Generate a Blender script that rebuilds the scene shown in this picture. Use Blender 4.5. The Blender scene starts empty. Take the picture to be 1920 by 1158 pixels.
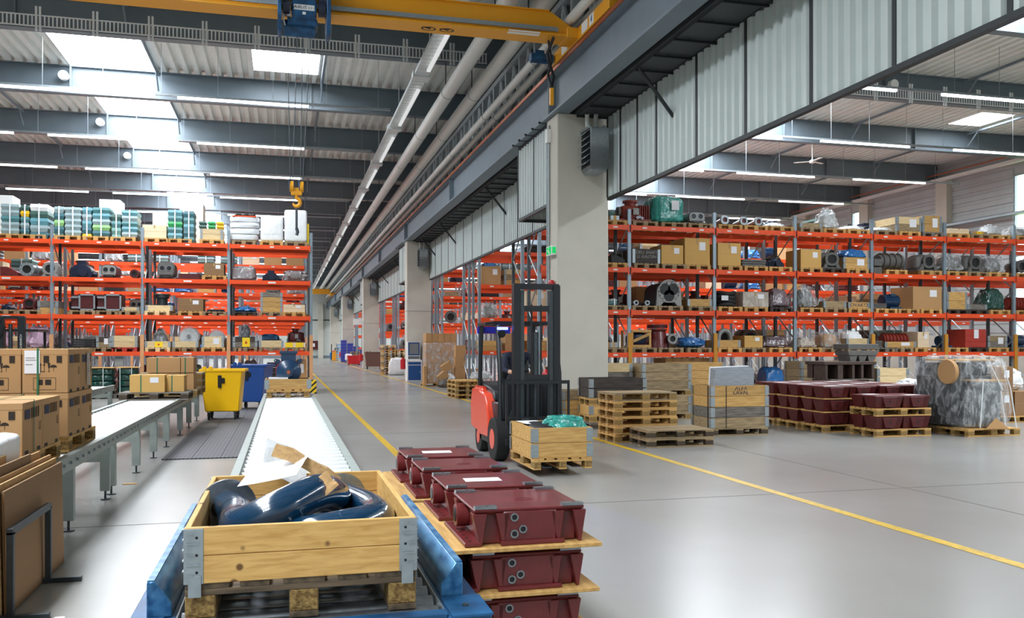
import bpy, bmesh, math, random
from mathutils import Vector, Matrix, noise
from math import pi, sin, cos, radians as R
random.seed(7)
S = bpy.context.scene
C = S.collection
# ------------------------------------------------------------------ camera
FPX, XV, HY, H = 1640.0, 532.0, 648.0, 1.7
TH = math.atan((960 - XV) / FPX)
cth, sth = cos(TH), sin(TH)
cam = bpy.data.cameras.new('camera')
cam.sensor_width = 36; cam.lens = FPX / 1920 * 36
cam.shift_y = (HY - 579) / 1920
cam.clip_end = 400; cam.clip_start = 0.05
camo = bpy.data.objects.new('camera', cam); C.objects.link(camo)
camo.location = (0, 0, H); camo.rotation_euler = (pi / 2, 0, -TH)
S.camera = camo
# ------------------------------------------------------------------ sky, exposure
W = bpy.data.worlds.new('sky'); S.world = W; W.use_nodes = True
bg = W.node_tree.nodes['Background']
bg.inputs[0].default_value = (0.86, 0.94, 1.0, 1); bg.inputs[1].default_value = 3.0
S.view_settings.view_transform = 'Standard'
try: S.view_settings.look = 'None'
except Exception: pass
S.view_settings.gamma = 1; S.view_settings.use_curve_mapping = False
S.view_settings.exposure = 0.4
S.cycles.use_denoising = True
W.cycles.sampling_method = 'NONE'
S.cycles.max_bounces = 8; S.cycles.diffuse_bounces = 4; S.cycles.glossy_bounces = 3
S.cycles.transparent_max_bounces = 12; S.cycles.transmission_bounces = 4
S.cycles.sample_clamp_indirect = 6
ROOFLIGHT = 19.0      # brightness of the daylit roof panes
LAMP = 5.0            # brightness of the strip lamps

# ------------------------------------------------------------------ picture measurements -> places in the hall
def ray(px, py):
    k = (px - 960) / FPX; m = (HY - py) / FPX
    return (k * cth + sth, -k * sth + cth, m)
def atY(px, py, Y):
    a = ray(px, py); q = Y / a[1]; return (q * a[0], Y, H + q * a[2])
def atX(px, py, X):
    a = ray(px, py); q = X / a[0]; return (X, q * a[1], H + q * a[2])
def atZ(px, py, Z):
    a = ray(px, py); q = (Z - H) / a[2]; return (q * a[0], q * a[1], Z)

# ------------------------------------------------------------------ materials
def lin(h):
    h = h.lstrip('#')
    o = []
    for i in (0, 2, 4):
        c = int(h[i:i + 2], 16) / 255
        o.append(c / 12.92 if c <= 0.04045 else ((c + 0.055) / 1.055) ** 2.4)
    return (*o, 1)
MATS = {}
def pm(name, hexc, rough=0.5, metal=0.0, var=0.0, scale=6.0, bump=0.0, coat=0.0, alpha=1.0, dark=None, rnd=0.0, stretch=None, emit=0.0, spec=None, bscale=None, trans=0.0):
    if name in MATS: return MATS[name]
    m = bpy.data.materials.new(name); m.use_nodes = True; MATS[name] = m
    nt = m.node_tree; N = nt.nodes; L = nt.links
    p = N['Principled BSDF']
    col = lin(hexc)
    p.inputs['Base Color'].default_value = col
    p.inputs['Roughness'].default_value = rough
    p.inputs['Metallic'].default_value = metal
    if coat: p.inputs['Coat Weight'].default_value = coat; p.inputs['Coat Roughness'].default_value = 0.08
    if alpha < 1: p.inputs['Alpha'].default_value = alpha
    if trans: p.inputs['Transmission Weight'].default_value = trans
    if spec is not None: p.inputs['Specular IOR Level'].default_value = spec
    if emit:
        p.inputs['Emission Color'].default_value = col; p.inputs['Emission Strength'].default_value = emit
    src = None
    if var or bump:
        tc = N.new('ShaderNodeTexCoord'); mp = N.new('ShaderNodeMapping')
        L.new(tc.outputs['Object'], mp.inputs[0])
        if stretch: mp.inputs['Scale'].default_value = stretch
        nz = N.new('ShaderNodeTexNoise'); nz.inputs['Scale'].default_value = scale; nz.inputs['Detail'].default_value = 6
        L.new(mp.outputs[0], nz.inputs['Vector'])
    if var:
        rp = N.new('ShaderNodeValToRGB')
        rp.color_ramp.elements[0].position = 0.35; rp.color_ramp.elements[1].position = 0.65
        d = lin(dark) if dark else tuple([c * (1 - var) for c in col[:3]] + [1])
        rp.color_ramp.elements[0].color = d; rp.color_ramp.elements[1].color = col
        L.new(nz.outputs['Fac'], rp.inputs[0]); src = rp.outputs[0]
    if rnd:
        oi = N.new('ShaderNodeObjectInfo'); mr = N.new('ShaderNodeMapRange')
        mr.inputs['To Min'].default_value = 1 - rnd; mr.inputs['To Max'].default_value = 1 + rnd * 0.6
        L.new(oi.outputs['Random'], mr.inputs['Value'])
        mx = N.new('ShaderNodeMix'); mx.data_type = 'RGBA'; mx.blend_type = 'MULTIPLY'; mx.inputs['Factor'].default_value = 1
        if src: L.new(src, mx.inputs['A'])
        else: mx.inputs['A'].default_value = col
        L.new(mr.outputs[0], mx.inputs['B']); src = mx.outputs['Result']
    if src: L.new(src, p.inputs['Base Color'])
    if bump:
        bm = N.new('ShaderNodeBump'); bm.inputs['Strength'].default_value = bump; bm.inputs['Distance'].default_value = 0.02
        n2 = nz
        if bscale:
            n2 = N.new('ShaderNodeTexNoise'); n2.inputs['Scale'].default_value = bscale; L.new(mp.outputs[0], n2.inputs['Vector'])
        L.new(n2.outputs['Fac'], bm.inputs['Height']); L.new(bm.outputs[0], p.inputs['Normal'])
    return m
def emis(name, hexc, s, sampled=False):
    if name in MATS: return MATS[name]
    m = bpy.data.materials.new(name); m.use_nodes = True; MATS[name] = m
    m.cycles.emission_sampling = 'FRONT' if sampled else 'NONE'
    N = m.node_tree.nodes; L = m.node_tree.links
    N.remove(N['Principled BSDF'])
    e = N.new('ShaderNodeEmission'); e.inputs[0].default_value = lin(hexc); e.inputs[1].default_value = s
    L.new(e.outputs[0], N['Material Output'].inputs[0]); return m
def film(name, hexc, alpha, rough=0.16, scale=5, bump=0.9):
    """plastic sheet: mostly clear, milky and shiny along its folds"""
    if name in MATS: return MATS[name]
    m = pm(name, hexc, rough=rough, spec=0.7)
    N = m.node_tree.nodes; L = m.node_tree.links; p = N['Principled BSDF']
    tc = N.new('ShaderNodeTexCoord'); nz = N.new('ShaderNodeTexNoise'); nz.inputs['Scale'].default_value = scale
    nz.inputs['Detail'].default_value = 3; nz.inputs['Distortion'].default_value = 0.7; nz.inputs['Roughness'].default_value = 0.45
    mp = N.new('ShaderNodeMapping'); mp.inputs['Scale'].default_value = (1.3, 1.3, 0.7); L.new(tc.outputs['Object'], mp.inputs[0]); L.new(mp.outputs[0], nz.inputs['Vector'])
    bm = N.new('ShaderNodeBump'); bm.inputs['Strength'].default_value = bump; bm.inputs['Distance'].default_value = 0.05
    L.new(nz.outputs['Fac'], bm.inputs['Height']); L.new(bm.outputs[0], p.inputs['Normal'])
    if alpha < 1:
        r = N.new('ShaderNodeMapRange'); r.inputs['From Min'].default_value = 0.42; r.inputs['From Max'].default_value = 0.68
        r.inputs['To Min'].default_value = max(0, alpha * 1.6 - 0.6) if alpha > 0.5 else alpha * 0.35; r.inputs['To Max'].default_value = min(1, alpha * 1.5)
        L.new(nz.outputs['Fac'], r.inputs['Value']); L.new(r.outputs[0], p.inputs['Alpha'])
    return m
def steel_perf(name, hexc, pitch=0.05):
    """galvanised rack post: slotted holes as dark marks down the face"""
    if name in MATS: return MATS[name]
    m = pm(name, hexc, rough=0.45, metal=0.55, rnd=0.1)
    N = m.node_tree.nodes; L = m.node_tree.links; p = N['Principled BSDF']
    tc = N.new('ShaderNodeTexCoord'); sp = N.new('ShaderNodeSeparateXYZ'); L.new(tc.outputs['Object'], sp.inputs[0])
    def mt(op, a, b=None):
        n = N.new('ShaderNodeMath'); n.operation = op
        for i, v in ((0, a), (1, b)):
            if v is None: continue
            if isinstance(v, (int, float)): n.inputs[i].default_value = v
            else: L.new(v, n.inputs[i])
        return n.outputs[0]
    fz = mt('FRACT', mt('MULTIPLY', sp.outputs[2], 1 / pitch))
    inz = mt('LESS_THAN', mt('ABSOLUTE', mt('SUBTRACT', fz, 0.5)), 0.24)
    ax = mt('ABSOLUTE', sp.outputs[0])
    inx = mt('LESS_THAN', mt('ABSOLUTE', mt('SUBTRACT', ax, 0.025)), 0.009)
    hole = mt('MULTIPLY', inz, inx)
    mx = N.new('ShaderNodeMix'); mx.data_type = 'RGBA'
    mx.inputs['A'].default_value = lin(hexc); mx.inputs['B'].default_value = (0.012, 0.012, 0.014, 1)
    L.new(hole, mx.inputs['Factor']); L.new(mx.outputs['Result'], p.inputs['Base Color'])
    return m

M = {}
M['steel_post'] = steel_perf('galvanised_post', '9fb0bb')
M['steel'] = pm('galvanised_steel', 'a9b3b8', 0.4, 0.7, 0.15, 20)
M['galv'] = pm('bright_galvanised', 'dde2e3', 0.4, 0.15, 0.08, 20)
M['steel_dark'] = pm('dark_steel', '4d5459', 0.45, 0.6, 0.2, 14)
M['roller'] = pm('zinc_roller', 'eef1f0', 0.32, 0.35)
M['grey_paint'] = pm('grey_frame_paint', '9aa39e', 0.45, 0, 0.1, 9)
M['beam_grey'] = pm('blue_grey_beam_paint', '75828c', 0.5, 0, 0.08, 3)
M['roof_steel'] = pm('roof_beam_paint', '66737c', 0.5, 0, 0.06, 3)
M['beam_dark'] = pm('dark_beam_paint', '3c4245', 0.6)
M['black_trim'] = pm('black_trim', '1d2427', 0.5)
M['deck'] = pm('roof_deck_sheet', 'f0f2ee', 0.5, 0.0, 0.06, 2)
M['panel'] = pm('corrugated_panel', 'c3cdca', 0.42, 0.15, 0.05, 2)
M['orange'] = pm('rack_orange', 'f0511c', 0.42, 0, 0.06, 8)
M['tan_guard'] = pm('tan_post_guard', 'd9a070', 0.6, 0, 0.08, 6)
M['yellow_guard'] = pm('yellow_post_guard', 'c98c2c', 0.6, 0, 0.08, 6)
M['crane_yellow'] = pm('crane_yellow', 'eda41f', 0.4)
M['black'] = pm('black_plastic', '141618', 0.45)
M['rubber'] = pm('black_rubber', '1a1b1c', 0.8)
M['white'] = pm('white_paint', 'eceeec', 0.5)
M['paper'] = pm('white_paper', 'e6e6ea', 0.7)
M['pipe'] = pm('pipe_cover', 'd6d8d4', 0.4, 0, 0.04, 2)
M['concrete'] = pm('precast_concrete', 'cdc9bc', 0.7, 0, 0.07, 1.6, 0.04)
M['wall'] = pm('wall_panel', 'c9cdc7', 0.6, 0, 0.04, 1)
M['blue_motor'] = pm('motor_blue', '163a5c', 0.3, 0, 0.1, 10, coat=0.4)
M['blue_gloss'] = pm('gloss_blue_enamel', '0a3452', 0.16, 0, 0.08, 5, coat=0.8)
M['navy'] = pm('navy_paint', '131d36', 0.4)
M['blue_machine'] = pm('scuffed_blue_paint', '1f5f8f', 0.42, 0.1, 0.45, 5, dark='12395c')
M['blue_rail'] = pm('scraped_blue_rail', '4a82ad', 0.3, 0.25, 0.6, 6, dark='174d7a', stretch=(4, 1, 4))
M['blue_edge'] = pm('worn_blue_paint', '6f9cc0', 0.4, 0.3, 0.5, 14, dark='1f5f8f')
M['oxide'] = pm('red_oxide_paint', '702628', 0.36, 0, 0.3, 7, 0.06, coat=0.2, bscale=60)
M['oxide_d'] = pm('red_oxide_dark', '55171a', 0.45, 0, 0.25, 9)
M['oxide_b'] = pm('red_oxide_bright', '8c3226', 0.45, 0, 0.2, 9)
M['mach'] = pm('machined_metal', '9aa0a6', 0.3, 0.85, 0.2, 30)
M['cast'] = pm('cast_iron_grey', '6c6b68', 0.6, 0.2, 0.25, 12, rnd=0.12)
M['cast_l'] = pm('cast_iron_light', '9a9a96', 0.55, 0.3, 0.25, 12)
M['cast_d'] = pm('cast_iron_dark', '2d2d2f', 0.6, 0.2, 0.25, 12)
M['carton'] = pm('corrugated_carton', 'b98f60', 0.8, 0, 0.06, 2, rnd=0.1)
M['carton_b'] = pm('brown_carton', '8f6d4b', 0.8, 0, 0.06, 2, rnd=0.08)
M['carton_l'] = pm('pale_carton', 'ead2b0', 0.8, 0, 0.05, 2, rnd=0.06)
M['carton_y'] = pm('yellowish_carton', 'd2a65f', 0.8, 0, 0.05, 2, rnd=0.06)
M['cardedge'] = pm('cardboard_edge', 'c8a06c', 0.85, 0, 0.3, 40)
M['tape'] = pm('packing_tape', 'b08f5c', 0.3)
M['green_strap'] = pm('green_strap', '1c6b4a', 0.35)
M['white_strap'] = pm('white_strap', 'e4e8ea', 0.4)
M['print'] = pm('carton_print', '2b2119', 0.8)
M['print_blue'] = pm('carton_blue_print', '35384f', 0.8)
def wood(n, a, b, sx=(1, 9, 9), rnd=0.16): return pm(n, a, 0.7, 0, 0.4, 3.2, 0.15, dark=b, stretch=sx, rnd=rnd)
M['wood'] = wood('pine_board', 'd2a866', 'b58a4c')
M['wood_y'] = wood('pine_board_along', 'd2a866', 'b58a4c', (9, 1, 9))
M['wood_g'] = wood('weathered_board', 'ab946f', '7c694c')
M['wood_gy'] = wood('weathered_board_along', 'ab946f', '7c694c', (9, 1, 9))
M['wood_old'] = wood('old_grey_board', '8a837a', '5b554c')
M['wood_oldy'] = wood('old_grey_board_along', '8a837a', '5b554c', (9, 1, 9))
M['wood_brown'] = wood('dark_brown_board', '75634c', '40362a')
M['wood_browny'] = wood('dark_brown_board_along', '75634c', '40362a', (9, 1, 9))
M['wood_d'] = wood('stained_dark_board', '4a4039', '2b2622')
M['wood_p'] = wood('pale_board', 'e6cfa2', 'd2b684')
M['wood_red'] = pm('red_painted_pallet', 'b5342a', 0.6, 0, 0.2, 5)
M['chip'] = pm('pressed_chip_block', 'a88a52', 0.85, 0, 0.5, 60, 0.5, dark='6e5229')
M['chip_d'] = pm('dark_pressed_block', '5b4c3c', 0.85, 0, 0.5, 60, 0.5, dark='352c22')
M['bin_yellow'] = pm('bin_yellow', 'ffc60a', 0.35)
M['bin_blue'] = pm('bin_blue', '24509c', 0.35)
M['bin_brown'] = pm('bin_brown', '6b4c42', 0.45)
M['red'] = pm('signal_red', 'c8202a', 0.35)
M['cab_blue'] = pm('cabinet_blue', '154a86', 0.4)
M['cab_grey'] = pm('cabinet_grey', '6a7074', 0.45, 0.3)
M['truck_orange'] = pm('truck_orange', 'e8492c', 0.3, 0, coat=0.3)
M['truck_black'] = pm('truck_black', '1b1f24', 0.4)
M['yellow_card'] = pm('yellow_notice', 'f7d21a', 0.6)
M['label'] = pm('rack_label', 'e9e4e2', 0.6)
M['line_yellow'] = pm('floor_line_yellow', 'dfb62a', 0.4, 0, 0.3, 12)
M['glass_dark'] = pm('dark_screen', '7c8486', 0.12)
M['teal'] = [pm('tray_' + h, h, 0.45) for h in ('4f8285', '8fa3a6', '3c6a74', '6f9a94', '93a8aa', '3f5f58', '5f95a0')]
for _m in M['teal']: M[_m.name] = _m
M['tray_white'] = pm('tray_white', 'e8e8e6', 0.45)
M['tray_yellow'] = pm('tray_yellow', 'e8b417', 0.45)
M['tray_green'] = pm('tray_green', '8ec07c', 0.45)
M['tray_vivid_green'] = pm('tray_vivid_green', '2f9a55', 0.45)
M['f_clear'] = film('clear_film', 'e8edf0', 0.36, scale=8)
M['f_thin'] = film('thin_stretch_film', 'eef2f5', 0.26, 0.1, 9, 1.0)
M['f_white'] = film('milky_film', 'eef1f2', 1.0, 0.3, 6, 0.5)
M['f_dull'] = film('translucent_sheet', 'cfd3d4', 0.6)
M['f_teal'] = film('teal_film', '3fa79b', 0.8)
M['f_green'] = film('green_film', '0f4a3e', 0.85, 0.15)
M['f_pink'] = film('pink_film', 'c9a7bd', 0.9, 0.15, 6, 1.0)
M['f_grey'] = film('grey_film', '8f8b8c', 0.85)
M['f_blue'] = film('blue_film', '2c6fb0', 0.95, 0.2)
M['f_beige'] = film('beige_film', 'c8beb2', 0.8)
M['f_mauve'] = film('mauve_film', '7f7276', 0.85)
M['green_bright'] = pm('sign_green', '1fae54', 0.4)
M['skin'] = pm('skin', 'c99a7c', 0.55)
M['cloth_navy'] = pm('navy_workwear', '1c2438', 0.85, 0, 0.2, 20)
M['cloth_dark'] = pm('dark_trousers', '16181f', 0.85)
M['hair'] = pm('brown_hair', '33241a', 0.8)
M['shoe'] = pm('black_boots', '101010', 0.6)
M['foam_sheet'] = pm('grey_foam_sheets', '9aa0a8', 0.6, 0, 0.3, 6, stretch=(1, 1, 14))
M['sack'] = pm('white_sack', 'dfe3e6', 0.35, 0, 0.08, 4, 0.3)
M['copper'] = pm('copper_rail', 'b0613c', 0.4, 0.5)
M['grass'] = pm('outdoor_green', '9bbf6a', 0.9, 0, 0.3, 3)

# ------------------------------------------------------------------ mesh builder
class MB:
    def __init__(s): s.v = []; s.f = []; s.m = []
    def add(s, vs, fs, m=0):
        b = len(s.v); s.v += [tuple(v) for v in vs]
        for f in fs: s.f.append(tuple(b + i for i in f)); s.m.append(m)
        return s
    def box(s, x0, y0, z0, x1, y1, z1, m=0, T=None):
        vs = [Vector(p) for p in ((x0, y0, z0), (x1, y0, z0), (x1, y1, z0), (x0, y1, z0), (x0, y0, z1), (x1, y0, z1), (x1, y1, z1), (x0, y1, z1))]
        if T is not None: vs = [T @ v for v in vs]
        return s.add(vs, [(0, 3, 2, 1), (4, 5, 6, 7), (0, 1, 5, 4), (1, 2, 6, 5), (2, 3, 7, 6), (3, 0, 4, 7)], m)
    def cbox(s, cx, cy, cz, w, d, h, m=0, T=None):
        return s.box(cx - w / 2, cy - d / 2, cz - h / 2, cx + w / 2, cy + d / 2, cz + h / 2, m, T)
    def frustum(s, x0, y0, x1, y1, z0, X0, Y0, X1, Y1, z1, m=0):
        vs = [(x0, y0, z0), (x1, y0, z0), (x1, y1, z0), (x0, y1, z0), (X0, Y0, z1), (X1, Y0, z1), (X1, Y1, z1), (X0, Y1, z1)]
        return s.add(vs, [(0, 3, 2, 1), (4, 5, 6, 7), (0, 1, 5, 4), (1, 2, 6, 5), (2, 3, 7, 6), (3, 0, 4, 7)], m)
    def prism(s, poly, axis, a, b, m=0):
        """extrude a closed 2-D outline (counter-clockwise) along x, y or z"""
        n = len(poly)
        def P(u, v, t): return {'x': (t, u, v), 'y': (u, t, v), 'z': (u, v, t)}[axis]
        vs = [P(u, v, a) for u, v in poly] + [P(u, v, b) for u, v in poly]
        fs = [tuple(range(n))[::-1], tuple(range(n, 2 * n))] + [(i, (i + 1) % n, n + (i + 1) % n, n + i) for i in range(n)]
        if axis == 'y': fs = [tuple(reversed(f)) for f in fs]
        return s.add(vs, fs, m)
    def cyl(s, p0, p1, r, n=12, m=0, r2=None, caps=True):
        p0 = Vector(p0); p1 = Vector(p1); d = (p1 - p0).normalized()
        a = d.orthogonal().normalized(); b = d.cross(a); r2 = r if r2 is None else r2
        vs = [p0 + (a * cos(2 * pi * i / n) + b * sin(2 * pi * i / n)) * r for i in range(n)] + [p1 + (a * cos(2 * pi * i / n) + b * sin(2 * pi * i / n)) * r2 for i in range(n)]
        fs = [(i, (i + 1) % n, n + (i + 1) % n, n + i) for i in range(n)]
        if caps: fs += [tuple(range(n))[::-1], tuple(range(n, 2 * n))]
        return s.add(vs, fs, m)
    def ring(s, p0, p1, ro, ri, n=20, m=0, mi=None, sq=1.0, sx=1.0):
        """a flange: annulus between p0 and p1 (sq stretches the outline across)"""
        p0 = Vector(p0); p1 = Vector(p1); d = (p1 - p0).normalized()
        a = Vector((1, 0, 0)) if abs(d.x) < 0.7 else Vector((0, 1, 0)); b = d.cross(a).normalized(); a = b.cross(d)
        vs = []
        for p in (p0, p1):
            for rr in (ro, ri):
                for i in range(n):
                    t = 2 * pi * i / n
                    ct = math.copysign(abs(cos(t)) ** sq, cos(t)); st = math.copysign(abs(sin(t)) ** sq, sin(t))
                    vs.append(p + a * ct * rr * sx + b * st * rr)
        fs = []
        for i in range(n):
            j = (i + 1) % n
            fs += [(i, n + i, n + j, j), (2 * n + i, 2 * n + j, 3 * n + j, 3 * n + i), (i, j, 2 * n + j, 2 * n + i)]
        s.add(vs, fs, m)
        b0 = len(s.v) - len(vs)
        for i in range(n):
            j = (i + 1) % n
            s.f.append((b0 + n + i, b0 + 3 * n + i, b0 + 3 * n + j, b0 + n + j)); s.m.append(m if mi is None else mi)
        return s
    def tube(s, pts, r, n=10, m=0, caps=True, rs=None):
        pts = [Vector(p) for p in pts]; up = None; rings = []
        for i, p in enumerate(pts):
            d = (pts[min(i + 1, len(pts) - 1)] - pts[max(i - 1, 0)]).normalized()
            if up is None: up = d.orthogonal().normalized()
            a = (up - d * up.dot(d)).normalized(); up = a; b = d.cross(a); rr = rs[i] if rs else r
            rings.append([p + (a * cos(2 * pi * k / n) + b * sin(2 * pi * k / n)) * rr for k in range(n)])
        vs = [v for g in rings for v in g]; fs = []
        for i in range(len(rings) - 1):
            for k in range(n):
                k2 = (k + 1) % n; fs.append((i * n + k, i * n + k2, (i + 1) * n + k2, (i + 1) * n + k))
        if caps: fs += [tuple(range(n))[::-1], tuple(range(len(vs) - n, len(vs)))]
        return s.add(vs, fs, m)
    def lathe(s, prof, n=16, m=0, T=None):
        vs = []; fs = []
        for r, z in prof:
            for i in range(n): vs.append(Vector((r * cos(2 * pi * i / n), r * sin(2 * pi * i / n), z)))
        for j in range(len(prof) - 1):
            for i in range(n):
                k = (i + 1) % n; fs.append((j * n + i, j * n + k, (j + 1) * n + k, (j + 1) * n + i))
        fs += [tuple(range(n))[::-1], tuple(range(len(vs) - n, len(vs)))]
        if T is not None: vs = [T @ v for v in vs]
        return s.add(vs, fs, m)
    def blob(s, cx, cy, z0, w, d, h, m=0, p=0.45, amp=0.06, seed=0, nu=22, nv=12, freq=4.0, top=1.0):
        """soft boxy lump with folds; p: 1 round .. 0.3 boxy, top: how far it keeps its width upward"""
        vs = []; fs = []
        for j in range(nv + 1):
            ph = -pi / 2 + pi * j / nv
            cp = abs(cos(ph)) ** p; sp = math.copysign(abs(sin(ph)) ** p, sin(ph))
            k = 1 - (1 - top) * (sp + 1) / 2
            for i in range(nu):
                t = 2 * pi * i / nu
                x = math.copysign(abs(cos(t)) ** p, cos(t)) * cp * w / 2 * k; y = math.copysign(abs(sin(t)) ** p, sin(t)) * cp * d / 2 * k
                z = (sp + 1) / 2 * h
                q = Vector((x, y, z)); nn = noise.noise((q + Vector((seed, seed * 2.3, 0))) * freq) + 0.5 * noise.noise((q + Vector((0, seed, 5))) * freq * 2.7)
                dd = amp * nn * (1 if j > 0 else 0)
                nrm = Vector((x, y, (z - h / 2) * 0.6)).normalized()
                q = q + nrm * dd; q.z = max(q.z, 0)
                vs.append((cx + q.x, cy + q.y, z0 + q.z))
        for j in range(nv):
            for i in range(nu):
                k = (i + 1) % nu; fs.append((j * nu + i, j * nu + k, (j + 1) * nu + k, (j + 1) * nu + i))
        return s.add(vs, fs, m)
    def mesh(s, name, mats, bevel=0, smooth=True, seg=1):
        me = bpy.data.meshes.new(name); me.from_pydata(s.v, [], s.f)
        for k in mats: me.materials.append(k)
        for i, p in enumerate(me.polygons): p.material_index = s.m[i]
        if bevel or True:
            bm = bmesh.new(); bm.from_mesh(me)
            bmesh.ops.recalc_face_normals(bm, faces=bm.faces) if len(bm.faces) < 20000 else None
            if bevel:
                bmesh.ops.remove_doubles(bm, verts=bm.verts, dist=1e-5)
                ed = [e for e in bm.edges if len(e.link_faces) == 2 and e.calc_face_angle(0) > 0.6]
                bmesh.ops.bevel(bm, geom=ed, offset=bevel, segments=seg, affect='EDGES', clamp_overlap=True)
            bm.to_mesh(me); bm.free()
        if smooth:
            for p in me.polygons: p.use_smooth = True
            me.set_sharp_from_angle(angle=R(34))
        me.update(); return me

CACHE = {}
def cached(key, fn):
    if key not in CACHE: CACHE[key] = fn()
    return CACHE[key]
def link(name, me, parent=None, loc=(0, 0, 0), rot=(0, 0, 0), scale=None):
    o = bpy.data.objects.new(name, me); C.objects.link(o)
    o.location = loc; o.rotation_euler = rot if isinstance(rot, tuple) else (0, 0, rot)
    if scale: o.scale = scale
    if parent: o.parent = parent
    return o
def tag(o, label=None, cat=None, group=None, kind=None):
    if label: o['label'] = label
    if cat: o['category'] = cat
    if group: o['group'] = group
    if kind: o['kind'] = kind
    return o
def thing(name, label, cat, loc=(0, 0, 0), rot=0, group=None):
    o = bpy.data.objects.new(name, None); C.objects.link(o); o.empty_display_size = 0.1
    o.location = loc; o.rotation_euler = rot if isinstance(rot, tuple) else (0, 0, rot)
    return tag(o, label, cat, group)
def part(name, mb, mats, parent, loc=(0, 0, 0), rot=(0, 0, 0), bevel=0, seg=1, label=None, kind=None, smooth=True):
    me = mb.mesh(name, mats if isinstance(mats, list) else [mats], bevel, smooth, seg)
    o = link(name, me, parent, loc, rot)
    if label: o['label'] = label
    if kind: o['kind'] = kind
    return o
def struct(name, mb, mats, parent=None, **k):
    o = part(name, mb, mats, parent, **k)
    if parent is None: o['kind'] = 'structure'
    return o
def text(name, s, size, mat, parent, loc, rot, depth=0.001, align='CENTER', sx=1.0, shear=0.0):
    c = bpy.data.curves.new(name, 'FONT'); c.body = s; c.size = size; c.extrude = depth; c.align_x = align; c.align_y = 'CENTER'
    c.shear = shear; c.resolution_u = 3; c.materials.append(mat)
    tmp = bpy.data.objects.new(name, c); me = bpy.data.meshes.new_from_object(tmp); bpy.data.objects.remove(tmp)
    if not me.materials: me.materials.append(mat)
    o = bpy.data.objects.new(name, me); C.objects.link(o); o.location = loc; o.rotation_euler = rot; o.scale = (sx, 1, 1); o.parent = parent
    return o
# ================================================================== SETTING
XL, XD, XR, Y0, Y1 = -24.0, 6.6, 31.8, -12.0, 124.5
PY = [18.45 + 24.4 * k for k in range(-1, 5)]        # front faces of the concrete columns
BY = [18.85 + 6.1 * k for k in range(-5, 18)]        # roof beams
def floor_mat():
    m = pm('polished_concrete_floor', '9c9b97', 0.24, spec=0.36)
    N = m.node_tree.nodes; L = m.node_tree.links; p = N['Principled BSDF']
    tc = N.new('ShaderNodeTexCoord')
    a = N.new('ShaderNodeTexNoise'); a.inputs['Scale'].default_value = 0.35; a.inputs['Detail'].default_value = 5; a.inputs['Roughness'].default_value = 0.5
    L.new(tc.outputs['Object'], a.inputs['Vector'])
    r = N.new('ShaderNodeValToRGB'); r.color_ramp.elements[0].position = 0.25; r.color_ramp.elements[1].position = 0.8
    r.color_ramp.elements[0].color = lin('8d8c87'); r.color_ramp.elements[1].color = lin('9a9a97')
    L.new(a.outputs['Fac'], r.inputs[0]); L.new(r.outputs[0], p.inputs['Base Color'])
    q = N.new('ShaderNodeMapRange'); q.inputs['To Min'].default_value = 0.19; q.inputs['To Max'].default_value = 0.30
    L.new(a.outputs['Fac'], q.inputs['Value']); L.new(q.outputs[0], p.inputs['Roughness'])
    b = N.new('ShaderNodeTexNoise'); b.inputs['Scale'].default_value = 5; L.new(tc.outputs['Object'], b.inputs['Vector'])
    bm = N.new('ShaderNodeBump'); bm.inputs['Strength'].default_value = 0.04; bm.inputs['Distance'].default_value = 0.02
    L.new(b.outputs['Fac'], bm.inputs['Height']); L.new(bm.outputs[0], p.inputs['Normal'])
    return m
M['floor'] = floor_mat()
floor = struct('floor', MB().box(XL, Y0, -0.2, XR, Y1, 0), M['floor'])
M['joint'] = pm('saw_cut_joint', '55534f', 0.8)
for x in (-9.6, 7.2, 19.4): part('floor_joint', MB().box(x - 0.006, Y0, 0.0005, x + 0.006, Y1, 0.0015), M['joint'], floor)
for k in range(-2, 12): part('floor_joint', MB().box(XL, 8.95 + 8.1 * k - 0.006, 0.0005, XR, 8.95 + 8.1 * k + 0.006, 0.0015), M['joint'], floor)
part('painted_line', MB().box(5.46, Y0, 0.002, 5.58, 110, 0.003), M['line_yellow'], floor)
part('painted_line', MB().box(1.66, 7.0, 0.002, 1.78, 110, 0.003), M['line_yellow'], floor)
# outer walls
struct('wall_left', MB().box(XL - 0.2, Y0, 0, XL, Y1, 11.2), M['wall'])
wf = struct('wall_front', MB().box(XL, Y0 - 0.2, 0, XR, Y0, 11.2), M['wall'])
wb = struct('wall_back', MB().box(XL, Y1, 0, XR, Y1 + 0.2, 11.2), M['wall'])
part('wall_trim', MB().box(XL, Y1 - 0.06, 0, XR, Y1, 0.35), M['beam_grey'], wb)
part('wall_trim', MB().box(XL, Y1 - 0.08, 5.2, XR, Y1, 5.35), M['steel_dark'], wb)
part('wall_post', MB().box(4.6, Y1 - 0.5, 0, 5.3, Y1, 7.5), M['concrete'], wb)
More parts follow.
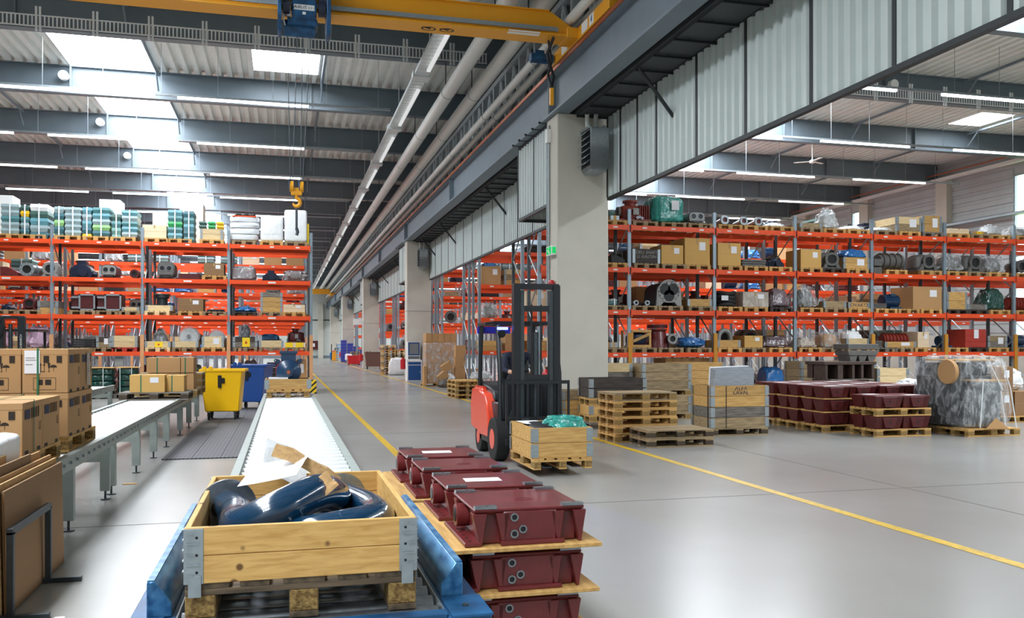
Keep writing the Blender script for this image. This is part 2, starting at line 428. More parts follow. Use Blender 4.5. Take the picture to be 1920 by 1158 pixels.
# right wall: concrete columns, ribbed cladding, tall windows
M['clad'] = pm('grey_cladding', 'bcc1c1', 0.5, 0.2, 0.06, 2)
wr = struct('wall_right', MB().box(XR, Y0, 0, XR + 0.25, Y1, 2.2), M['concrete'])
wins = [(30.75, 32.4), (42.75, 44.0), (49.0, 50.3), (55.0, 56.3), (18.0, 20.0), (24.5, 26.2)]
segs = []; y = Y0
for a, b in sorted(wins): segs.append((y, a)); y = b
segs.append((y, Y1))
for a, b in segs:
    mb = MB(); z = 2.2
    while z < 11.0:
        h = 0.42
        mb.prism([(XR, z), (XR + 0.2, z), (XR + 0.2, z + h), (XR, z + h), (XR + 0.0, z + h - 0.06), (XR - 0.05, z + h - 0.10), (XR - 0.05, z + 0.10), (XR, z + 0.06)], 'y', a, b); z += h
    part('cladding_panel', mb, M['clad'], wr)
for i, (a, b) in enumerate(sorted(wins)):
    w = struct('window_%d' % (i + 1), MB().box(XR, a, 2.2, XR + 0.1, a + 0.07, 9.4).box(XR, b - 0.07, 2.2, XR + 0.1, b, 9.4).box(XR, a, 9.33, XR + 0.1, b, 9.4).box(XR, a, 5.7, XR + 0.1, b, 5.76), M['steel'])
    part('window_pane', MB().box(XR + 0.04, a + 0.07, 2.2, XR + 0.06, b - 0.07, 9.33), pm('window_glass', 'f4faff', 0.02, alpha=0.12), w)
    part('wall_trim', MB().box(XR, a, 9.4, XR + 0.2, b, 11.0), M['clad'], wr)
for k in range(-4, 15): part('wall_column', MB().box(XR - 0.35, 36.5 + 6.0 * k - 0.38, 0, XR, 36.5 + 6.0 * k + 0.38, 10.0), M['concrete'], wr)
tag(part('outdoor_ground', MB().box(XR + 0.3, -20, -0.3, XR + 60, 130, -0.05), M['grass'], None), kind='structure')
ev = thing('eaves_rail', 'pale eaves rail running under the roof along the outer wall', 'rail', (31.3, 0, 9.8))
part('rail_bar', MB().box(-0.12, Y0 + 0.1, 0, 0.12, Y1 - 0.1, 0.14), M['white'], ev); part('rail_pipe', MB().cyl((-0.2, Y0 + 0.1, 0.3), (-0.2, Y1 - 0.1, 0.3), 0.03, 8), M['copper'], ev)
tr = thing('wall_cable_tray', 'grey cable tray fixed along the ribbed outer wall', 'cable tray', (31.25, 0, 7.5))
part('tray_channel', MB().box(-0.12, Y0 + 0.1, 0, 0.3, Y1 - 0.1, 0.1), M['steel'], tr)
for k in range(0, 13): part('bracket', MB().box(-0.12, 30.5 + 6 * k - 18, -0.1, 0.2, 30.56 + 6 * k - 18, 0), M['steel'], tr)
# roof: trapezoid sheet running along the hall, glazed strips, I-beams
ceil = bpy.data.objects.new('ceiling', None); C.objects.link(ceil); ceil['kind'] = 'structure'
def deck(x0, x1, y0, y1):
    n = max(1, round((x1 - x0) / 0.34)); p = (x1 - x0) / n; mb = MB(); pts = []
    for i in range(n):
        a = x0 + i * p
        pts += [(a, 10.91), (a + p * 0.42, 10.91), (a + p * 0.50, 10.75), (a + p * 0.92, 10.75)]
    pts.append((x1, 10.91))
    vs = [(x, y0, z) for x, z in pts] + [(x, y1, z) for x, z in pts]; m = len(pts)
    mb.add(vs, [(i, i + 1, m + i + 1, m + i) for i in range(m - 1)])
    me = mb.mesh('deck_sheet', [M['deck']], smooth=False)
    return link('deck_sheet', me, ceil)
for a in [(XL, -6.66), (-4.06, -0.95), (1.1, XD), (XD, 16.6), (19.25, 26.2), (27.75, XR)]: deck(a[0], a[1], Y0, Y1)
deck(-0.95, 1.1, Y0, 27.5); deck(-0.95, 1.1, 29.9, Y1); deck(26.2, 27.75, Y0, 28.2); deck(26.2, 27.75, 30.0, Y1)
M['pane'] = emis('daylit_roof_pane', 'f2f8ff', ROOFLIGHT, True)
def pane_quad(x0, ya, x1, yb, z=10.93):
    me = bpy.data.meshes.new('roof_pane'); me.from_pydata([(x0, ya, z), (x0, yb, z), (x1, yb, z), (x1, ya, z)], [], [(0, 1, 2, 3)]); me.materials.append(M['pane'])
    link('roof_pane', me, ceil)
for x0, x1 in ((-6.66, -4.06), (16.6, 19.25)):
    for i in range(len(BY) - 1):
        if 18.0 < BY[i] < 24.0:   # closed roof over the crane line
            part('roof_sheet', MB().box(x0, BY[i], 10.78, x1, BY[i + 1], 10.9), M['deck'], ceil); continue
        pane_quad(x0, BY[i] + 0.03, x1, BY[i + 1] - 0.03)
    part('rooflight_curb', MB().box(x0 - 0.04, Y0, 10.75, x0, Y1, 11.03).box(x1, Y0, 10.75, x1 + 0.04, Y1, 11.03), M['white'], ceil)
for x0, x1, ya, yb in ((-0.95, 1.1, 27.5, 29.9), (26.2, 27.75, 28.2, 30.0)):
    pane_quad(x0, ya, x1, yb)
    part('rooflight_curb', MB().box(x0 - 0.05, ya, 10.74, x0, yb, 11.03).box(x1, ya, 10.74, x1 + 0.05, yb, 11.03).box(x0, ya - 0.05, 10.74, x1, ya, 11.03).box(x0, yb, 10.74, x1, yb + 0.05, 11.03), M['white'], ceil)
def ibeam(x0, x1):
    return MB().box(x0, -0.15, 9.85, x1, 0.15, 9.88).box(x0, -0.012, 9.88, x1, 0.012, 10.72).box(x0, -0.15, 10.72, x1, 0.15, 10.745)
bl = ibeam(XL, XD); br = ibeam(XD, XR)
for x in (-6.66, -12.8, 0.9): bl.box(x - 0.03, -0.14, 9.88, x + 0.03, 0.14, 10.72)
for x in (19.25, 13.0, 25.4): br.box(x - 0.03, -0.14, 9.88, x + 0.03, 0.14, 10.72)
bl = bl.mesh('roof_beam', [M['roof_steel']]); br = br.mesh('roof_beam', [M['roof_steel']])
strutm = MB().tube([(0, 0.2, 10.62), (0, 5.9, 10.62)], 0.05, 8).tube([(0, 5.3, 10.62), (0, 5.9, 10.1)], 0.03, 6).mesh('roof_strut', [M['beam_grey']])
for y in BY:
    link('roof_beam', bl, ceil, (0, y, 0)); link('roof_beam', br, ceil, (0, y, 0))
    if y < 80:
        for x in (-15.0, -9.6, -4.0, 1.25, 22.3, 27.9): link('roof_strut', strutm, ceil, (x, y, 0))
# dividing wall above the runway with a lattice truss in front
def corr_y(x, y0, y1, z0, z1, pitch=0.30, dep=0.05):
    n = max(1, round((y1 - y0) / pitch)); p = (y1 - y0) / n; pts = []
    for i in range(n):
        a = y0 + i * p; pts += [(a, x), (a + p * 0.35, x), (a + p * 0.5, x - dep), (a + p * 0.85, x - dep)]
    pts.append((y1, x)); m = len(pts)
    return MB().add([(xx, yy, z0) for yy, xx in pts] + [(xx, yy, z1) for yy, xx in pts], [(i, i + 1, m + i + 1, m + i) for i in range(m - 1)])
me = corr_y(6.95, Y0, Y1, 6.8, 10.75, 0.6, 0.06).mesh('wall_divider', [M['beam_dark']], smooth=False); o = link('wall_divider', me); o['kind'] = 'structure'
tm = MB()
tm.box(6.3, 0, 8.0, 6.5, 6.1, 8.15).box(6.3, 0, 9.7, 6.5, 6.1, 9.85)
for i in range(4):
    a = i * 1.525
    tm.box(6.31, a - 0.08, 8.15, 6.49, a + 0.08, 9.7)
    tm.cyl((6.4, a + 0.05, 8.15), (6.4, a + 0.76, 9.7), 0.06, 6); tm.cyl((6.4, a + 0.76, 9.7), (6.4, a + 1.47, 8.15), 0.06, 6)
tmm = tm.mesh('truss_bay', [pm('truss_paint', 'c2cbd0', 0.5)])
trs = thing('lattice_truss', 'grey lattice girder above the crane runway beam', 'truss', (0, 0, 0))
for y in BY[:-1]:
    if y > -7: link('truss_bay', tmm, trs, (0, y, 0))
tag(trs, kind='structure')
# concrete columns with runway beam on top
for i, y in enumerate(PY):
    c = struct('column', MB().box(5.85, y, 0, 7.05, y + 0.8, 6.85), M['concrete'], bevel=0.02)
    part('column_head', MB().box(6.2, y + 0.1, 6.85, 7.0, y + 0.7, 8.0), M['beam_dark'], c)
    if i > 1: part('column_seam', MB().box(5.845, y - 0.004, 3.4, 7.055, y + 0.81, 3.415), M['joint'], c)
rb = thing('crane_runway_beam', 'blue-grey steel runway beam resting on the concrete columns', 'beam', (0, 0, 0))
tag(rb, kind='structure')
def runway(y0, y1):
    mb = MB().box(5.75, y0, 6.85, 6.13, y1, 6.89).box(5.93, y0, 6.89, 5.95, y1, 7.72).box(5.75, y0, 7.72, 6.13, y1, 7.77)
    for yy in (y0 + 0.02, y1 - 0.04, (y0 + y1) / 2): mb.box(5.77, yy, 6.89, 6.11, yy + 0.02, 7.72)
    return mb
for i in range(len(PY) - 1): part('beam_length', runway(PY[i] + 0.4, PY[i + 1] + 0.4), M['beam_grey'], rb)
part('beam_length', runway(PY[-1] + 0.4, Y1), M['beam_grey'], rb)
part('crane_rail', MB().box(5.91, PY[0], 7.77, 5.97, Y1, 7.82), M['steel_dark'], rb)
part('power_rail', MB().box(5.72, PY[0], 7.72, 5.745, Y1, 7.80), M['copper'], rb)
# dark cable channel under the beam, hung on brackets
ch = thing('cable_channel', 'dark cable channel hung on brackets beside the runway beam', 'cable channel', (0, 0, 0)); tag(ch, kind='structure')
part('channel_tray', MB().box(6.3, PY[0], 6.80, 6.98, Y1, 6.86).box(6.25, PY[0], 6.86, 6.3, Y1, 7.1), M['beam_dark'], ch)
bk = MB().box(6.25, -0.02, 6.74, 7.02, 0.02, 6.78).cyl((6.5, 0, 6.78), (6.5, 0, 7.3), 0.012, 6).mesh('bracket', [M['black_trim']])
y = PY[0] + 1
while y < 70: link('bracket', bk, ch, (0, y, 0)); y += 0.83
# hanging corrugated partition between the two halls
def partition(name, label, ys, X=7.03, z0=5.0, z1=6.78, flip=False):
    t = thing(name, label, 'partition'); tag(t, kind='structure')
    for a, b in zip(ys[:-1], ys[1:]):
        me = corr_y(X, a, b, z0, z1, 0.235, 0.06).mesh('corrugated_sheet', [M['panel']], smooth=False); link('corrugated_sheet', me, t)
    for a in ys: part('frame_post', MB().box(X - 0.07, a - 0.035, z0, X + 0.02, a + 0.035, z1), M['black_trim'], t)
    part('bottom_rail', MB().box(X - 0.07, ys[0], z0 - 0.07, X + 0.02, ys[-1], z0), M['black_trim'], t)
    part('top_rail', MB().box(X - 0.07, ys[0], z1, X + 0.02, ys[-1], z1 + 0.06), M['black_trim'], t)
    return t
near = sorted([atX(px, 300, 7.05)[1] for px in (1170, 1202, 1238, 1314, 1407, 1531, 1688, 1907)] + [18.3, 6.5, 4.8, 3.1, 1.4, -0.3])
t = partition('hanging_partition', 'hanging corrugated sheet partition reaching from the concrete column overhead', near)
for yb in (14.95, 9.0): part('diagonal_stay', MB().cyl((6.3, yb, 6.8), (7.0, yb, 5.95), 0.035, 6), M['black_trim'], t)
for i in range(1, 5):
    n = 14; a0 = PY[i] + 0.85; a1 = (PY[i + 1] if i < 4 else Y1) - 0.05
    lab = ['', 'hanging corrugated partition between the first two visible concrete columns', 'hanging corrugated partition past the column with the blue cabinet', 'hanging corrugated partition past the column with the brown bin', 'small far hanging corrugated partition by the end wall'][i]
    t = partition('hanging_partition', lab, [a0 + (a1 - a0) * j / n for j in range(n + 1)])
    for j in (1, 4, 9): part('diagonal_stay', MB().cyl((6.3, a1 - 1.7 * j, 6.8), (7.0, a1 - 1.7 * j, 5.95), 0.035, 6), M['black_trim'], t)
    # door pocket: a boxed return behind each column
    lab = ['', 'boxed corrugated return hanging behind the big concrete column', 'boxed corrugated return behind the column with the blue cabinet', 'boxed corrugated return behind the column with the brown bin', 'far boxed corrugated return behind the last column'][i]
    t = partition('partition_return', lab, [a0, a0 + 1.3, a0 + 2.75], X=5.99)
    n = 6; pts = []; mb = MB(); yy = a0 + 2.75
    for j in range(n): q = 5.99 + j * 0.18; pts += [(q, yy), (q + 0.06, yy), (q + 0.09, yy + 0.035), (q + 0.15, yy + 0.035)]
    pts.append((7.07, yy)); m_ = len(pts)
    mb.add([(u, v, 5.0) for u, v in pts] + [(u, v, 6.78) for u, v in pts], [(j, j + 1, m_ + j + 1, m_ + j) for j in range(m_ - 1)])
    link('corrugated_sheet', mb.mesh('corrugated_sheet', [M['panel']], smooth=False), t)
    part('bottom_rail', MB().box(5.95, yy - 0.03, 4.93, 7.05, yy + 0.04, 5.0), M['black_trim'], t)
    for j in range(5): part('hook', MB().box(5.7, a0 + 0.1 + j * 0.6, 6.84, 6.05, a0 + 0.16 + j * 0.6, 6.88), M['black_trim'], t)
# insulated pipes
for lab, x, z, r in (('thick grey insulated pipe beside the lamp tray', 4.53, 8.9, 0.185), ('thick grey insulated pipe on the truss side of its twin', 5.3, 8.9, 0.185),
                     ('thin grey pipe beside the thick pipes above the runway', 5.62, 8.3, 0.10), ('thin grey pipe closest to the lattice girder', 5.95, 8.3, 0.10)):
    t = thing('insulated_pipe', lab, 'pipe', (x, 0, z))
    part('pipe_run', MB().cyl((0, PY[0], 0), (0, 122, 0), r, 20), M['pipe'], t)
    for k in range(24): part('pipe_band', MB().cyl((0, PY[0] + 5.08 * k, 0), (0, PY[0] + 5.08 * k + 0.05, 0), r + 0.006, 20, caps=True), M['steel'], t)
    if z > 8.5:
        for y in BY:
            if -7 < y < 70: part('hanger_rod', MB().box(-0.012, y - 0.02, r, 0.012, y + 0.02, 9.86 - z), M['steel_dark'], t)
# lamp tray running down the hall
t = thing('lamp_tray', 'galvanised tray with strip lamps running down the hall beside the pipes', 'cable tray', (3.75, 0, 9.3))
M['lamp_dim'] = emis('strip_lamp_tube', 'ffffff', 0.55)
tm = MB().box(-0.2, 0, 0, 0.2, 5.9, 0.015).box(-0.2, 0, 0.015, -0.185, 5.9, 0.10).box(0.185, 0, 0.015, 0.2, 5.9, 0.10)
for j in range(20): tm.box(-0.2, 0.1 + j * 0.29, -0.012, 0.2, 0.13 + j * 0.29, 0)
tm.box(-0.24, 5.55, -0.06, 0.24, 5.95, 0.12)
tm = tm.mesh('tray_length', [M['galv']]); lm = MB().box(-0.02, 0.6, -0.11, 0.08, 4.9, -0.06).mesh('lamp_tube', [M['lamp_dim']]); hr = MB().box(-0.01, 0, 0.1, 0.01, 0.02, 1.4).mesh('hanger_rod', [M['galv']])
for y in BY[:-1]:
    if y > -7: link('tray_length', tm, t, (0, y, 0)); link('lamp_tube', lm, t, (0.05, y, 0)); link('hanger_rod', hr, t, (0.19, y, 0)); link('hanger_rod', hr, t, (-0.19, y + 3, 0))
# ladder tray across the hall under the beam before the rooflights
for nm, xa, xb, yy, lab in (('ladder_tray', XL + 0.2, 5.6, 24.3, 'ladder cable tray crossing the hall under the roof beam behind the crane'), ('ladder_tray', 7.2, 31.2, 24.3, 'ladder cable tray crossing under the roof beam over the storage hall')):
    t = thing(nm, lab, 'cable tray', (0, yy, 9.72))
    mb = MB().box(xa, -0.02, 0, xb, 0, 0.03).box(xa, -0.02, 0.27, xb, 0, 0.30); part('tray_rail', mb, M['galv'], t)
    mb = MB(); x = xa
    while x < xb: mb.box(x, -0.015, 0.03, x + 0.035, 0, 0.27); x += 0.095
    part('tray_rungs', mb, M['galv'], t, kind='stuff')
    x = xa + 0.6
    while x < xb: part('hanger', MB().box(x, -0.05, -0.12, x + 0.05, -0.02, 0.5).box(x + 0.09, -0.05, -0.12, x + 0.14, -0.02, 0.5), M['galv'], t); x += 1.32
# suspended strip lamps across both halls
M['lamp'] = emis('lit_lamp_tube', 'ffffff', LAMP)
ords = 'first second third fourth fifth sixth seventh eighth ninth tenth eleventh twelfth thirteenth fourteenth fifteenth'.split()
def lamp_row(xa, xb, lit, y, lab, group):
    t = thing('strip_lamp_row', lab, 'lamp', (0, y, 9.2), group=group)
    part('carrier_rail', MB().box(xa, -0.035, 0.02, xb, 0.035, 0.09), M['steel'], t)
    for a, b in lit: part('lamp_tube', MB().box(a, -0.04, -0.045, b, 0.04, 0.02), M['lamp'], t)
    w = MB(); x = xa + 0.5
    while x < xb: w.box(x - 0.006, -0.006, 0.09, x + 0.006, 0.006, 1.6); x += 1.62
    part('suspension_wires', w, M['steel'], t, kind='stuff')
litL = [(-23.5, -19.8), (-18.2, -14.4), (-12.8, -9.2), (-8.1, -3.75), (-3.1, 0.75)]
litR = [(8.2, 12.0), (13.6, 17.4), (19.0, 22.8), (24.8, 28.6)]
k = 0
for i in range(-5, 15):
    y = 28.1 + 6.1 * i
    if i < -1: continue
    n = i if i >= 0 else None
    g = 'suspended lamp rows over the main hall'; g2 = 'suspended lamp rows over the storage hall'
    if n is not None and n < 7:
        a = 'long suspended lamp row over the main hall, %s one behind the crane' % ords[n]; b = 'suspended lamp row over the storage hall, %s one past the crane line' % ords[n]
    elif n is None:
        a = 'lamp row hung before the crane girder in the main hall'; b = 'lamp row hung over the storage hall before the crane line'; g += ', front'; g2 += ', front'
    else:
        a = 'tiny distant lamp row over the main hall, %s behind the crane' % ords[n]; b = 'tiny distant lamp row deep in the storage hall, %s one' % ords[n]; g += ', far'; g2 += ', far'
    if i != -1: lamp_row(XL + 0.5, 3.3, litL, y, a, g)
    lamp_row(7.6, 30.5, litR, y, b, g2)
# ceiling fan in the storage hall
c = atZ(1523, 303, 9.3)
t = thing('ceiling_fan', 'white three-bladed ceiling fan hanging over the storage hall', 'fan', (c[0], c[1], 9.3))
part('down_rod', MB().cyl((0, 0, 0.05), (0, 0, 1.45), 0.02, 8), M['white'], t); part('motor_housing', MB().lathe([(0.03, -0.08), (0.12, -0.05), (0.13, 0.03), (0.04, 0.09)], 14), M['white'], t)
for j in range(3):
    T_ = Matrix.Rotation(j * 2.094 + 0.4, 4, 'Z'); part('blade', MB().box(0.1, -0.07, 0, 0.72, 0.07, 0.012, T=T_), M['white'], t)
# small round speakers on the beams
for px, py, lab in ((118, 140, 'round white speaker on the roof beam by the wide rooflight'), (187, 228, 'round white speaker on the second roof beam'), (238, 291, 'round white speaker on the third roof beam'), (1678, 157, 'round white speaker on the dark beam of the storage hall')):
    yb = {140: 31.05, 228: 37.15, 291: 43.25, 157: 24.95}[py]; c = atY(px, py, yb - 0.35)
    t = thing('round_speaker', lab, 'speaker', c); part('shell', MB().cyl((0, 0, 0), (0, 0.18, 0), 0.15, 18), M['white'], t); part('bracket', MB().box(-0.02, 0.16, -0.02, 0.02, 0.36, 0.02), M['white'], t)
# unit heaters on the columns
for i, y in enumerate(PY[1:]):
    lab = ['grey louvred heater unit on the big concrete column', 'grey heater unit on the column with the blue cabinet', 'grey heater unit on the column with the brown bin', 'small grey heater unit on the fourth column', 'small grey heater unit on the last column'][i]
    t = thing('unit_heater', lab, 'heater', (6.36, y - 0.75, 5.45))
    part('casing', MB().box(0, 0, 0.12, 0.42, 0.62, 0.95).frustum(0.05, 0.05, 0.37, 0.57, 0, 0, 0, 0.42, 0.62, 0.12), M['steel'], t, bevel=0.01)
    for j in range(6): part('louvre', MB().add([(-0.10, 0.04, 0.16 + j * 0.13), (-0.10, 0.58, 0.16 + j * 0.13), (0, 0.58, 0.24 + j * 0.13), (0, 0.04, 0.24 + j * 0.13), (-0.10, 0.04, 0.175 + j * 0.13), (-0.10, 0.58, 0.175 + j * 0.13), (0, 0.58, 0.255 + j * 0.13), (0, 0.04, 0.255 + j * 0.13)], [(0, 1, 2, 3), (4, 7, 6, 5), (0, 4, 5, 1), (3, 2, 6, 7), (0, 3, 7, 4), (1, 5, 6, 2)]), M['steel'], t)
    part('back_plate', MB().box(-0.005, 0.03, 0.13, 0.002, 0.59, 0.94), M['black_trim'], t)
    part('wall_arm', MB().box(0.02, 0.1, 0.95, 0.06, 0.75, 1.02).box(0.34, 0.1, 0.95, 0.38, 0.75, 1.02), M['steel'], t)
    part('feed_pipe', MB().tube([(0.1, 0.5, 0.95), (0.1, 0.5, 1.25), (0.08, 0.45, 1.33)], 0.05, 8).tube([(0.3, 0.5, 0.95), (0.3, 0.5, 1.3), (0.3, 0.45, 1.34)], 0.05, 8), M['pipe'], t)
# conduits and signs on the side of the big column
xs = 5.85; y = PY[1]
t = thing('column_conduit', 'thin grey conduit running down the side of the big concrete column', 'conduit', (xs, y + 0.55, 0))
part('conduit_pipe', MB().cyl((-0.03, 0, 1.9), (-0.03, 0, 6.7), 0.025, 8).cyl((-0.03, 0.14, 1.9), (-0.03, 0.14, 6.4), 0.015, 8), M['steel'], t); part('junction_box', MB().box(-0.09, -0.08, 6.3, 0, 0.08, 6.6), M['white'], t)
t = thing('exit_sign', 'lit green running-figure exit sign on side of the big column', 'sign', (xs - 0.12, y + 0.05, 3.72))
part('sign_box', MB().box(0, 0, 0, 0.12, 0.40, 0.2), M['white'], t); part('sign_face', MB().box(-0.004, 0.03, 0.02, 0.0, 0.37, 0.18).box(0.02, -0.006, 0.03, 0.10, 0.0, 0.17), emis('lit_exit_green', '26c063', 0.9), t)
part('running_figure', MB().box(-0.008, 0.2, 0.06, -0.004, 0.24, 0.13).box(-0.008, 0.12, 0.04, -0.004, 0.2, 0.07).box(-0.008, 0.24, 0.10, -0.004, 0.31, 0.12).box(-0.008, 0.20, 0.14, -0.004, 0.24, 0.17), M['white'], t)
t = thing('alarm_beacon', 'small red alarm beacon above a sign on the column', 'alarm', (xs - 0.08, y + 0.18, 3.02)); part('beacon', MB().lathe([(0.07, 0), (0.075, 0.08), (0.05, 0.14)], 14), M['red'], t); part('mount', MB().box(-0.03, -0.05, -0.03, 0.08, 0.05, 0), M['white'], t)
t = thing('fire_sign', 'white and red fire sign on the big column', 'sign', (xs - 0.02, y + 0.02, 2.66)); part('sign_plate', MB().box(0, 0, 0, 0.02, 0.42, 0.24), M['white'], t)
part('red_symbol', MB().box(-0.004, 0.03, 0.03, 0, 0.17, 0.21).box(-0.004, 0.25, 0.03, 0, 0.38, 0.21), M['red'], t); part('white_mark', MB().box(-0.007, 0.08, 0.07, -0.004, 0.12, 0.17).box(-0.007, 0.29, 0.07, -0.004, 0.34, 0.12), M['white'], t)
t = thing('notice_board', 'grey framed notice board with papers on the column side', 'notice board', (xs - 0.03, y + 0.03, 1.35)); part('frame', MB().box(0, 0, 0, 0.03, 0.62, 0.55), M['steel'], t, bevel=0.006)
part('notice', MB().box(-0.004, 0.05, 0.28, 0, 0.57, 0.51), M['paper'], t); part('notice', MB().box(-0.004, 0.05, 0.04, 0, 0.57, 0.25), pm('notice_grey', 'c6ccd0', 0.6), t)
def extinguisher(lab, loc, s=1.0):
    t = thing('fire_extinguisher', lab, 'fire extinguisher', loc)
    part('cylinder', MB().lathe([(0.07 * s, 0), (0.085 * s, 0.03), (0.085 * s, 0.46), (0.05 * s, 0.53), (0.025 * s, 0.56)], 16), M['red'], t)
    part('valve_head', MB().box(-0.02, -0.06, 0.56, 0.02, 0.05, 0.60).box(-0.015, -0.09, 0.60, 0.015, 0.02, 0.615), M['black'], t)
    part('hose', MB().tube([(0, -0.06, 0.58), (0, -0.12, 0.5), (0, -0.11, 0.2)], 0.014, 6), M['black'], t); part('wall_hook', MB().box(0.03, -0.02, 0.3, 0.17, 0.02, 0.34), M['steel_dark'], t)
    return t
extinguisher('dark red fire extinguisher on the big column behind the forklift', (xs - 0.165, y + 0.25, 0.62), 1.3)
extinguisher('red fire extinguisher on the column with the blue cabinet', (xs - 0.165, PY[2] + 0.12, 0.55), 1.6)
extinguisher('red fire extinguisher on the column with the brown bin', (xs - 0.165, PY[3] + 0.12, 0.55), 1.8)
extinguisher('tiny red fire extinguisher on the fourth column', (xs - 0.165, PY[4] + 0.12, 0.55), 1.8)
# ================================================================== CRANE
t = thing('overhead_crane', 'yellow overhead travelling crane girder spanning the main hall', 'crane', (0, 17, 0))
xe = 5.62
part('girder', MB().box(-23.5, -0.15, 7.96, xe - 0.4, 0.15, 8.42).prism([(xe - 0.4, 7.96), (xe + 0.1, 7.96), (xe + 0.1, 8.1), (xe - 0.4, 8.42)], 'y', -0.15, 0.15), M['crane_yellow'], t)
part('bottom_flange', MB().box(-23.5, -0.26, 7.92, xe + 0.05, 0.26, 7.96), M['crane_yellow'], t)
part('top_flange', MB().box(-23.5, -0.2, 8.42, xe - 0.45, 0.2, 8.44), M['crane_yellow'], t)
part('festoon_rail', MB().box(-23.5, -0.30, 7.99, xe - 0.3, -0.26, 8.07), M['steel'], t)
part('end_carriage', MB().box(5.74, -2.0, 7.86, 6.02, 1.7, 8.12).box(5.5, -0.3, 7.9, 5.8, 0.3, 8.1), M['crane_yellow'], t, bevel=0.01)
for yy in (-1.7, 1.4): part('wheel', MB().cyl((5.86, yy, 7.92), (6.04, yy, 7.92), 0.11, 16), M['steel_dark'], t)
part('drive_motor', MB().cyl((5.2, 1.35, 7.98), (5.7, 1.35, 7.98), 0.11, 14).box(5.3, 1.28, 8.0, 5.5, 1.42, 8.14), M['blue_machine'], t)
part('crane_plate', MB().box(5.735, -1.2, 7.89, 5.74, -0.95, 8.1).box(5.735, -0.85, 7.89, 5.74, -0.5, 8.1).box(5.735, 0.4, 7.89, 5.74, 0.8, 8.08), M['white'], t)
text('printed_number', '4', 0.2, M['bin_blue'], t, (5.73, -1.08, 7.99), (pi / 2, 0, -pi / 2))
part('warning_plate', MB().box(4.3, -0.263, 7.925, 4.95, -0.26, 7.955), M['white'], t); part('warning_plate', MB().box(4.3, -0.24, 7.914, 4.95, -0.14, 7.92), M['white'], t)
for sx in (0, 0.36):
    part('printed_mark', MB().ring((2.75 + sx, 0.02, 7.917), (2.75 + sx, 0.02, 7.92), 0.1, 0.075, 16, sx=1.5).prism([(2.6 + sx, -0.05), (2.8 + sx, -0.09), (2.78 + sx, 0.05)], 'z', 7.917, 7.92), M['black'], t)
part('pendant_cable', MB().tube([(5.25, -0.2, 7.9), (5.15, -0.1, 7.6), (5.3, 0.2, 7.35), (5.2, 0, 7.5), (5.35, 0.1, 7.2), (5.28, 0.05, 6.95)], 0.03, 6).tube([(5.2, 0, 7.9), (5.3, 0.1, 7.5), (5.22, 0.1, 7.2), (5.3, 0.05, 6.95)], 0.025, 6), M['black'], t)
part('pendant_control', MB().box(5.24, 0.0, 6.6, 5.32, 0.08, 6.95), M['crane_yellow'], t, bevel=0.01)
hx = atY(570, 40, 16.6)[0]
t = thing('crane_hoist', 'blue wire rope hoist on the yellow crane girder with white name plate', 'hoist', (hx, 16.6, 7.43))
part('front_cover', MB().box(-0.22, -0.12, 0.26, 0.22, 0.1, 0.95), M['blue_machine'], t, bevel=0.01); part('lower_box', MB().box(-0.30, -0.1, 0.16, 0.24, 0.3, 0.27), M['blue_machine'], t, bevel=0.01)
for sx in (-1, 1):
    pr = [(-0.2, 0.0), (0.25, 0.0), (0.42, 0.25), (0.42, 0.9), (-0.25, 1.2), (-0.42, 0.6), (-0.38, 0.2)]
    a = 0.40 * sx; part('side_plate', MB().prism([(u, v) for u, v in pr], 'x', min(a, a + 0.07 * sx), max(a, a + 0.07 * sx)), M['blue_machine'], t, bevel=0.008)
    part('side_gear', MB().cyl((a - 0.02 * sx, -0.1, 0.5), (a - 0.14 * sx, -0.1, 0.5), 0.17, 16), M['navy'], t)
part('rope_drum', MB().cyl((-0.36, 0.15, 0.16), (0.2, 0.15, 0.16), 0.15, 20), M['blue_machine'], t)
part('drive_motor', MB().cyl((-0.3, 0.05, 0.4), (-0.24, 0.05, 0.4), 0.16, 14).box(-0.36, -0.08, 0.35, -0.24, 0.1, 0.5), M['mach'], t)
part('cable_loop', MB().tube([(-0.33, -0.1, 0.95), (-0.30, -0.12, 0.6), (-0.38, -0.1, 0.3), (-0.34, -0.1, 0.12)], 0.014, 6).tube([(0.3, -0.1, 0.5), (0.40, -0.14, 0.6), (0.36, -0.12, 0.95)], 0.012, 6), M['white_strap'], t)
pl = part('name_plate', MB().box(-0.185, -0.124, 0.42, 0.185, -0.12, 0.52), M['white'], t)
text('printed_name', 'ABUS', 0.078, M['navy'], t, (-0.075, -0.127, 0.47), (pi / 2, 0, 0), sx=1.25, shear=0.2); text('printed_load', '3.2 t', 0.06, M['navy'], t, (0.125, -0.127, 0.468), (pi / 2, 0, 0))
part('small_label', MB().box(-0.03, -0.124, 0.34, 0.03, -0.12, 0.39), M['white'], t)
for sx in (-0.19, 0.19):
    for z in (0.32, 0.62, 0.9): part('bolt', MB().cyl((sx, -0.13, z), (sx, -0.12, z), 0.014, 8), M['steel_dark'], t)
part('hanger_frame', MB().box(-0.35, 0.1, 0.5, -0.3, 0.75, 0.6).box(0.3, 0.1, 0.5, 0.35, 0.75, 0.6).box(-0.35, 0.1, 0.9, 0.35, 0.16, 1.1), M['blue_machine'], t)
hk = atY(556, 352, 16.75)
t2 = thing('crane_hook', 'yellow and blue crane hook block hanging on steel ropes', 'hook', (hk[0], 16.75, hk[2]))
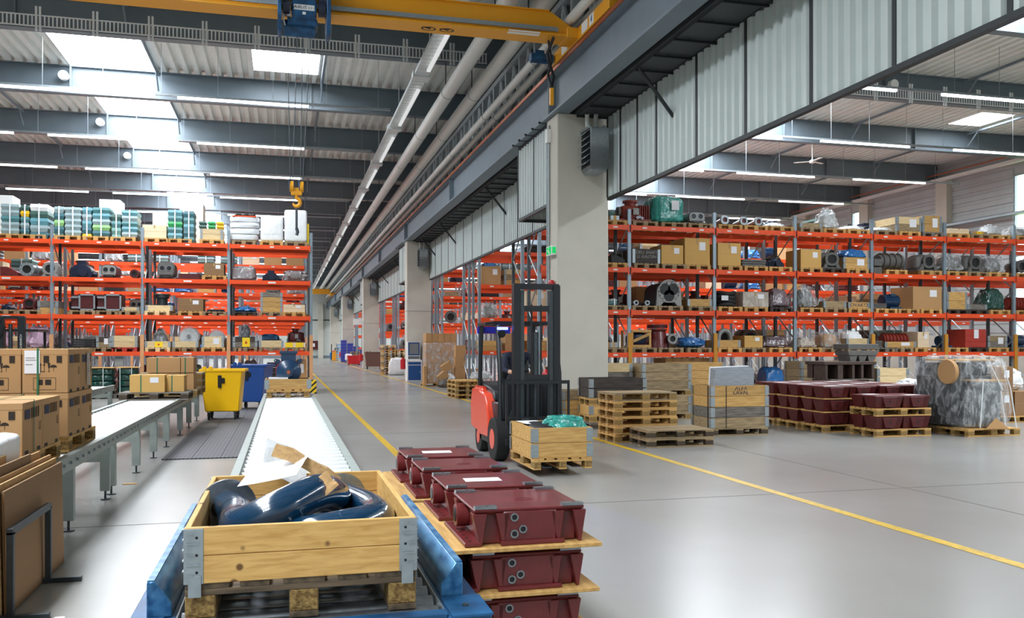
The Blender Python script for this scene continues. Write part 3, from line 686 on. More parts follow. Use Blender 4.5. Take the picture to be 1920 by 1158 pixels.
for sx in (-0.09, 0.09):
    part('sheave', MB().cyl((sx - 0.035, 0, 0.02), (sx + 0.035, 0, 0.02), 0.10, 18), M['crane_yellow'], t2); part('sheave_guard', MB().cyl((sx - 0.05, 0, 0.05), (sx - 0.036, 0, 0.05), 0.11, 14), M['blue_machine'], t2)
part('hook_block', MB().box(-0.1, -0.04, -0.14, 0.1, 0.04, 0.0), M['crane_yellow'], t2, bevel=0.01)
part('hook_curve', MB().tube([(0, 0, -0.12), (0, 0, -0.2)] + [(0.065 * sin(a) + 0.0, 0, -0.27 + 0.075 * cos(a)) for a in [0.3 + 0.42 * i for i in range(11)]], 0.032, 10, rs=[0.03, 0.03] + [0.036] * 8 + [0.03, 0.022, 0.012]), M['crane_yellow'], t2)
for dx, dx2 in ((-0.11, -0.30), (-0.07, -0.12), (0.07, -0.02), (0.11, 0.12)): part('rope', MB().cyl((dx, 0, 0.05), (dx2 + hx - hk[0], 0, 7.5 - hk[2]), 0.008, 6), M['steel_dark'], t2)
part('chain_sling', MB().tube([(0.0, 0, -0.36), (0.0, 0, -0.75)], 0.022, 6).tube([(0, 0, -0.75), (0.02, 0, -0.82), (0, 0, -0.88)], 0.03, 6), M['steel_dark'], t2)

# ================================================================== PALLET RACKS
ZT = [1.50, 2.755, 4.01, 5.265]
def rack_meshes(bay):
    out = {}
    out['up'] = MB().box(-0.05, -0.05, 0, 0.05, 0.03, 5.75)
    out['up'] = out['up'].mesh('upright', [M['steel_post']], smooth=False)
    out['upd'] = MB().box(-0.045, -0.04, 0, 0.045, 0.04, 5.75).mesh('upright', [M['steel_dark']], smooth=False)
    mb = MB(); z = 0.2; k = 0
    while z < 4.9:
        a, b = (0.05, 1.15) if k % 2 == 0 else (1.15, 0.05)
        mb.cyl((0, a, z), (0, b, z + 0.85), 0.022, 6); z += 0.85; k += 1
    out['brace'] = mb.mesh('brace', [M['steel']])
    w = bay - 0.1
    out['beam'] = MB().box(0.05, -0.06, -0.14, bay - 0.05, -0.01, 0).mesh('beam', [M['orange']], smooth=False)
    out['beamb'] = MB().box(0.05, -0.05, -0.14, bay - 0.05, 0.0, 0).mesh('beam', [M['orange']], smooth=False)
    mb = MB().box(-0.02, -0.065, -0.2, 0.02, -0.02, 0.03)
    out['conn'] = mb.mesh('beam_hook', [M['orange']], smooth=False)
    out['tag'] = MB().box(-0.07, -0.064, -0.09, 0.07, -0.06, -0.045).mesh('location_label', [M['label']], smooth=False)
    out['tagl'] = MB().box(-0.13, -0.064, -0.10, 0.13, -0.06, -0.045).mesh('location_label', [M['label']], smooth=False)
    return out
def rack_row(label, X0, sgn, nb, bay, Y, detail=2, guards=(), gmat='yellow_guard', group=None, frames=((0, 1.2), (1.85, 3.05)), tags=3, zs=1.0):
    t = thing('pallet_rack', label, 'rack', (X0, Y, 0), group=group)
    K = cached(('rack', bay), lambda: rack_meshes(bay))
    for i in range(nb + 1):
        x = sgn * i * bay
        for fi, (a, b) in enumerate(frames):
            link('upright', K['up'], t, (x, a + 0.05, 0)); link('upright', K['upd'] if detail > 1 else K['up'], t, (x, b - 0.05, 0))
            if detail > 0: link('brace', K['brace'], t, (x, a, 0))
    if detail == 2:
        for i in range(nb):
            x = i * bay if sgn > 0 else -(i + 1) * bay
            for z in ZT:
                for fi, (a, b) in enumerate(frames):
                    link('beam', K['beam'], t, (x, a, z)); link('beam', K['beamb'], t, (x, b - 0.02, z))
                link('beam_hook', K['conn'], t, (x + 0.05, 0, z)); link('beam_hook', K['conn'], t, (x + bay - 0.05, 0, z))
                if tags == 3:
                    for q in (0.5, 1.5, 2.5): link('location_label', K['tag'], t, (x + bay * q / 3, 0, z))
                else: link('location_label', K['tagl'] if z < 5 else K['tag'], t, (x + bay * 0.52, 0, z))
                if tags != 3 and z > 5:
                    for q in (0.5, 2.5): link('location_label', K['tag'], t, (x + bay * q / 3, 0, z))
    else:
        xa, xb = (0, nb * bay) if sgn > 0 else (-nb * bay, 0)
        for z in ZT:
            for (a, b) in frames:
                part('beam', MB().box(xa + 0.05, a - 0.06, z - 0.14, xb - 0.05, a - 0.01, z), M['orange'], t, smooth=False)
                part('beam', MB().box(xa + 0.05, b - 0.06, z - 0.14, xb - 0.05, b - 0.01, z), M['orange'], t, smooth=False)
            if detail == 1:
                mb = MB(); n = nb * 3
                for j in range(n): q = xa + (j + 0.5) * bay / 3; mb.box(q - 0.07, -0.064, z - 0.09, q + 0.07, -0.06, z - 0.045)
                part('location_labels', mb, M['label'], t, kind='stuff', smooth=False)
    for g in guards: part('post_guard', MB().box(sgn * g * bay - 0.06, -0.075, 0, sgn * g * bay + 0.06, -0.01, 2.08), M[gmat], t)
    return t
RB, LB, RX, LX, RY, LY = 2.775, 2.82, 7.14, 0.95, 24.2, 32.2
rack_row('orange and steel pallet rack facing the hall beside the big concrete column', RX, 1, 8, RB, RY, 2, guards=(1, 2, 4, 5, 6, 7))
rack_row('second row pallet rack standing behind the rack past the column', RX, 1, 8, RB, RY + 8, 1)
rack_row('third row pallet rack deep in the storage hall', RX, 1, 8, RB, RY + 16, 1)
rack_row('fourth row pallet rack deep in the storage hall', RX, 1, 8, RB, RY + 24, 1)
for i in range(4, 11): rack_row('distant pallet rack behind the far concrete columns, %s storage hall row' % ords[i], RX, 1, 8 if i < 6 else 2, RB, RY + 8 * i, 0, group='distant storage racks')
rack_row('orange and steel pallet rack closing the main hall behind the yellow bin', LX, -1, 8, LB, LY, 2, guards=(0, 1, 2, 3, 4), gmat='tan_guard', tags=1)
rack_row('second row pallet rack behind the main hall rack', LX, -1, 8, LB, LY + 8, 1, guards=(0, 1, 2, 3), gmat='tan_guard')
rack_row('third row pallet rack behind the main hall rack', LX, -1, 8, LB, LY + 16, 1, guards=(0, 1, 2, 3), gmat='tan_guard')
rack_row('fourth row pallet rack behind the main hall rack', LX, -1, 8, LB, LY + 24, 1)
for i in range(4, 7): rack_row('far rack showing as orange lines through the main hall racks, %s row' % ords[i], LX, -1, 8, LB, LY + 8 * i, 0, group='far main hall racks')
# striped guard posts at the rack corners
def stripe_mat():
    m = pm('hazard_stripes', 'f4c818', 0.5); N = m.node_tree.nodes; L = m.node_tree.links
    tc = N.new('ShaderNodeTexCoord'); mp = N.new('ShaderNodeMapping'); mp.inputs['Rotation'].default_value = (0, R(42), 0); L.new(tc.outputs['Object'], mp.inputs[0])
    wv = N.new('ShaderNodeTexWave'); wv.inputs['Scale'].default_value = 2.2; wv.bands_direction = 'Z'; L.new(mp.outputs[0], wv.inputs['Vector'])
    g = N.new('ShaderNodeMath'); g.operation = 'GREATER_THAN'; g.inputs[1].default_value = 0.62; L.new(wv.outputs['Fac'], g.inputs[0])
    mx = N.new('ShaderNodeMix'); mx.data_type = 'RGBA'; mx.inputs['A'].default_value = lin('f4c818'); mx.inputs['B'].default_value = lin('161616')
    L.new(g.outputs[0], mx.inputs['Factor']); L.new(mx.outputs['Result'], N['Principled BSDF'].inputs['Base Color']); return m
M['hazard'] = stripe_mat()
for lab, x, y in (('black and yellow striped corner guard at the rack end by the rollers', LX + 0.02, LY - 0.32), ('black and yellow striped guard at the second row rack between the columns', RX - 0.1, RY + 7.6)):
    t = thing('corner_guard', lab, 'guard', (x, y, 0)); part('guard_shell', MB().prism([(-0.16, 0), (0.16, 0), (0.16, 0.2), (0.1, 0.2), (0.1, 0.05), (-0.1, 0.05), (-0.1, 0.2), (-0.16, 0.2)], 'z', 0.01, 0.5), M['hazard'], t, bevel=0.01); part('foot_plate', MB().box(-0.2, -0.04, 0, 0.2, 0.24, 0.012), M['steel_dark'], t)
t = thing('yellow_marker', 'small yellow marker plate on top of the rack end post', 'marker', (LX - 0.12, LY + 0.2, 5.75)); part('plate', MB().box(-0.05, 0, -0.4, 0.05, 0.02, 0.35), M['yellow_card'], t); part('clip', MB().box(-0.06, 0.02, -0.2, 0.14, 0.04, -0.1), M['steel'], t)

# ================================================================== GOODS
def pallet_mb(w=0.8, d=1.2):
    mb = MB()
    for x in (-0.3275, -0.17, 0, 0.17, 0.3275):
        bw = 0.145 if abs(x) > 0.3 or x == 0 else 0.1
        mb.box(x - bw / 2, 0, 0.122, x + bw / 2, d, 0.144)
    for y in (0, (d - 0.145) / 2, d - 0.145):
        mb.box(-w / 2, y, 0.1, w / 2, y + 0.145, 0.122)
        for x in (-w / 2 + 0.05, 0, w / 2 - 0.05): mb.box(x - (0.05 if x else 0.0725), y, 0.022, x + (0.05 if x else 0.0725), y + 0.145, 0.1)
    for x in (-w / 2 + 0.05, 0, w / 2 - 0.05): mb.box(x - (0.05 if x else 0.0725), 0, 0, x + (0.05 if x else 0.0725), d, 0.022)
    return mb
def pallet_simple(label, x, y, z, mat='wood', rot=0, group=None):
    me = cached(('palm', mat), lambda: pallet_mb().mesh('pallet', [M[mat]], smooth=False))
    o = link('pallet', me, None, (x, y, z), rot); return tag(o, label, 'pallet', group)
def pallet(label, x, y, z, mat='wood', blk='chip', rot=0, group=None, parent=None):
    """EUR pallet in pieces: local x is the 1.2 m side, origin mid of the front long side"""
    t = thing('pallet', label, 'pallet', (x, y, z), rot, group)
    my = mat + 'y' if (mat + 'y') in M else mat
    D = lambda w, h, dd: cached(('pb', mat, w, dd), lambda: MB().box(-w / 2, 0, 0, w / 2, dd, h).mesh('deck_board', [M[mat if w > dd else my if my in M else mat]], 0.002, smooth=False))
    for i, (yy, bw) in enumerate(((0, 0.145), (0.18, 0.1), (0.3275, 0.145), (0.52, 0.1), (0.655, 0.145))): link('deck_board', D(1.2, 0.022, bw), t, (0, yy, 0.122), (0, 0, random.uniform(-0.003, 0.003)))
    for xx in (-0.5275, 0, 0.5275): link('cross_board', cached(('pc', mat), lambda: MB().box(-0.0725, 0, 0, 0.0725, 0.8, 0.022).mesh('cross_board', [M[my]], 0.002, smooth=False)), t, (xx, 0, 0.1))
    for yy in (0, 0.35, 0.7): link('bottom_board', D(1.2, 0.022, 0.1), t, (0, yy, 0))
    for xx in (-0.5275, 0, 0.5275):
        for yy in (0, 0.35, 0.7): link('block', cached(('pk', blk), lambda: MB().box(-0.0725, 0, 0, 0.0725, 0.1, 0.078).mesh('block', [M[blk]], 0.004, smooth=False)), t, (xx, yy, 0.022))
    return t
def hinge_mb(h):
    mb = MB().box(-0.012, -0.004, 0.01, 0.07, 0, h - 0.01).box(-0.016, -0.004, 0.01, -0.012, 0.07, h - 0.01)
    for k in range(3): mb.box(0.0, -0.008, h * (0.2 + 0.28 * k), 0.06, -0.004, h * (0.2 + 0.28 * k) + 0.006)
    return mb
def crate_parts(t, w, d, mats, hl=0.195, z0=0, hinges=True):
    for i, mt in enumerate(mats):
        z = z0 + i * 0.2 * (hl / 0.195)
        def mk(mt=mt):
            mb = MB().box(-w / 2, 0, 0, w / 2, 0.022, hl).box(-w / 2, d - 0.022, 0, w / 2, d, hl).box(-w / 2, 0.022, 0, -w / 2 + 0.022, d - 0.022, hl).box(w / 2 - 0.022, 0.022, 0, w / 2, d - 0.022, hl)
            for zz in (hl * 0.5,):
                pass
            return mb.mesh('collar', [M[mt]], 0.002, smooth=False)
        link('collar', cached(('col', mt, round(w, 3), round(d, 3), round(hl, 3)), mk), t, (0, 0, z))
        if hinges:
            hm = cached(('hinge', round(hl, 3)), lambda: hinge_mb(hl).mesh('corner_hinge', [M['steel']], smooth=False))
            link('corner_hinge', hm, t, (-w / 2, 0, z)); link('corner_hinge', hm, t, (w / 2, 0, z), scale=(-1, 1, 1))
            if d > 0.3: link('corner_hinge', hm, t, (-w / 2, d, z), scale=(1, -1, 1))
def G_carton(t, w, d, h, mat='carton', label=True, tape=True, lab2=False, **k):
    part('carton_body', MB().box(-w / 2, 0, 0, w / 2, d, h), M[mat], t, bevel=0.004, smooth=False)
    if tape: part('tape', MB().box(-0.025, -0.002, h * 0.75, 0.025, 0, h).box(-0.025, 0, h, 0.025, d, h + 0.002).box(-w / 2, -0.0015, h * 0.5, w / 2, 0, h * 0.5 + 0.006), M['tape'], t)
    if label: part('paper_label', MB().box(w * 0.08, -0.004, h * 0.55, w * 0.32, -0.001, h * 0.85), M['paper'], t)
def G_crate(t, w, d, h, mats=('wood',), fill=None, label=False, ylab=False, **k):
    n = len(mats); crate_parts(t, w, d, mats, h / n - 0.004)
    part('contents', MB().box(-w / 2 + 0.025, 0.025, 0.01, w / 2 - 0.025, d - 0.025, h * 0.8), M[fill or 'cast_d'], t)
    if label: part('paper_label', MB().box(w * 0.02, -0.006, h * 0.3, w * 0.3, -0.002, h * 0.85), M['paper'], t)
    if ylab: part('yellow_notice', MB().box(-w * 0.12, -0.006, h * 0.05, w * 0.2, -0.002, h * 0.9), M['yellow_card'], t); part('red_mark', MB().prism([(-w * 0.02, h * 0.35), (w * 0.1, h * 0.35), (w * 0.04, h * 0.65)], 'y', -0.008, -0.006), M['red'], t)
def G_trays(t, w, d, h, n=5, cols=None, strap=True, mat0=None, **k):
    hh = h / n
    for i in range(n):
        m = cols[i % len(cols)] if cols else random.choice(M['teal'])
        if isinstance(m, str): m = M[m]
        mb = MB().frustum(-w / 2 + 0.03, 0.03, w / 2 - 0.03, d - 0.03, i * hh + 0.004, -w / 2, 0, w / 2, d, (i + 0.55) * hh).frustum(-w / 2, 0, w / 2, d, (i + 0.55) * hh, -w / 2 + 0.02, 0.02, w / 2 - 0.02, d - 0.02, (i + 1) * hh - 0.004)
        mb.box(-w * 0.18, -0.006, (i + 0.45) * hh, w * 0.18, 0.01, (i + 0.62) * hh)
        part('tray', mb, m, t, smooth=False)
    if strap: part('strap', MB().box(-0.02, -0.012, 0, 0.02, -0.006, h + 0.01).box(-0.02, -0.006, h, 0.02, d, h + 0.012), M['white_strap'], t)
def G_wrap(t, w, d, h, mat='f_clear', core='cast', p=0.45, amp=0.07, top=0.7, seed=None, white=False, **k):
    sd = seed if seed is not None else random.random() * 50
    if core: part('wrapped_load', MB().blob(0, d / 2, 0.01, w * 0.8, d * 0.8, h * 0.86, p=0.6, amp=0.03, seed=sd + 3, top=top), M[core], t)
    part('plastic_film', MB().blob(0, d / 2, 0, w, d, h, p=p, amp=amp, seed=sd, nu=36, nv=20, freq=5 / max(0.4, h), top=top), M[mat], t)
    if white: part('paper_label', MB().box(w * 0.05, -0.03, h * 0.45, w * 0.28, -0.025, h * 0.8), M['paper'], t)
def G_oval(t, w, d, h, mat='cast', sx=1.15, **k):
    """cast casing with a wide oval flange facing the aisle"""
    r = h * 0.40; cz = h * 0.55
    part('body', MB().blob(0, d * 0.55, 0, w * 0.95, d * 0.8, h, p=0.5, amp=0.02, seed=3, top=0.85).box(-w * 0.5, 0.05, 0, w * 0.5, d * 0.9, h * 0.08), M[mat], t)
    part('flange', MB().ring((0, 0.02, cz), (0, 0.07, cz), r, r * 0.66, 28, sq=0.8, sx=sx), M[mat], t); part('opening', MB().cyl((0, 0.055, cz), (0, 0.09, cz), r * 0.72, 24), M['black'], t, label='dark opening')
    part('foot', MB().prism([(-w * 0.45, 0), (-w * 0.25, 0), (-w * 0.18, h * 0.4), (-w * 0.3, h * 0.4)], 'y', 0.03, 0.09).prism([(w * 0.25, 0), (w * 0.45, 0), (w * 0.3, h * 0.4), (w * 0.18, h * 0.4)], 'y', 0.03, 0.09), M[mat], t)
def G_round(t, w, d, h, mat='cast_l', **k):
    r = min(w * 0.42, h * 0.48); cz = r + 0.01; cx = -w * 0.08
    part('barrel', MB().cyl((cx, 0.06, cz), (cx + w * 0.3, d, cz), r * 0.8, 24, caps=False).cyl((cx, 0.2, cz), (cx + 0.02, 0.24, cz), r * 0.9, 24).cyl((cx + w * .1, 0.5 * d, cz), (cx + w * .11, 0.5 * d + 0.05, cz), r * 0.95, 24), M[mat], t)
    fl = part('flange', MB().ring((cx, 0, cz), (cx, 0.06, cz), r, r * 0.6, 28), M[mat], t); part('bore', MB().cyl((cx, 0.05, cz), (cx, 0.3, cz), r * 0.62, 24), M['black'], t)
    b = MB()
    for i in range(10): a = i * pi / 5; b.cyl((cx + r * 0.82 * cos(a), -0.012, cz + r * 0.82 * sin(a)), (cx + r * 0.82 * cos(a), 0, cz + r * 0.82 * sin(a)), r * 0.06, 6)
    part('bolt_holes', b, M['cast_d'], t, kind='stuff')
def G_twin(t, w, d, h, mat='cast', face='cast_l', body='oxide_d', **k):
    """gear case: two round bores side by side in a rounded face plate"""
    n = 20; po = [(w * 0.42 * math.copysign(abs(cos(a)) ** 0.6, cos(a)), h * 0.52 + h * 0.46 * math.copysign(abs(sin(a)) ** 0.6, sin(a))) for a in [2 * pi * i / n for i in range(n)]]
    part('body', MB().prism(po, 'y', 0.06, d).box(-w * 0.5, 0.1, 0, w * 0.5, d * 0.9, h * 0.12), M[body], t); part('face_plate', MB().prism([(u * 0.9, (v - h / 2) * 0.9 + h / 2) for u, v in po], 'y', 0, 0.06), M[face], t)
    for sx in (-1, 1): part('bore', MB().cyl((sx * w * 0.17, -0.005, h * 0.6), (sx * w * 0.17, 0.05, h * 0.6), w * 0.12, 18), M['black'], t); part('bore_rim', MB().ring((sx * w * 0.17, -0.012, h * 0.6), (sx * w * 0.17, 0, h * 0.6), w * 0.145, w * 0.12, 18), M['mach'], t)
    part('slot', MB().box(-w * 0.28, -0.006, h * 0.14, w * 0.28, 0.03, h * 0.24), M['black'], t)
def G_tri(t, w, d, h, **k):
    """large bearing housing: arched plate with three meeting bores on splayed feet"""
    n = 18; po = [(-w * 0.45, 0), (-w * 0.3, 0), (-w * 0.2, h * 0.14), (w * 0.2, h * 0.14), (w * 0.3, 0), (w * 0.45, 0), (w * 0.42, h * 0.55)] + [(w * 0.42 * cos(a), h * 0.58 + h * 0.42 * sin(a)) for a in [pi * i / n for i in range(1, n)]] + [(-w * 0.42, h * 0.55)]
    part('arched_plate', MB().prism(po, 'y', 0, 0.08), M['cast_l'], t); part('body', MB().prism([(u * 0.93 - w * 0.06, v * 0.96) for u, v in po], 'y', 0.08, d), M['cast_d'], t)
    for cx, cz in ((-0.15, 0.68), (0.15, 0.68), (0, 0.42)): part('bore', MB().cyl((cx * w, -0.006, cz * h), (cx * w, 0.05, cz * h), w * 0.19, 22), M['black'], t)
    part('hub_ring', MB().ring((0, -0.012, h * 0.6), (0, 0, h * 0.6), w * 0.38, w * 0.34, 28), M['cast_l'], t)
    b = MB()
    for i in range(14): a = i * 2 * pi / 14; b.cyl((w * 0.36 * cos(a), -0.02, h * 0.58 + h * 0.37 * sin(a)), (w * 0.36 * cos(a), 0, h * 0.58 + h * 0.37 * sin(a)), 0.018, 6)
    part('bolts', b, M['cast_d'], t, kind='stuff')
def G_frame(t, w, d, h, body='oxide_d', **k):
    """rectangular machined window frame of a red casing"""
    x0, x1 = -w * 0.18, w * 0.5
    part('body', MB().box(x0, 0.05, 0, x1, d, h).box(-w * 0.5, 0.12, 0.02, x0, d, h * 0.95), M[body], t, bevel=0.015)
    mb = MB().box(x0, 0, 0, x0 + 0.05, 0.05, h).box(x1 - 0.05, 0, 0, x1, 0.05, h).box(x0, 0, 0, x1, 0.05, 0.05).box(x0, 0, h - 0.05, x1, 0.05, h)
    part('machined_frame', mb, M['steel'], t, label='bright machined frame'); part('opening', MB().box(x0 + 0.05, 0.04, 0.05, x1 - 0.05, 0.055, h - 0.05), M['oxide_d'], t)
    for z in (0.12, 0.75): part('lug', MB().box(-w * 0.5, 0.06, h * z, x0, 0.12, h * z + 0.06), M['steel'], t)
    for z in (0.25, 0.4, 0.55, 0.7, 0.85): part('rib', MB().box(x0 + 0.06, 0.035, h * z, x1 - 0.06, 0.05, h * z + 0.012), M['oxide'], t)
def G_pump(t, w, d, h, body='oxide_b', **k):
    """finned pump housing with a neck on top"""
    part('body', MB().blob(0, d / 2, 0, w * 0.9, d * 0.8, h * 0.78, p=0.5, amp=0.01, seed=9), M[body], t)
    part('neck', MB().cyl((-w * 0.05, d * 0.4, h * 0.7), (-w * 0.05, d * 0.4, h * 0.96), w * 0.17, 18).cyl((-w * 0.05, d * 0.4, h * 0.9), (-w * 0.05, d * 0.4, h), w * 0.23, 18), M[body], t)
    for i in range(5): part('rib', MB().box(w * (0.14 + 0.07 * i), 0.04, h * 0.1, w * (0.16 + 0.07 * i), d * 0.9, h * 0.76), M[body], t)
    part('base_foot', MB().box(-w * 0.5, 0.05, 0, w * 0.5, d * 0.9, h * 0.1), M[body], t)
    part('side_flange', MB().ring((-w * 0.5, d * 0.3, h * 0.42), (-w * 0.44, d * 0.3, h * 0.42), h * 0.26, h * 0.14, 20), M['cast'], t); part('name_plate', MB().box(-w * 0.08, 0.01, h * 0.3, w * 0.1, 0.04, h * 0.6), M['cast_l'], t)
    for px_, pz in ((0.05, 0.16), (0.12, 0.2), (0.2, 0.14)): part('port', MB().ring((w * px_, 0.0, h * pz), (w * px_, 0.06, h * pz), w * 0.04, w * 0.02, 12), M['mach'], t)
def G_valve(t, w, d, h, body='oxide_b', n=2, **k):
    for i in range(n):
        cx = -w / 2 + w * (i + 0.5) / n; r = h * 0.45
        part('barrel', MB().tube([(cx + w / n * 0.3, d, h * 0.4), (cx + w / n * 0.15, d * 0.4, h * 0.5), (cx, 0.08, h * 0.5)], r * 0.75, 16), M[body], t)
        part('flange', MB().ring((cx, 0.02, h * 0.5), (cx, 0.09, h * 0.5), r, r * 0.55, 22, sq=0.75), M['steel'], t, label='bright flange ring'); part('bore', MB().cyl((cx, 0.06, h * 0.5), (cx, 0.1, h * 0.5), r * 0.58, 18), M[body], t)
def G_taper(t, w, d, h, body='oxide', **k):
    """bell-shaped red casing with a round pipe flange"""
    part('bell', MB().lathe([(w * 0.44, 0), (w * 0.40, h * 0.3), (w * 0.30, h * 0.7), (w * 0.36, h * 0.76), (w * 0.36, h * 0.8), (w * 0.26, h * 0.82)], 22, T=Matrix.Translation((-w * 0.08, d * 0.55, 0))), M[body], t)
    part('top_flange', MB().cyl((-w * 0.08, d * 0.55, h * 0.85), (-w * 0.08, d * 0.55, h), w * 0.38, 22), M['oxide_d'], t)
    part('pipe_flange', MB().ring((w * 0.28, 0, h * 0.38), (w * 0.28, 0.06, h * 0.38), w * 0.19, w * 0.11, 24), M['cast_l'], t, label='grey pipe flange'); part('pipe_bore', MB().cyl((w * 0.28, 0.05, h * 0.38), (w * 0.28, 0.3, h * 0.38), w * 0.13, 20), M['black'], t)
def G_motor(t, w, d, h, mat='blue_motor', **k):
    r = h * 0.40
    part('stator', MB().cyl((-w * 0.42, d * 0.45, r + 0.06), (w * 0.3, d * 0.45, r + 0.06), r, 24), M[mat], t)
    f = MB()
    for i in range(18):
        a = pi * 2 * i / 18; T_ = Matrix.Translation((0, d * 0.45, r + 0.06)) @ Matrix.Rotation(a, 4, 'X'); f.box(-w * 0.38, -0.006, r * 0.98, w * 0.22, 0.006, r * 1.14, T=T_)
    part('cooling_fins', f, M[mat], t, kind='stuff')
    part('end_shield', MB().cyl((w * 0.3, d * 0.45, r + 0.06), (w * 0.4, d * 0.45, r + 0.06), r * 1.08, 24, r2=r * 0.5), M[mat], t)
    part('end_shield', MB().cyl((-w * 0.46, d * 0.45, r + 0.06), (-w * 0.40, d * 0.45, r + 0.06), r * 1.05, 24), M[mat], t)
    part('shaft', MB().cyl((w * 0.4, d * 0.45, r + 0.06), (w * 0.5, d * 0.45, r + 0.06), r * 0.18, 12), M['mach'], t)
    part('terminal_box', MB().box(-w * 0.15, d * 0.25, 2 * r, w * 0.1, d * 0.6, h), M[mat], t, bevel=0.01); part('foot', MB().box(-w * 0.35, 0.05, 0, w * 0.25, d * 0.85, 0.06), M[mat], t)
def G_gearbox(t, w, d, h, mat='navy', **k):
    part('casing', MB().prism([(-w * 0.5, 0), (w * 0.32, 0), (w * 0.4, h * 0.2), (w * 0.30, h * 0.55), (w * 0.12, h * 0.8), (-w * 0.2, h * 0.8), (-w * 0.45, h * 0.5)], 'y', 0.08, d), M[mat], t, bevel=0.02)
    part('inspection_cover', MB().box(-w * 0.22, d * 0.2, h * 0.8, w * 0.12, d * 0.7, h), M[mat], t, bevel=0.01); part('hub', MB().cyl((w * 0.02, 0, h * 0.35), (w * 0.02, 0.1, h * 0.35), h * 0.28, 20), M[mat], t)
    part('shaft_tail', MB().cyl((w * 0.3, d * 0.4, h * 0.25), (w * 0.52, d * 0.4, h * 0.2), h * 0.17, 14), M[mat], t)
    for i in range(5): part('rib', MB().box(-w * (0.4 - 0.08 * i), 0.05, h * 0.1, -w * (0.385 - 0.08 * i), 0.09, h * 0.6), M[mat], t)
def G_fins(t, w, d, h, mat='oxide_b', n=7, **k):
    part('core', MB().cyl((-w * 0.5, d * 0.4, h * 0.5), (w * 0.5, d * 0.4, h * 0.5), h * 0.4, 20), M[mat], t)
    for i in range(n): x = -w / 2 + w * (i + 0.5) / n; part('fin', MB().cyl((x - 0.012, d * 0.4, h * 0.5), (x + 0.012, d * 0.4, h * 0.5), h * 0.5, 22), M[mat], t)
def G_upipe(t, w, d, h, **k):
    a = [(-w * 0.38 * cos(q), d * 0.4, h * 0.45 + h * 0.42 * sin(q)) for q in [pi * i / 10 for i in range(11)]]
    part('bent_pipe', MB().tube([(-w * 0.38, d * 0.4, 0)] + a + [(w * 0.38, d * 0.4, 0)], 0.075, 12), M['cast_l'], t); part('clamp', MB().box(-w * 0.48, d * 0.3, h * 0.3, -w * 0.3, d * 0.5, h * 0.36), M['steel'], t)
def G_arch(t, w, d, h, core='f_white', **k):
    """drum standing on edge in plastic film"""
    part('drum', MB().cyl((0, 0.1, h * 0.48), (0, d * 0.7, h * 0.48), h * 0.42, 26), M['sack'], t)
    part('plastic_film', MB().cyl((0, 0.04, h * 0.5), (0, d * 0.8, h * 0.5), h * 0.5, 30, r2=h * 0.47), M['f_clear'], t); part('hub', MB().cyl((0, 0.06, h * 0.48), (0, 0.1, h * 0.48), h * 0.1, 14), M['cast'], t)
def G_slabs(t, w, d, h, mat='cast', n=4, **k):
    for i in range(n): part('slab', MB().box(-w / 2 + random.uniform(0, .03), random.uniform(0, .03), i * h / n, w / 2 - random.uniform(0, .03), d, (i + 0.82) * h / n), M[mat], t, bevel=0.006, smooth=False)
def G_sacks(t, w, d, h, n=4, top='black', **k):
    for i in range(n): part('sack', MB().blob(random.uniform(-.02, .02), d / 2, i * h / n * 0.96, w, d, h / n * 1.1, p=0.4, amp=0.035, seed=i * 7 + 1, nv=8), M['sack'], t)
    for i in range(3): part('dark_bag', MB().blob(-w * 0.22 + i * w * 0.24, d * 0.3, h * 0.95, w * 0.26, d * 0.6, 0.13, p=0.6, amp=0.03, seed=i, nv=6), M['black'], t)
    part('orange_edge', MB().box(-w * 0.4, 0.0, h * 0.95, w * 0.4, 0.06, h * 0.99), M['orange'], t)
def G_whitebox(t, w, d, h, **k):
    part('foam_block', MB().blob(0, d / 2, 0, w, d, h, p=0.18, amp=0.01, seed=2, nu=28, nv=14), M['f_white'], t); part('corner_tape', MB().box(-w * 0.4, -0.005, h * 0.3, w * 0.4, 0.0, h * 0.31), M['paper'], t)
def G_framecrate(t, w, d, h, **k):
    b = 0.06
    mb = MB().box(-w / 2, 0, 0, -w / 2 + b, 0.04, h).box(w / 2 - b, 0, 0, w / 2, 0.04, h); part('corner_post', mb, M['wood_y'], t, smooth=False)
    part('cross_rail', MB().box(-w / 2, -0.02, 0, w / 2, 0, b * 1.4).box(-w / 2, -0.02, h - b * 1.2, w / 2, 0, h), M['wood'], t, smooth=False)
    part('diagonal_board', MB().add([(-w / 2 + b, -0.02, h * .28), (-w / 2 + b, -0.02, h * .45), (w / 2 - b, -0.02, h * .85), (w / 2 - b, -0.02, h * .68), (-w / 2 + b, 0, h * .28), (-w / 2 + b, 0, h * .45), (w / 2 - b, 0, h * .85), (w / 2 - b, 0, h * .68)], [(0, 3, 2, 1), (4, 5, 6, 7), (0, 1, 5, 4), (2, 3, 7, 6), (1, 2, 6, 5), (0, 4, 7, 3)]), M['wood'], t, smooth=False)
    part('rear_frame', MB().box(-w / 2, d - 0.05, 0, -w / 2 + b, d, h).box(w / 2 - b, d - 0.05, 0, w / 2, d, h).box(-w / 2, 0, 0, w / 2, d, 0.04).box(-w / 2, 0, h - 0.03, w / 2, d, h), M['wood'], t, smooth=False)
    part('contents', MB().blob(0, d / 2, 0.04, w * 0.8, d * 0.8, h * 0.8, seed=4, amp=0.02), M['navy'], t)
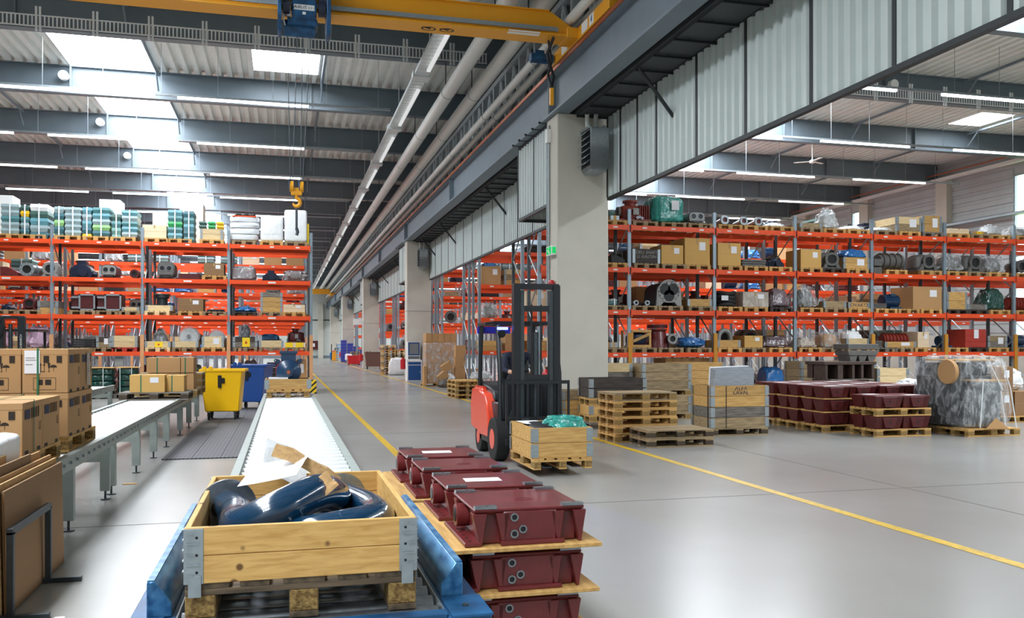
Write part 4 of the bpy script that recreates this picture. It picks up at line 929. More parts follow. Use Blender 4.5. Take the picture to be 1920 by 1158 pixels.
def G_coils(t, w, d, h, mat='cast_d', **k):
    for i in range(4): z = h * (0.12 + 0.25 * i); part('coil', MB().tube([(w * 0.42 * cos(a), d * 0.4 + d * 0.35 * sin(a), z + 0.02 * sin(3 * a + i)) for a in [2 * pi * j / 20 for j in range(21)]], h * 0.13, 8), M[mat], t)
    part('paper_tag', MB().box(-w * 0.35, -0.02, h * 0.4, -w * 0.05, -0.01, h * 0.7), M['paper'], t)
def G_wedge(t, w, d, h, mat='oxide', **k):
    part('sloped_cover', MB().prism([(-w / 2, 0), (w / 2, 0), (w / 2, h * 0.45), (-w * 0.1, h), (-w / 2, h)], 'y', 0, d), M[mat], t, bevel=0.01); part('base_strip', MB().box(-w / 2, -0.01, 0, w / 2, 0, h * 0.12), M['cast_d'], t)
def G_cone(t, w, d, h, **k):
    part('cone', MB().lathe([(w * 0.42, 0), (w * 0.36, h * 0.3), (w * 0.16, h * 0.9), (w * 0.12, h)], 20, T=Matrix.Translation((0, d / 2, 0))), M['cast_d'], t); part('plastic_film', MB().blob(0, d / 2, 0, w, d, h * 1.02, top=0.4, amp=0.05, nu=30, nv=16), M['f_clear'], t)
def G_pot(t, w, d, h, **k):
    part('drum', MB().lathe([(w * 0.36, 0), (w * 0.36, h * 0.75), (w * 0.46, h * 0.8), (w * 0.46, h)], 24, T=Matrix.Translation((0, d / 2, 0))), M['steel_dark'], t); part('lid_board', MB().box(-w * 0.5, 0.02, h, w * 0.5, d * 0.95, h + 0.03), M['wood_old'], t)
def G_redcrate(t, w, d, h, **k):
    part('chest', MB().box(-w / 2, 0, 0, w / 2, d, h), M['red_chest'], t, bevel=0.008); part('chest_rib', MB().box(-w / 2 - 0.004, -0.012, h * 0.32, w / 2, 0, h * 0.36).box(-w / 2, -0.012, h * 0.64, w / 2, 0, h * 0.68), M['red_chest'], t); part('paper_label', MB().box(-w * 0.1, -0.018, h * 0.5, w * 0.12, -0.013, h * 0.98), M['paper'], t)
M['red_chest'] = pm('red_chest_paint', 'b53a2c', 0.5, 0, 0.15, 6)
KIND = {k[2:]: v for k, v in list(globals().items()) if k.startswith('G_')}
CAT = dict(carton='carton', crate='crate', trays='tray stack', wrap='wrapped load', oval='casing', round='pipe casing', twin='gear case', tri='bearing housing', frame='casing', pump='pump housing', valve='valve', taper='casing', motor='motor', gearbox='gearbox', fins='rotor', upipe='bent pipe', arch='wrapped drum', slabs='castings', sacks='sacks', whitebox='wrapped block', framecrate='crate', coils='coils', wedge='cover', cone='wrapped cone', pot='drum', redcrate='chest')
NAME = dict(carton='carton_box', crate='wooden_crate', trays='tray_stack', wrap='wrapped_load', oval='pump_casing', round='flanged_casing', twin='gear_case', tri='bearing_housing', frame='window_casing', pump='pump_housing', valve='flanged_valve', taper='bell_casing', motor='electric_motor', gearbox='gearbox', fins='finned_rotor', upipe='bent_pipe', arch='wrapped_drum', slabs='casting_stack', sacks='sack_stack', whitebox='wrapped_block', framecrate='frame_crate', coils='coil_bundle', wedge='sloped_cover', cone='wrapped_cone', pot='steel_drum', redcrate='storage_chest')
def good(kind, lab_, x, y, z, w, d, h, rot=0, group=None, **o):
    t = thing(NAME[kind], lab_, CAT[kind], (x, y, z), rot, group); KIND[kind](t, w, d, h, **o); return t
LV = ['lowest', 'second', 'third', 'top']
def shelf_y(side, lv, px):
    if side == 'R': return HY - FPX * (ZT[lv] - H) / ((RY * cth) + atY(px, 500, RY)[0] * sth)
    a = [(659.5, 657.6), (591.5, 592), (522.5, 526.5), (452.5, 462)][lv]; return a[0] + (a[1] - a[0]) * px / 580
def rack_good(side, lv, p0, p1, ytop, kind, desc, short, pal='wood', pp=None, d=0.9, dy=0.05, place='', **o):
    Y = RY if side == 'R' else LY
    xa = atY(p0, 500, Y + dy)[0]; xb = atY(p1, 500, Y + dy)[0]; x = (xa + xb) / 2; w = xb - xa
    dep = x * sth + (Y + dy) * cth; tot = (shelf_y(side, lv, (p0 + p1) / 2) - ytop) * dep / FPX
    if side == 'R': b = int((x - RX) // RB); where = 'bay %s past the column' % (['zero', 'one', 'two', 'three', 'four', 'five', 'six', 'seven'][b]) if b else 'beside the column'
    else: b = int((LX - x) // LB); where = 'bay %s from the aisle' % (['one', 'two', 'three', 'four', 'five'][min(b, 4)])
    z = ZT[lv]
    lev = '%s shelf' % LV[lv]
    if pal:
        px_ = x if pp is None else atY(pp, 500, Y + dy)[0]
        lo = (RX + b * RB + 0.47) if side == 'R' else (LX - (b + 1) * LB + 0.47); hi = lo + (RB if side == 'R' else LB) - 0.94
        pallet_simple('%s pallet under %s, %s, %s%s' % ({'wood': 'pine', 'wood_old': 'dark grey', 'wood_g': 'weathered', 'wood_p': 'pale', 'wood_red': 'red', 'wood_d': 'dark'}[pal], short, lev, where, place), min(max(px_, lo), hi), Y - 0.02, z, pal)
        z += 0.146
    h = max(0.08, tot - (z - ZT[lv]))
    g = good(kind, '%s, %s, %s%s' % (desc, lev, where, place), x, Y + dy, z, w, d, h, **o)
    if 'top' in o and kind == 'none': pass
    return g, x, z, w, h
W2, W3, W4 = ('wood', 'wood'), ('wood', 'wood', 'wood'), ('wood',) * 4
for g in [
 # ---- storage hall rack, top shelf
 ('R', 3, 1146, 1160, 403, 'crate', 'small yellow wooden crate', 'small yellow crate', 'wood', None, {'mats': ('wood',)}),
 ('R', 3, 1163, 1222, 373, 'pump', 'finned red pump housing with neck', 'red pump housing', 'wood_g', 1209, {}),
 ('R', 3, 1225, 1286, 365, 'wrap', 'tall machine in teal plastic film', 'teal wrapped machine', 'wood_g', 1262, {'mat': 'f_teal', 'core': 'cast', 'p': 0.35, 'top': 0.9, 'white': 1, 'd': 1.0}),
 ('R', 3, 1288, 1326, 396, 'twin', 'grey twin-bore gear case', 'grey gear case', 'wood_g', 1314, {'body': 'cast', 'd': 0.6}),
 ('R', 3, 1346, 1374, 402, 'valve', 'small red valve with bright flange', 'small red valve', 'wood', 1368, {'n': 1, 'body': 'oxide'}),
 ('R', 3, 1382, 1437, 405, 'valve', 'pair of red flanged pipe bends', 'red pipe bends', 'wood', 1416, {'n': 2, 'body': 'oxide'}),
 ('R', 3, 1439, 1488, 413, 'wrap', 'low mound in clear film', 'clear wrapped mound', 'wood', 1468, {'mat': 'f_clear', 'p': 0.8, 'top': 0.3, 'core': 'sack'}),
 ('R', 3, 1501, 1540, 417.5, 'crate', 'brown one-collar crate', 'brown crate', 'wood_g', 1520, {'mats': ('wood_g',)}),
 ('R', 3, 1543, 1583, 389, 'wrap', 'big bulging bundle in milky film', 'bulging film bundle', 'wood', 1563, {'mat': 'f_dull', 'p': 0.7, 'top': 0.45, 'core': 'sack', 'amp': 0.12}),
 ('R', 3, 1586, 1630, 421, 'wrap', 'flat load in clear film', 'flat wrapped load', 'wood', 1608, {'mat': 'f_clear', 'p': 0.5, 'core': 'sack'}),
 ('R', 3, 1641, 1680, 424, 'wrap', 'low white wrapped load', 'low white load', 'wood_g', 1660, {'mat': 'f_clear', 'core': 'sack'}),
 ('R', 3, 1682, 1727, 406, 'crate', 'long two-collar crate with paper', 'long labelled crate', 'wood', 1704, {'mats': ('wood_g', 'wood_p'), 'label': 1, 'd': 1.15}),
 ('R', 3, 1730, 1765, 404, 'crate', 'yellow pine crate with paper sheets', 'yellow pine crate', 'wood_old', 1747, {'mats': W2, 'label': 1}),
 ('R', 3, 1779, 1817, 428, 'carton', 'flat pale carton pile', 'flat pale carton', 'wood', 1797, {'mat': 'carton_l', 'label': False}),
 ('R', 3, 1820, 1850, 433, 'crate', 'low crate with yellow notice', 'low noticed crate', 'wood_g', 1837, {'mats': ('wood',), 'ylab': 1}),
 ('R', 3, 1852, 1894, 418, 'wrap', 'pointed bundle in milky film', 'pointed film bundle', 'wood', 1873, {'mat': 'f_dull', 'top': 0.4, 'p': 0.7, 'core': 'sack'}),
 ('R', 3, 1903, 1940, 424, 'wrap', 'grey film bundle', 'grey film bundle', 'wood', 1920, {'mat': 'f_dull', 'core': 'cast'}),
 # third shelf
 ('R', 2, 1146, 1172, 478, 'wedge', 'dark sloping cover', 'dark cover', 'wood', 1160, {'mat': 'cast_d'}),
 ('R', 2, 1187, 1237, 466, 'crate', 'dark slate-coloured crate with chalk writing', 'chalked dark crate', 'wood_g', 1211, {'mats': ('wood_d',)}),
 ('R', 2, 1240, 1281, 459, 'carton', 'square yellowish carton', 'square carton', 'wood_g', 1263, {'mat': 'carton_y'}),
 ('R', 2, 1284, 1331, 446, 'carton', 'tall yellowish carton with paper', 'tall carton', 'wood', 1308, {'mat': 'carton_y', 'd': 1.1}),
 ('R', 2, 1346, 1389, 455, 'carton', 'big yellowish carton with side paper', 'big carton', 'wood', 1368, {'mat': 'carton_y', 'd': 1.1}),
 ('R', 2, 1391, 1437, 485, 'slabs', 'low pile of grey castings', 'grey castings', 'wood', 1416, {'n': 3}),
 ('R', 2, 1439, 1478, 482, 'gearbox', 'navy casting with paper on it', 'navy casting', 'wood', 1462, {}),
 ('R', 2, 1501.5, 1540, 467, 'carton', 'yellow plywood box with long paper', 'yellow plywood box', 'wood', 1520, {'mat': 'carton_y', 'tape': False}),
 ('R', 2, 1543, 1579, 471, 'oval', 'dark grey casing with oval mouth', 'grey oval casing', 'wood_d', 1560, {'mat': 'cast'}),
 ('R', 2, 1582, 1630, 482, 'crate', 'yellow crate with blue bundle', 'yellow crate', 'wood', 1606, {'mats': W2, 'label': 1}),
 ('R', 2, 1638, 1655, 482, 'slabs', 'narrow upright grey plates', 'grey plates', None, None, {'n': 2}),
 ('R', 2, 1657, 1701, 472, 'fins', 'ribbed grey barrel casing', 'grey barrel', 'wood', 1679, {'mat': 'cast', 'n': 4}),
 ('R', 2, 1722, 1764, 475, 'oval', 'grey casing with square-oval mouth on feet', 'grey footed casing', 'wood', 1744, {'mat': 'cast', 'sx': 1.0}),
 ('R', 2, 1774, 1812, 474, 'wrap', 'grey casing under draped clear film', 'film draped casing', 'wood', 1792, {'mat': 'f_clear', 'core': 'cast', 'top': 0.75, 'amp': 0.1}),
 ('R', 2, 1815, 1846, 477, 'oval', 'grey oval casing between two wrapped ones', 'grey casing', 'wood_g', 1832, {'mat': 'cast', 'sx': 1.0}),
 ('R', 2, 1850, 1892, 477, 'wrap', 'hanging loose film over grey casing', 'loose film casing', 'wood', 1870, {'mat': 'f_clear', 'core': 'cast', 'top': 0.8, 'amp': 0.12}),
 ('R', 2, 1901, 1940, 486, 'round', 'grey round casing', 'grey round casing', 'wood', 1920, {'mat': 'cast'}),
 # second shelf
 ('R', 1, 1146, 1158, 560, 'trays', 'small stack of green trays', 'green trays', 'wood_g', None, {'n': 2}),
 ('R', 1, 1183, 1225, 562, 'valve', 'row of small dark pipe fittings', 'small fittings', 'wood_g', 1208, {'n': 2, 'body': 'cast_d'}),
 ('R', 1, 1228, 1281, 527, 'tri', 'big arched bearing housing with three bores', 'big bearing housing', 'wood_g', 1256, {'d': 0.9}),
 ('R', 1, 1290, 1335, 560, 'crate', 'low yellow pine crate', 'low pine crate', 'wood_g', 1313, {'mats': ('wood',)}),
 ('R', 1, 1346, 1388, 545, 'coils', 'heap of dark coiled hose', 'coiled hose', 'wood', 1368, {}),
 ('R', 1, 1393, 1441, 547, 'carton', 'taped box wrapped in white film', 'taped white box', 'wood', 1416, {'mat': 'f_beige'}),
 ('R', 1, 1444, 1488, 540, 'wrap', 'dark load under black film', 'dark film load', 'wood_d', 1464, {'mat': 'f_mauve', 'core': 'cast_d', 'top': 0.6}),
 ('R', 1, 1498, 1542, 534, 'wrap', 'casing under tall clear film cover', 'clear film cover', 'wood', 1520, {'mat': 'f_clear', 'core': 'cast', 'top': 0.6}),
 ('R', 1, 1545, 1586, 564, 'crate', 'crate full of grey parts', 'crate of parts', 'wood_g', 1565, {'mats': ('wood_g',), 'fill': 'cast'}),
 ('R', 1, 1591, 1630, 566, 'crate', 'yellow crate with dark printed name', 'printed crate', 'wood', 1610, {'mats': ('wood',)}),
 ('R', 1, 1638, 1664, 568, 'slabs', 'stack of grey wire-tied bars', 'grey bars', 'wood', 1660, {'n': 3}),
 ('R', 1, 1666, 1702, 550, 'motor', 'ribbed blue electric motor', 'blue motor', 'wood', 1702, {}),
 ('R', 1, 1712, 1766, 537, 'carton', 'huge brown carton with torn papers', 'huge carton', 'wood', 1744, {'mat': 'carton', 'd': 1.1}),
 ('R', 1, 1776, 1813, 547, 'crate', 'square yellow pine crate', 'square pine crate', 'wood_d', 1794, {'mats': W2}),
 ('R', 1, 1815, 1850, 570, 'crate', 'low grey crate', 'low grey crate', 'wood_d', 1832, {'mats': ('wood_old',)}),
 ('R', 1, 1852, 1892, 540, 'wrap', 'slumped load in green film', 'green film load', 'wood', 1873, {'mat': 'f_green', 'core': None, 'top': 0.6}),
 ('R', 1, 1901, 1940, 556, 'fins', 'red finned rotor', 'red rotor', 'wood', 1920, {}),
 # lowest shelf
 ('R', 0, 1145, 1157, 641, 'crate', 'small pine crate', 'small pine crate', 'wood_g', None, {'mats': ('wood',)}),
 ('R', 0, 1184, 1221, 618, 'framecrate', 'open pine frame crate with diagonal board', 'open frame crate', 'wood_g', 1206, {}),
 ('R', 0, 1224, 1272, 608, 'taper', 'red bell casing with round grey flange', 'red bell casing', 'wood_g', 1257, {}),
 ('R', 0, 1279, 1329, 632, 'wrap', 'long load in bright blue film', 'blue film load', 'wood_g', 1310, {'mat': 'f_blue', 'core': None, 'p': 0.7, 'top': 0.9}),
 ('R', 0, 1346, 1388, 637, 'crate', 'low crate with bent pipe standing in it', 'low crate', 'wood', 1367, {'mats': ('wood',)}),
 ('R', 0, 1396, 1430, 629, 'carton', 'pine plywood box with paper', 'plywood box', 'wood_g', 1412, {'mat': 'carton_y'}),
 ('R', 0, 1433, 1487, 631, 'wrap', 'grey lumpy load in mauve film', 'mauve film load', 'wood', 1462, {'mat': 'f_mauve', 'core': None, 'top': 0.7, 'amp': 0.1}),
 ('R', 0, 1498, 1538, 633, 'wrap', 'beige lumpy film load', 'beige film load', 'wood', 1518, {'mat': 'f_beige', 'core': None, 'top': 0.5}),
 ('R', 0, 1545, 1580, 622, 'wrap', 'brown carton in loose clear film', 'film wrapped carton', 'wood_g', 1560, {'mat': 'f_clear', 'core': 'carton', 'p': 0.3, 'top': 0.95}),
 ('R', 0, 1588, 1629, 634, 'crate', 'pale crate with white sacks', 'pale crate', 'wood', 1608, {'mats': ('wood_p',), 'fill': 'sack'}),
 ('R', 0, 1638, 1656, 638, 'slabs', 'small grey casting pile', 'grey castings', 'wood_old', 1661, {'n': 4}),
 ('R', 0, 1660, 1717, 640, 'crate', 'low crate with red finned rotor', 'rotor crate', 'wood_g', 1690, {'mats': ('wood',), 'label': 1}),
 ('R', 0, 1721, 1742, 622, 'carton', 'pale plywood box with long paper', 'pale plywood box', 'wood', 1733, {'mat': 'carton_l'}),
 ('R', 0, 1773, 1793, 629, 'motor', 'small bright blue motor', 'small blue motor', 'wood', 1794, {'mat': 'blue_machine'}),
 ('R', 0, 1810, 1849, 617, 'redcrate', 'red storage chest with paper', 'red chest', 'wood_d', 1832, {}),
 ('R', 0, 1853, 1888, 629, 'crate', 'brown over grey two-collar crate', 'brown and grey crate', 'wood', 1870, {'mats': ('wood_old', 'wood_g'), 'label': 1}),
 ('R', 0, 1901, 1940, 628, 'motor', 'dark blue motor at the rack', 'dark motor', 'wood_g', 1920, {}),
 # ---- main hall rack, top shelf
 ('L', 3, 1, 36, 388, 'trays', 'grey-blue tray stack at outer bay', 'grey-blue trays', 'wood', 17, {'cols': ('tray_93a8aa', 'tray_8fa3a6', 'tray_4f8285')}),
 ('L', 3, 38, 55, 390, 'trays', 'narrow tray stack with yellow tray', 'yellow tray stack', 'wood', 62, {'n': 5, 'cols': ('tray_3c6a74', 'tray_8fa3a6', 'tray_4f8285', 'tray_yellow', 'tray_3f5f58')}),
 ('L', 3, 56, 90, 388, 'trays', 'tray stack with white top tray', 'white-topped trays', None, None, {'cols': ('tray_3c6a74', 'tray_8fa3a6', 'tray_5f95a0', 'tray_3f5f58', 'tray_white')}),
 ('L', 3, 101, 120, 392, 'trays', 'narrow tray stack with green tray', 'narrow green trays', None, None, {'cols': ('tray_3f5f58', 'tray_3c6a74', 'tray_green', 'tray_3c6a74', 'tray_93a8aa')}),
 ('L', 3, 121, 152, 393, 'trays', 'stack of pale grey trays', 'pale grey trays', 'wood', 127, {'cols': ('tray_93a8aa', 'tray_8fa3a6')}),
 ('L', 3, 154, 172, 393, 'trays', 'tray stack standing on yellow tray', 'yellow-based trays', None, None, {'cols': ('tray_yellow', 'tray_3c6a74', 'tray_5f95a0', 'tray_8fa3a6', 'tray_5f95a0')}),
 ('L', 3, 173, 206, 393, 'trays', 'tray stack with green middle', 'green-middle trays', 'wood', 180, {'cols': ('tray_3c6a74', 'tray_green', 'tray_93a8aa', 'tray_5f95a0', 'tray_4f8285')}),
 ('L', 3, 209, 227, 405, 'trays', 'short narrow teal tray stack', 'short teal trays', None, None, {'n': 4}),
 ('L', 3, 228, 258, 398, 'trays', 'teal tray stack by the post', 'teal trays', 'wood', 231, {'n': 5, 'cols': ('tray_8fa3a6', 'tray_5f95a0', 'tray_4f8285')}),
 ('L', 3, 267, 312, 425, 'carton', 'plain pale carton', 'pale carton', 'wood', 290, {'mat': 'carton_l', 'label': False}),
 ('L', 3, 314, 342, 396, 'trays', 'teal tray stack with vivid green tray', 'vivid green trays', 'wood', 337, {'cols': ('tray_5f95a0', 'tray_4f8285', 'tray_vivid_green', 'tray_4f8285', 'tray_5f95a0')}),
 ('L', 3, 344, 364, 398, 'trays', 'slim blue-grey tray stack', 'slim trays', None, None, {'cols': ('tray_4f8285', 'tray_3c6a74', 'tray_5f95a0')}),
 ('L', 3, 376, 417, 431, 'crate', 'pale crate carrying small boxes', 'pale crate', 'wood', 397, {'mats': ('wood_p', 'wood_p'), 'd': 1.1}),
 ('L', 3, 430, 486, 405, 'sacks', 'stack of white sacks with dark bags', 'white sacks', 'wood_g', 457, {'d': 0.9}),
 ('L', 3, 488, 531, 406, 'whitebox', 'white foam-wrapped block', 'foam-wrapped block', 'wood', 509, {}),
 ('L', 3, 533, 576, 393, 'whitebox', 'tall white foam-wrapped block by the rack end', 'tall white block', 'wood_g', 555, {}),
 # third shelf
 ('L', 2, 0, 33, 505, 'wedge', 'red sloping cover', 'red cover', None, None, {}),
 ('L', 2, 34, 72, 496, 'round', 'bright round pipe flange casing', 'round flange casing', None, None, {'mat': 'steel'}),
 ('L', 2, 76, 110, 495, 'oval', 'grey open oval casing', 'oval casing', None, None, {'mat': 'cast_l'}),
 ('L', 2, 129, 178, 492, 'gearbox', 'large navy gearbox', 'navy gearbox', None, None, {}),
 ('L', 2, 186, 222, 498, 'twin', 'red gear case with two bores', 'red gear case', None, None, {'body': 'oxide_d'}),
 ('L', 2, 243, 264, 495, 'round', 'dark red flanged drum', 'dark red drum', None, None, {'mat': 'oxide_d'}),
 ('L', 2, 291, 330, 491, 'twin', 'grey gear case with two bores', 'grey gear case', None, None, {'body': 'cast', 'face': 'cast'}),
 ('L', 2, 334, 375, 512, 'slabs', 'low dark red casting with paper', 'low red casting', None, None, {'mat': 'oxide_d', 'n': 1}),
 ('L', 2, 382, 420, 494, 'carton', 'brown carton with fine print', 'brown carton', 'wood', 402, {'mat': 'carton_b'}),
 ('L', 2, 435, 480, 499, 'wrap', 'boxy load in grey film', 'grey boxy load', None, None, {'mat': 'f_grey', 'core': None, 'p': 0.3, 'top': 0.9}),
 ('L', 2, 491, 528, 506, 'gearbox', 'small navy gearbox', 'small gearbox', None, None, {}),
 ('L', 2, 531, 577, 506, 'wrap', 'grey padded bundle', 'padded bundle', None, None, {'mat': 'f_grey', 'core': None, 'top': 0.95, 'amp': 0.1}),
 # second shelf
 ('L', 1, 0, 22, 572, 'gearbox', 'dark navy casting', 'navy casting', 'wood_g', 12, {}),
 ('L', 1, 39, 69, 561, 'oval', 'dark red square casing', 'red square casing', 'wood_g', 52, {'mat': 'oxide_d'}),
 ('L', 1, 71, 108, 566, 'crate', 'dark grey over pine crate', 'two-tone crate', None, None, {'mats': ('wood', 'wood_old')}),
 ('L', 1, 133, 178, 553, 'frame', 'red casing with bright square frame', 'framed red casing', 'wood_g', 155, {}),
 ('L', 1, 181, 227, 553, 'frame', 'red casing with square frame, twin beside post', 'framed red twin', 'wood_g', 205, {}),
 ('L', 1, 229, 260, 577, 'crate', 'low pinkish crate', 'low crate', 'wood_g', 243, {'mats': ('wood_p',)}),
 ('L', 1, 273, 323, 573, 'crate', 'pale crate under dark drum', 'pale drum crate', 'wood_p', 294, {'mats': ('wood_p',)}),
 ('L', 1, 334, 381, 560, 'carton', 'wide brown carton', 'wide brown carton', 'wood', 357, {'mat': 'carton_b'}),
 ('L', 1, 388, 420, 582, 'slabs', 'flat dark castings', 'flat castings', 'wood_g', 403, {'mat': 'cast_d', 'n': 2}),
 ('L', 1, 436, 482, 574, 'wrap', 'flat load in bright blue film', 'blue film load', 'wood_d', 458, {'mat': 'f_blue', 'core': None, 'p': 0.7}),
 ('L', 1, 489, 529, 547, 'crate', 'tall three-collar crate with dark top', 'tall crate', 'wood_g', 508, {'mats': ('wood', 'wood', 'wood', 'wood_old')}),
 ('L', 1, 531, 572, 570, 'carton', 'low pale cartons with paper', 'low pale cartons', 'wood', 551, {'mat': 'carton_l'}),
 # lowest shelf
 ('L', 0, 46, 94, 613, 'wrap', 'big crumpled load in pink film', 'pink film load', 'wood_g', 68, {'mat': 'f_pink', 'core': None, 'top': 0.75, 'amp': 0.12}),
 ('L', 0, 0, 14, 622, 'wrap', 'small load in pink film', 'small pink load', 'wood_g', None, {'mat': 'f_pink', 'core': None, 'top': 0.7}),
 ('L', 0, 133, 178, 634, 'slabs', 'stack of black castings', 'black castings', 'wood_g', 155, {'mat': 'cast_d', 'n': 4}),
 ('L', 0, 181, 208, 631, 'crate', 'brown two-collar crate', 'brown crate', 'wood_g', 195, {'mats': ('wood_g', 'wood_d'), 'label': 1}),
 ('L', 0, 210, 257, 629, 'crate', 'pale two-collar crate', 'pale crate', 'wood_red', 234, {'mats': ('wood_p', 'wood_p')}),
 ('L', 0, 272, 319, 639, 'crate', 'pale low crate with yellow notice', 'noticed pale crate', 'wood_p', 296, {'mats': ('wood_p',), 'ylab': 1}),
 ('L', 0, 324, 371, 639, 'crate', 'pale low crate before wrapped drum', 'pale low crate', 'wood_g', 346, {'mats': ('wood_p',)}),
 ('L', 0, 379, 419, 630, 'crate', 'pale crate with two white papers', 'papered crate', 'wood', 400, {'mats': ('wood_p', 'wood_p'), 'label': 1}),
 ('L', 0, 437, 482, 630, 'crate', 'dark chalked crate with yellow card', 'dark chalked crate', 'wood_g', 460, {'mats': ('wood_old', 'wood_d'), 'ylab': 1}),
 ('L', 0, 486, 531, 637, 'crate', 'pale crate holding blue machine', 'blue machine crate', 'wood_g', 508, {'mats': ('wood_p',)}),
 ('L', 0, 533, 573, 641, 'carton', 'low box with two yellow notices', 'yellow notice box', 'wood_g', 555, {'mat': 'carton_l', 'label': False, 'tape': False}),
]:
    side, lv, p0, p1, yt, kind, desc, short, pal, pp, o = g
    d = o.pop('d', 0.85)
    G_, gx, gz, gw, gh = rack_good(side, lv, p0, p1, yt, kind, desc, short, pal, pp, d, **o)
    yy = (RY if side == 'R' else LY) + 0.05
    if 'blue bundle' in desc: good('wrap', 'blue bundle lying on the yellow crate, third shelf past the column', gx, yy, gz + gh, gw, 0.6, 0.26, mat='f_blue', core=None)
    if 'printed name' in desc: text('printed_name', 'OVAKO', 0.16, M['print_blue'], G_, (0, -0.006, gh * 0.5), (pi / 2, 0, 0), sx=1.15)
    if 'chalk writing' in desc: text('chalk_writing', 'DEU. SHAFT\nU. KASTEN', 0.13, M['cast_l'], G_, (0, -0.006, gh * 0.6), (pi / 2, 0, 0), shear=0.2)
    if 'bent pipe' in desc: good('upipe', 'grey bent pipe standing in low crate, lowest shelf past the column', gx, yy + 0.1, gz + 0.02, gw * 0.7, 0.5, gh + 0.35)
    if 'white sacks' in desc and kind == 'crate': good('wrap', 'white sack bulging from pale crate, lowest shelf past the column', gx, yy + 0.04, gz + 0.04, gw * 0.88, 0.7, gh + 0.2, mat='f_white', core=None)
    if 'finned rotor' in desc and kind == 'crate': good('fins', 'red finned rotor lying in low crate, lowest shelf past the column', gx, yy + 0.06, gz + 0.05, gw * 0.8, 0.7, 0.42)
    if 'small boxes' in desc:
        for j, (c_, x_) in enumerate((('tray_3f5f58', -0.3), ('tray_vivid_green', 0.0), ('tray_yellow', 0.28))): good('trays', '%s tray box on pale crate, top shelf, bay two from the aisle' % ['dark green', 'vivid green', 'yellow'][j], gx + x_, yy, gz + gh, 0.25, 0.4, 0.26, n=2, cols=(c_,), strap=False)
    if 'under dark drum' in desc: good('pot', 'dark steel drum on pale crate, second shelf, bay two from the aisle', gx + 0.05, yy + 0.2, gz + 0.03, 0.5, 0.5, 0.55)
    if 'yellow notice' in desc and gx < -2: good('cone', 'dark cone in clear film in crate, lowest shelf near green straps', gx + 0.05, yy + 0.05, gz + 0.03, 0.7, 0.7, 0.62)
    if 'before wrapped drum' in desc: good('arch', 'white drum in clear film, lowest shelf behind low crate', gx + 0.1, yy + 0.1, gz + 0.03, 0.8, 0.8, 0.72)
    if 'two white papers' in desc: good('arch', 'white drum in clear film, lowest shelf behind papered crate', gx + 0.1, yy + 0.1, gz + 0.03, 0.75, 0.8, 0.62)
    if 'holding blue machine' in desc: good('motor', 'blue and grey machine in pale crate, bay one from the aisle', gx, yy + 0.05, gz + 0.03, gw * 0.85, 0.7, 0.45, mat='blue_machine')
    if 'two yellow notices' in desc:
        for q in (-0.2, 0.16): part('yellow_notice', MB().box(q - 0.13, -0.006, 0.0, q + 0.13, -0.001, gh), M['yellow_card'], G_)
        good('pump', 'dark red gearbox behind yellow notices, lowest shelf by rack end', gx + 0.05, yy + 0.1, gz + gh, 0.62, 0.6, 0.5, body='oxide_d')
    if 'dark chalked' in desc: good('wrap', 'pinkish film bag with navy part, lowest shelf at rack end', gx, yy + 0.1, gz + gh - 0.15, 0.55, 0.5, 0.65, mat='f_clear', core='navy', top=0.5)
# pale tall boxes further back on the top shelf
M['carton_lit'] = pm('light_washed_carton', 'efe2d2', 0.8, 0, 0.04, 2)  # carton tone paled by the light falling on it, put into the colour
for lab, p0, p1, yt, mt in (('white box standing behind the outermost trays on top shelf', -10, 24, 368, 'white'), ('white box rising above the teal trays on top shelf', 186, 226, 371, 'white'), ('pale carton behind the vivid green trays on top shelf', 286, 316, 393, 'carton_lit'), ('very tall pale carton behind slim trays on top shelf', 337, 381, 374, 'carton_lit')):
    a = atY(p0, 500, LY + 1.95)[0]; b = atY(p1, 500, LY + 1.95)[0]; dep = a * sth + (LY + 1.95) * cth
    pallet_simple('pallet under the ' + lab[:lab.index(' on top')], (a + b) / 2, LY + 1.83, ZT[3], 'wood'); h = (460 - yt) * dep / FPX - 0.15 
    good('carton', lab, (a + b) / 2, LY + 1.95, ZT[3] + 0.146, b - a, 0.9, h, mat=mt, label=False, tape=False)
# ---- rear rack faces: random loads seen through the gaps
rng = random.Random(11)
RK = [('carton', 0.75, 0.7, dict(mat='carton')), ('carton', 0.7, 0.5, dict(mat='carton_l')), ('crate', 0.8, 0.4, dict(mats=W2)), ('crate', 0.8, 0.22, dict(mats=('wood_g',))), ('crate', 0.8, 0.6, dict(mats=('wood', 'wood_g', 'wood_p'))),
      ('slabs', 0.7, 0.4, dict(mat='oxide_d')), ('oval', 0.7, 0.6, dict(mat='cast')), ('wrap', 0.75, 0.55, dict(mat='f_dull', core='cast')), ('motor', 0.7, 0.5, {}), ('pump', 0.75, 0.6, dict(body='oxide_d')), ('wrap', 0.75, 0.4, dict(mat='f_blue', core=None)), ('gearbox', 0.75, 0.55, {}), ('round', 0.7, 0.6, dict(mat='cast')), ('trays', 0.7, 0.6, dict(n=4)), ('slabs', 0.75, 0.3, dict(mat='cast_d')), ('twin', 0.6, 0.5, dict(body='oxide_d'))]
PROTO = {}
def dup(t, loc, label, group):
    r = t.copy(); C.objects.link(r); r.location = loc; r['label'] = label; r['group'] = group
    for c in t.children: q = c.copy(); C.objects.link(q); q.parent = r
    return r
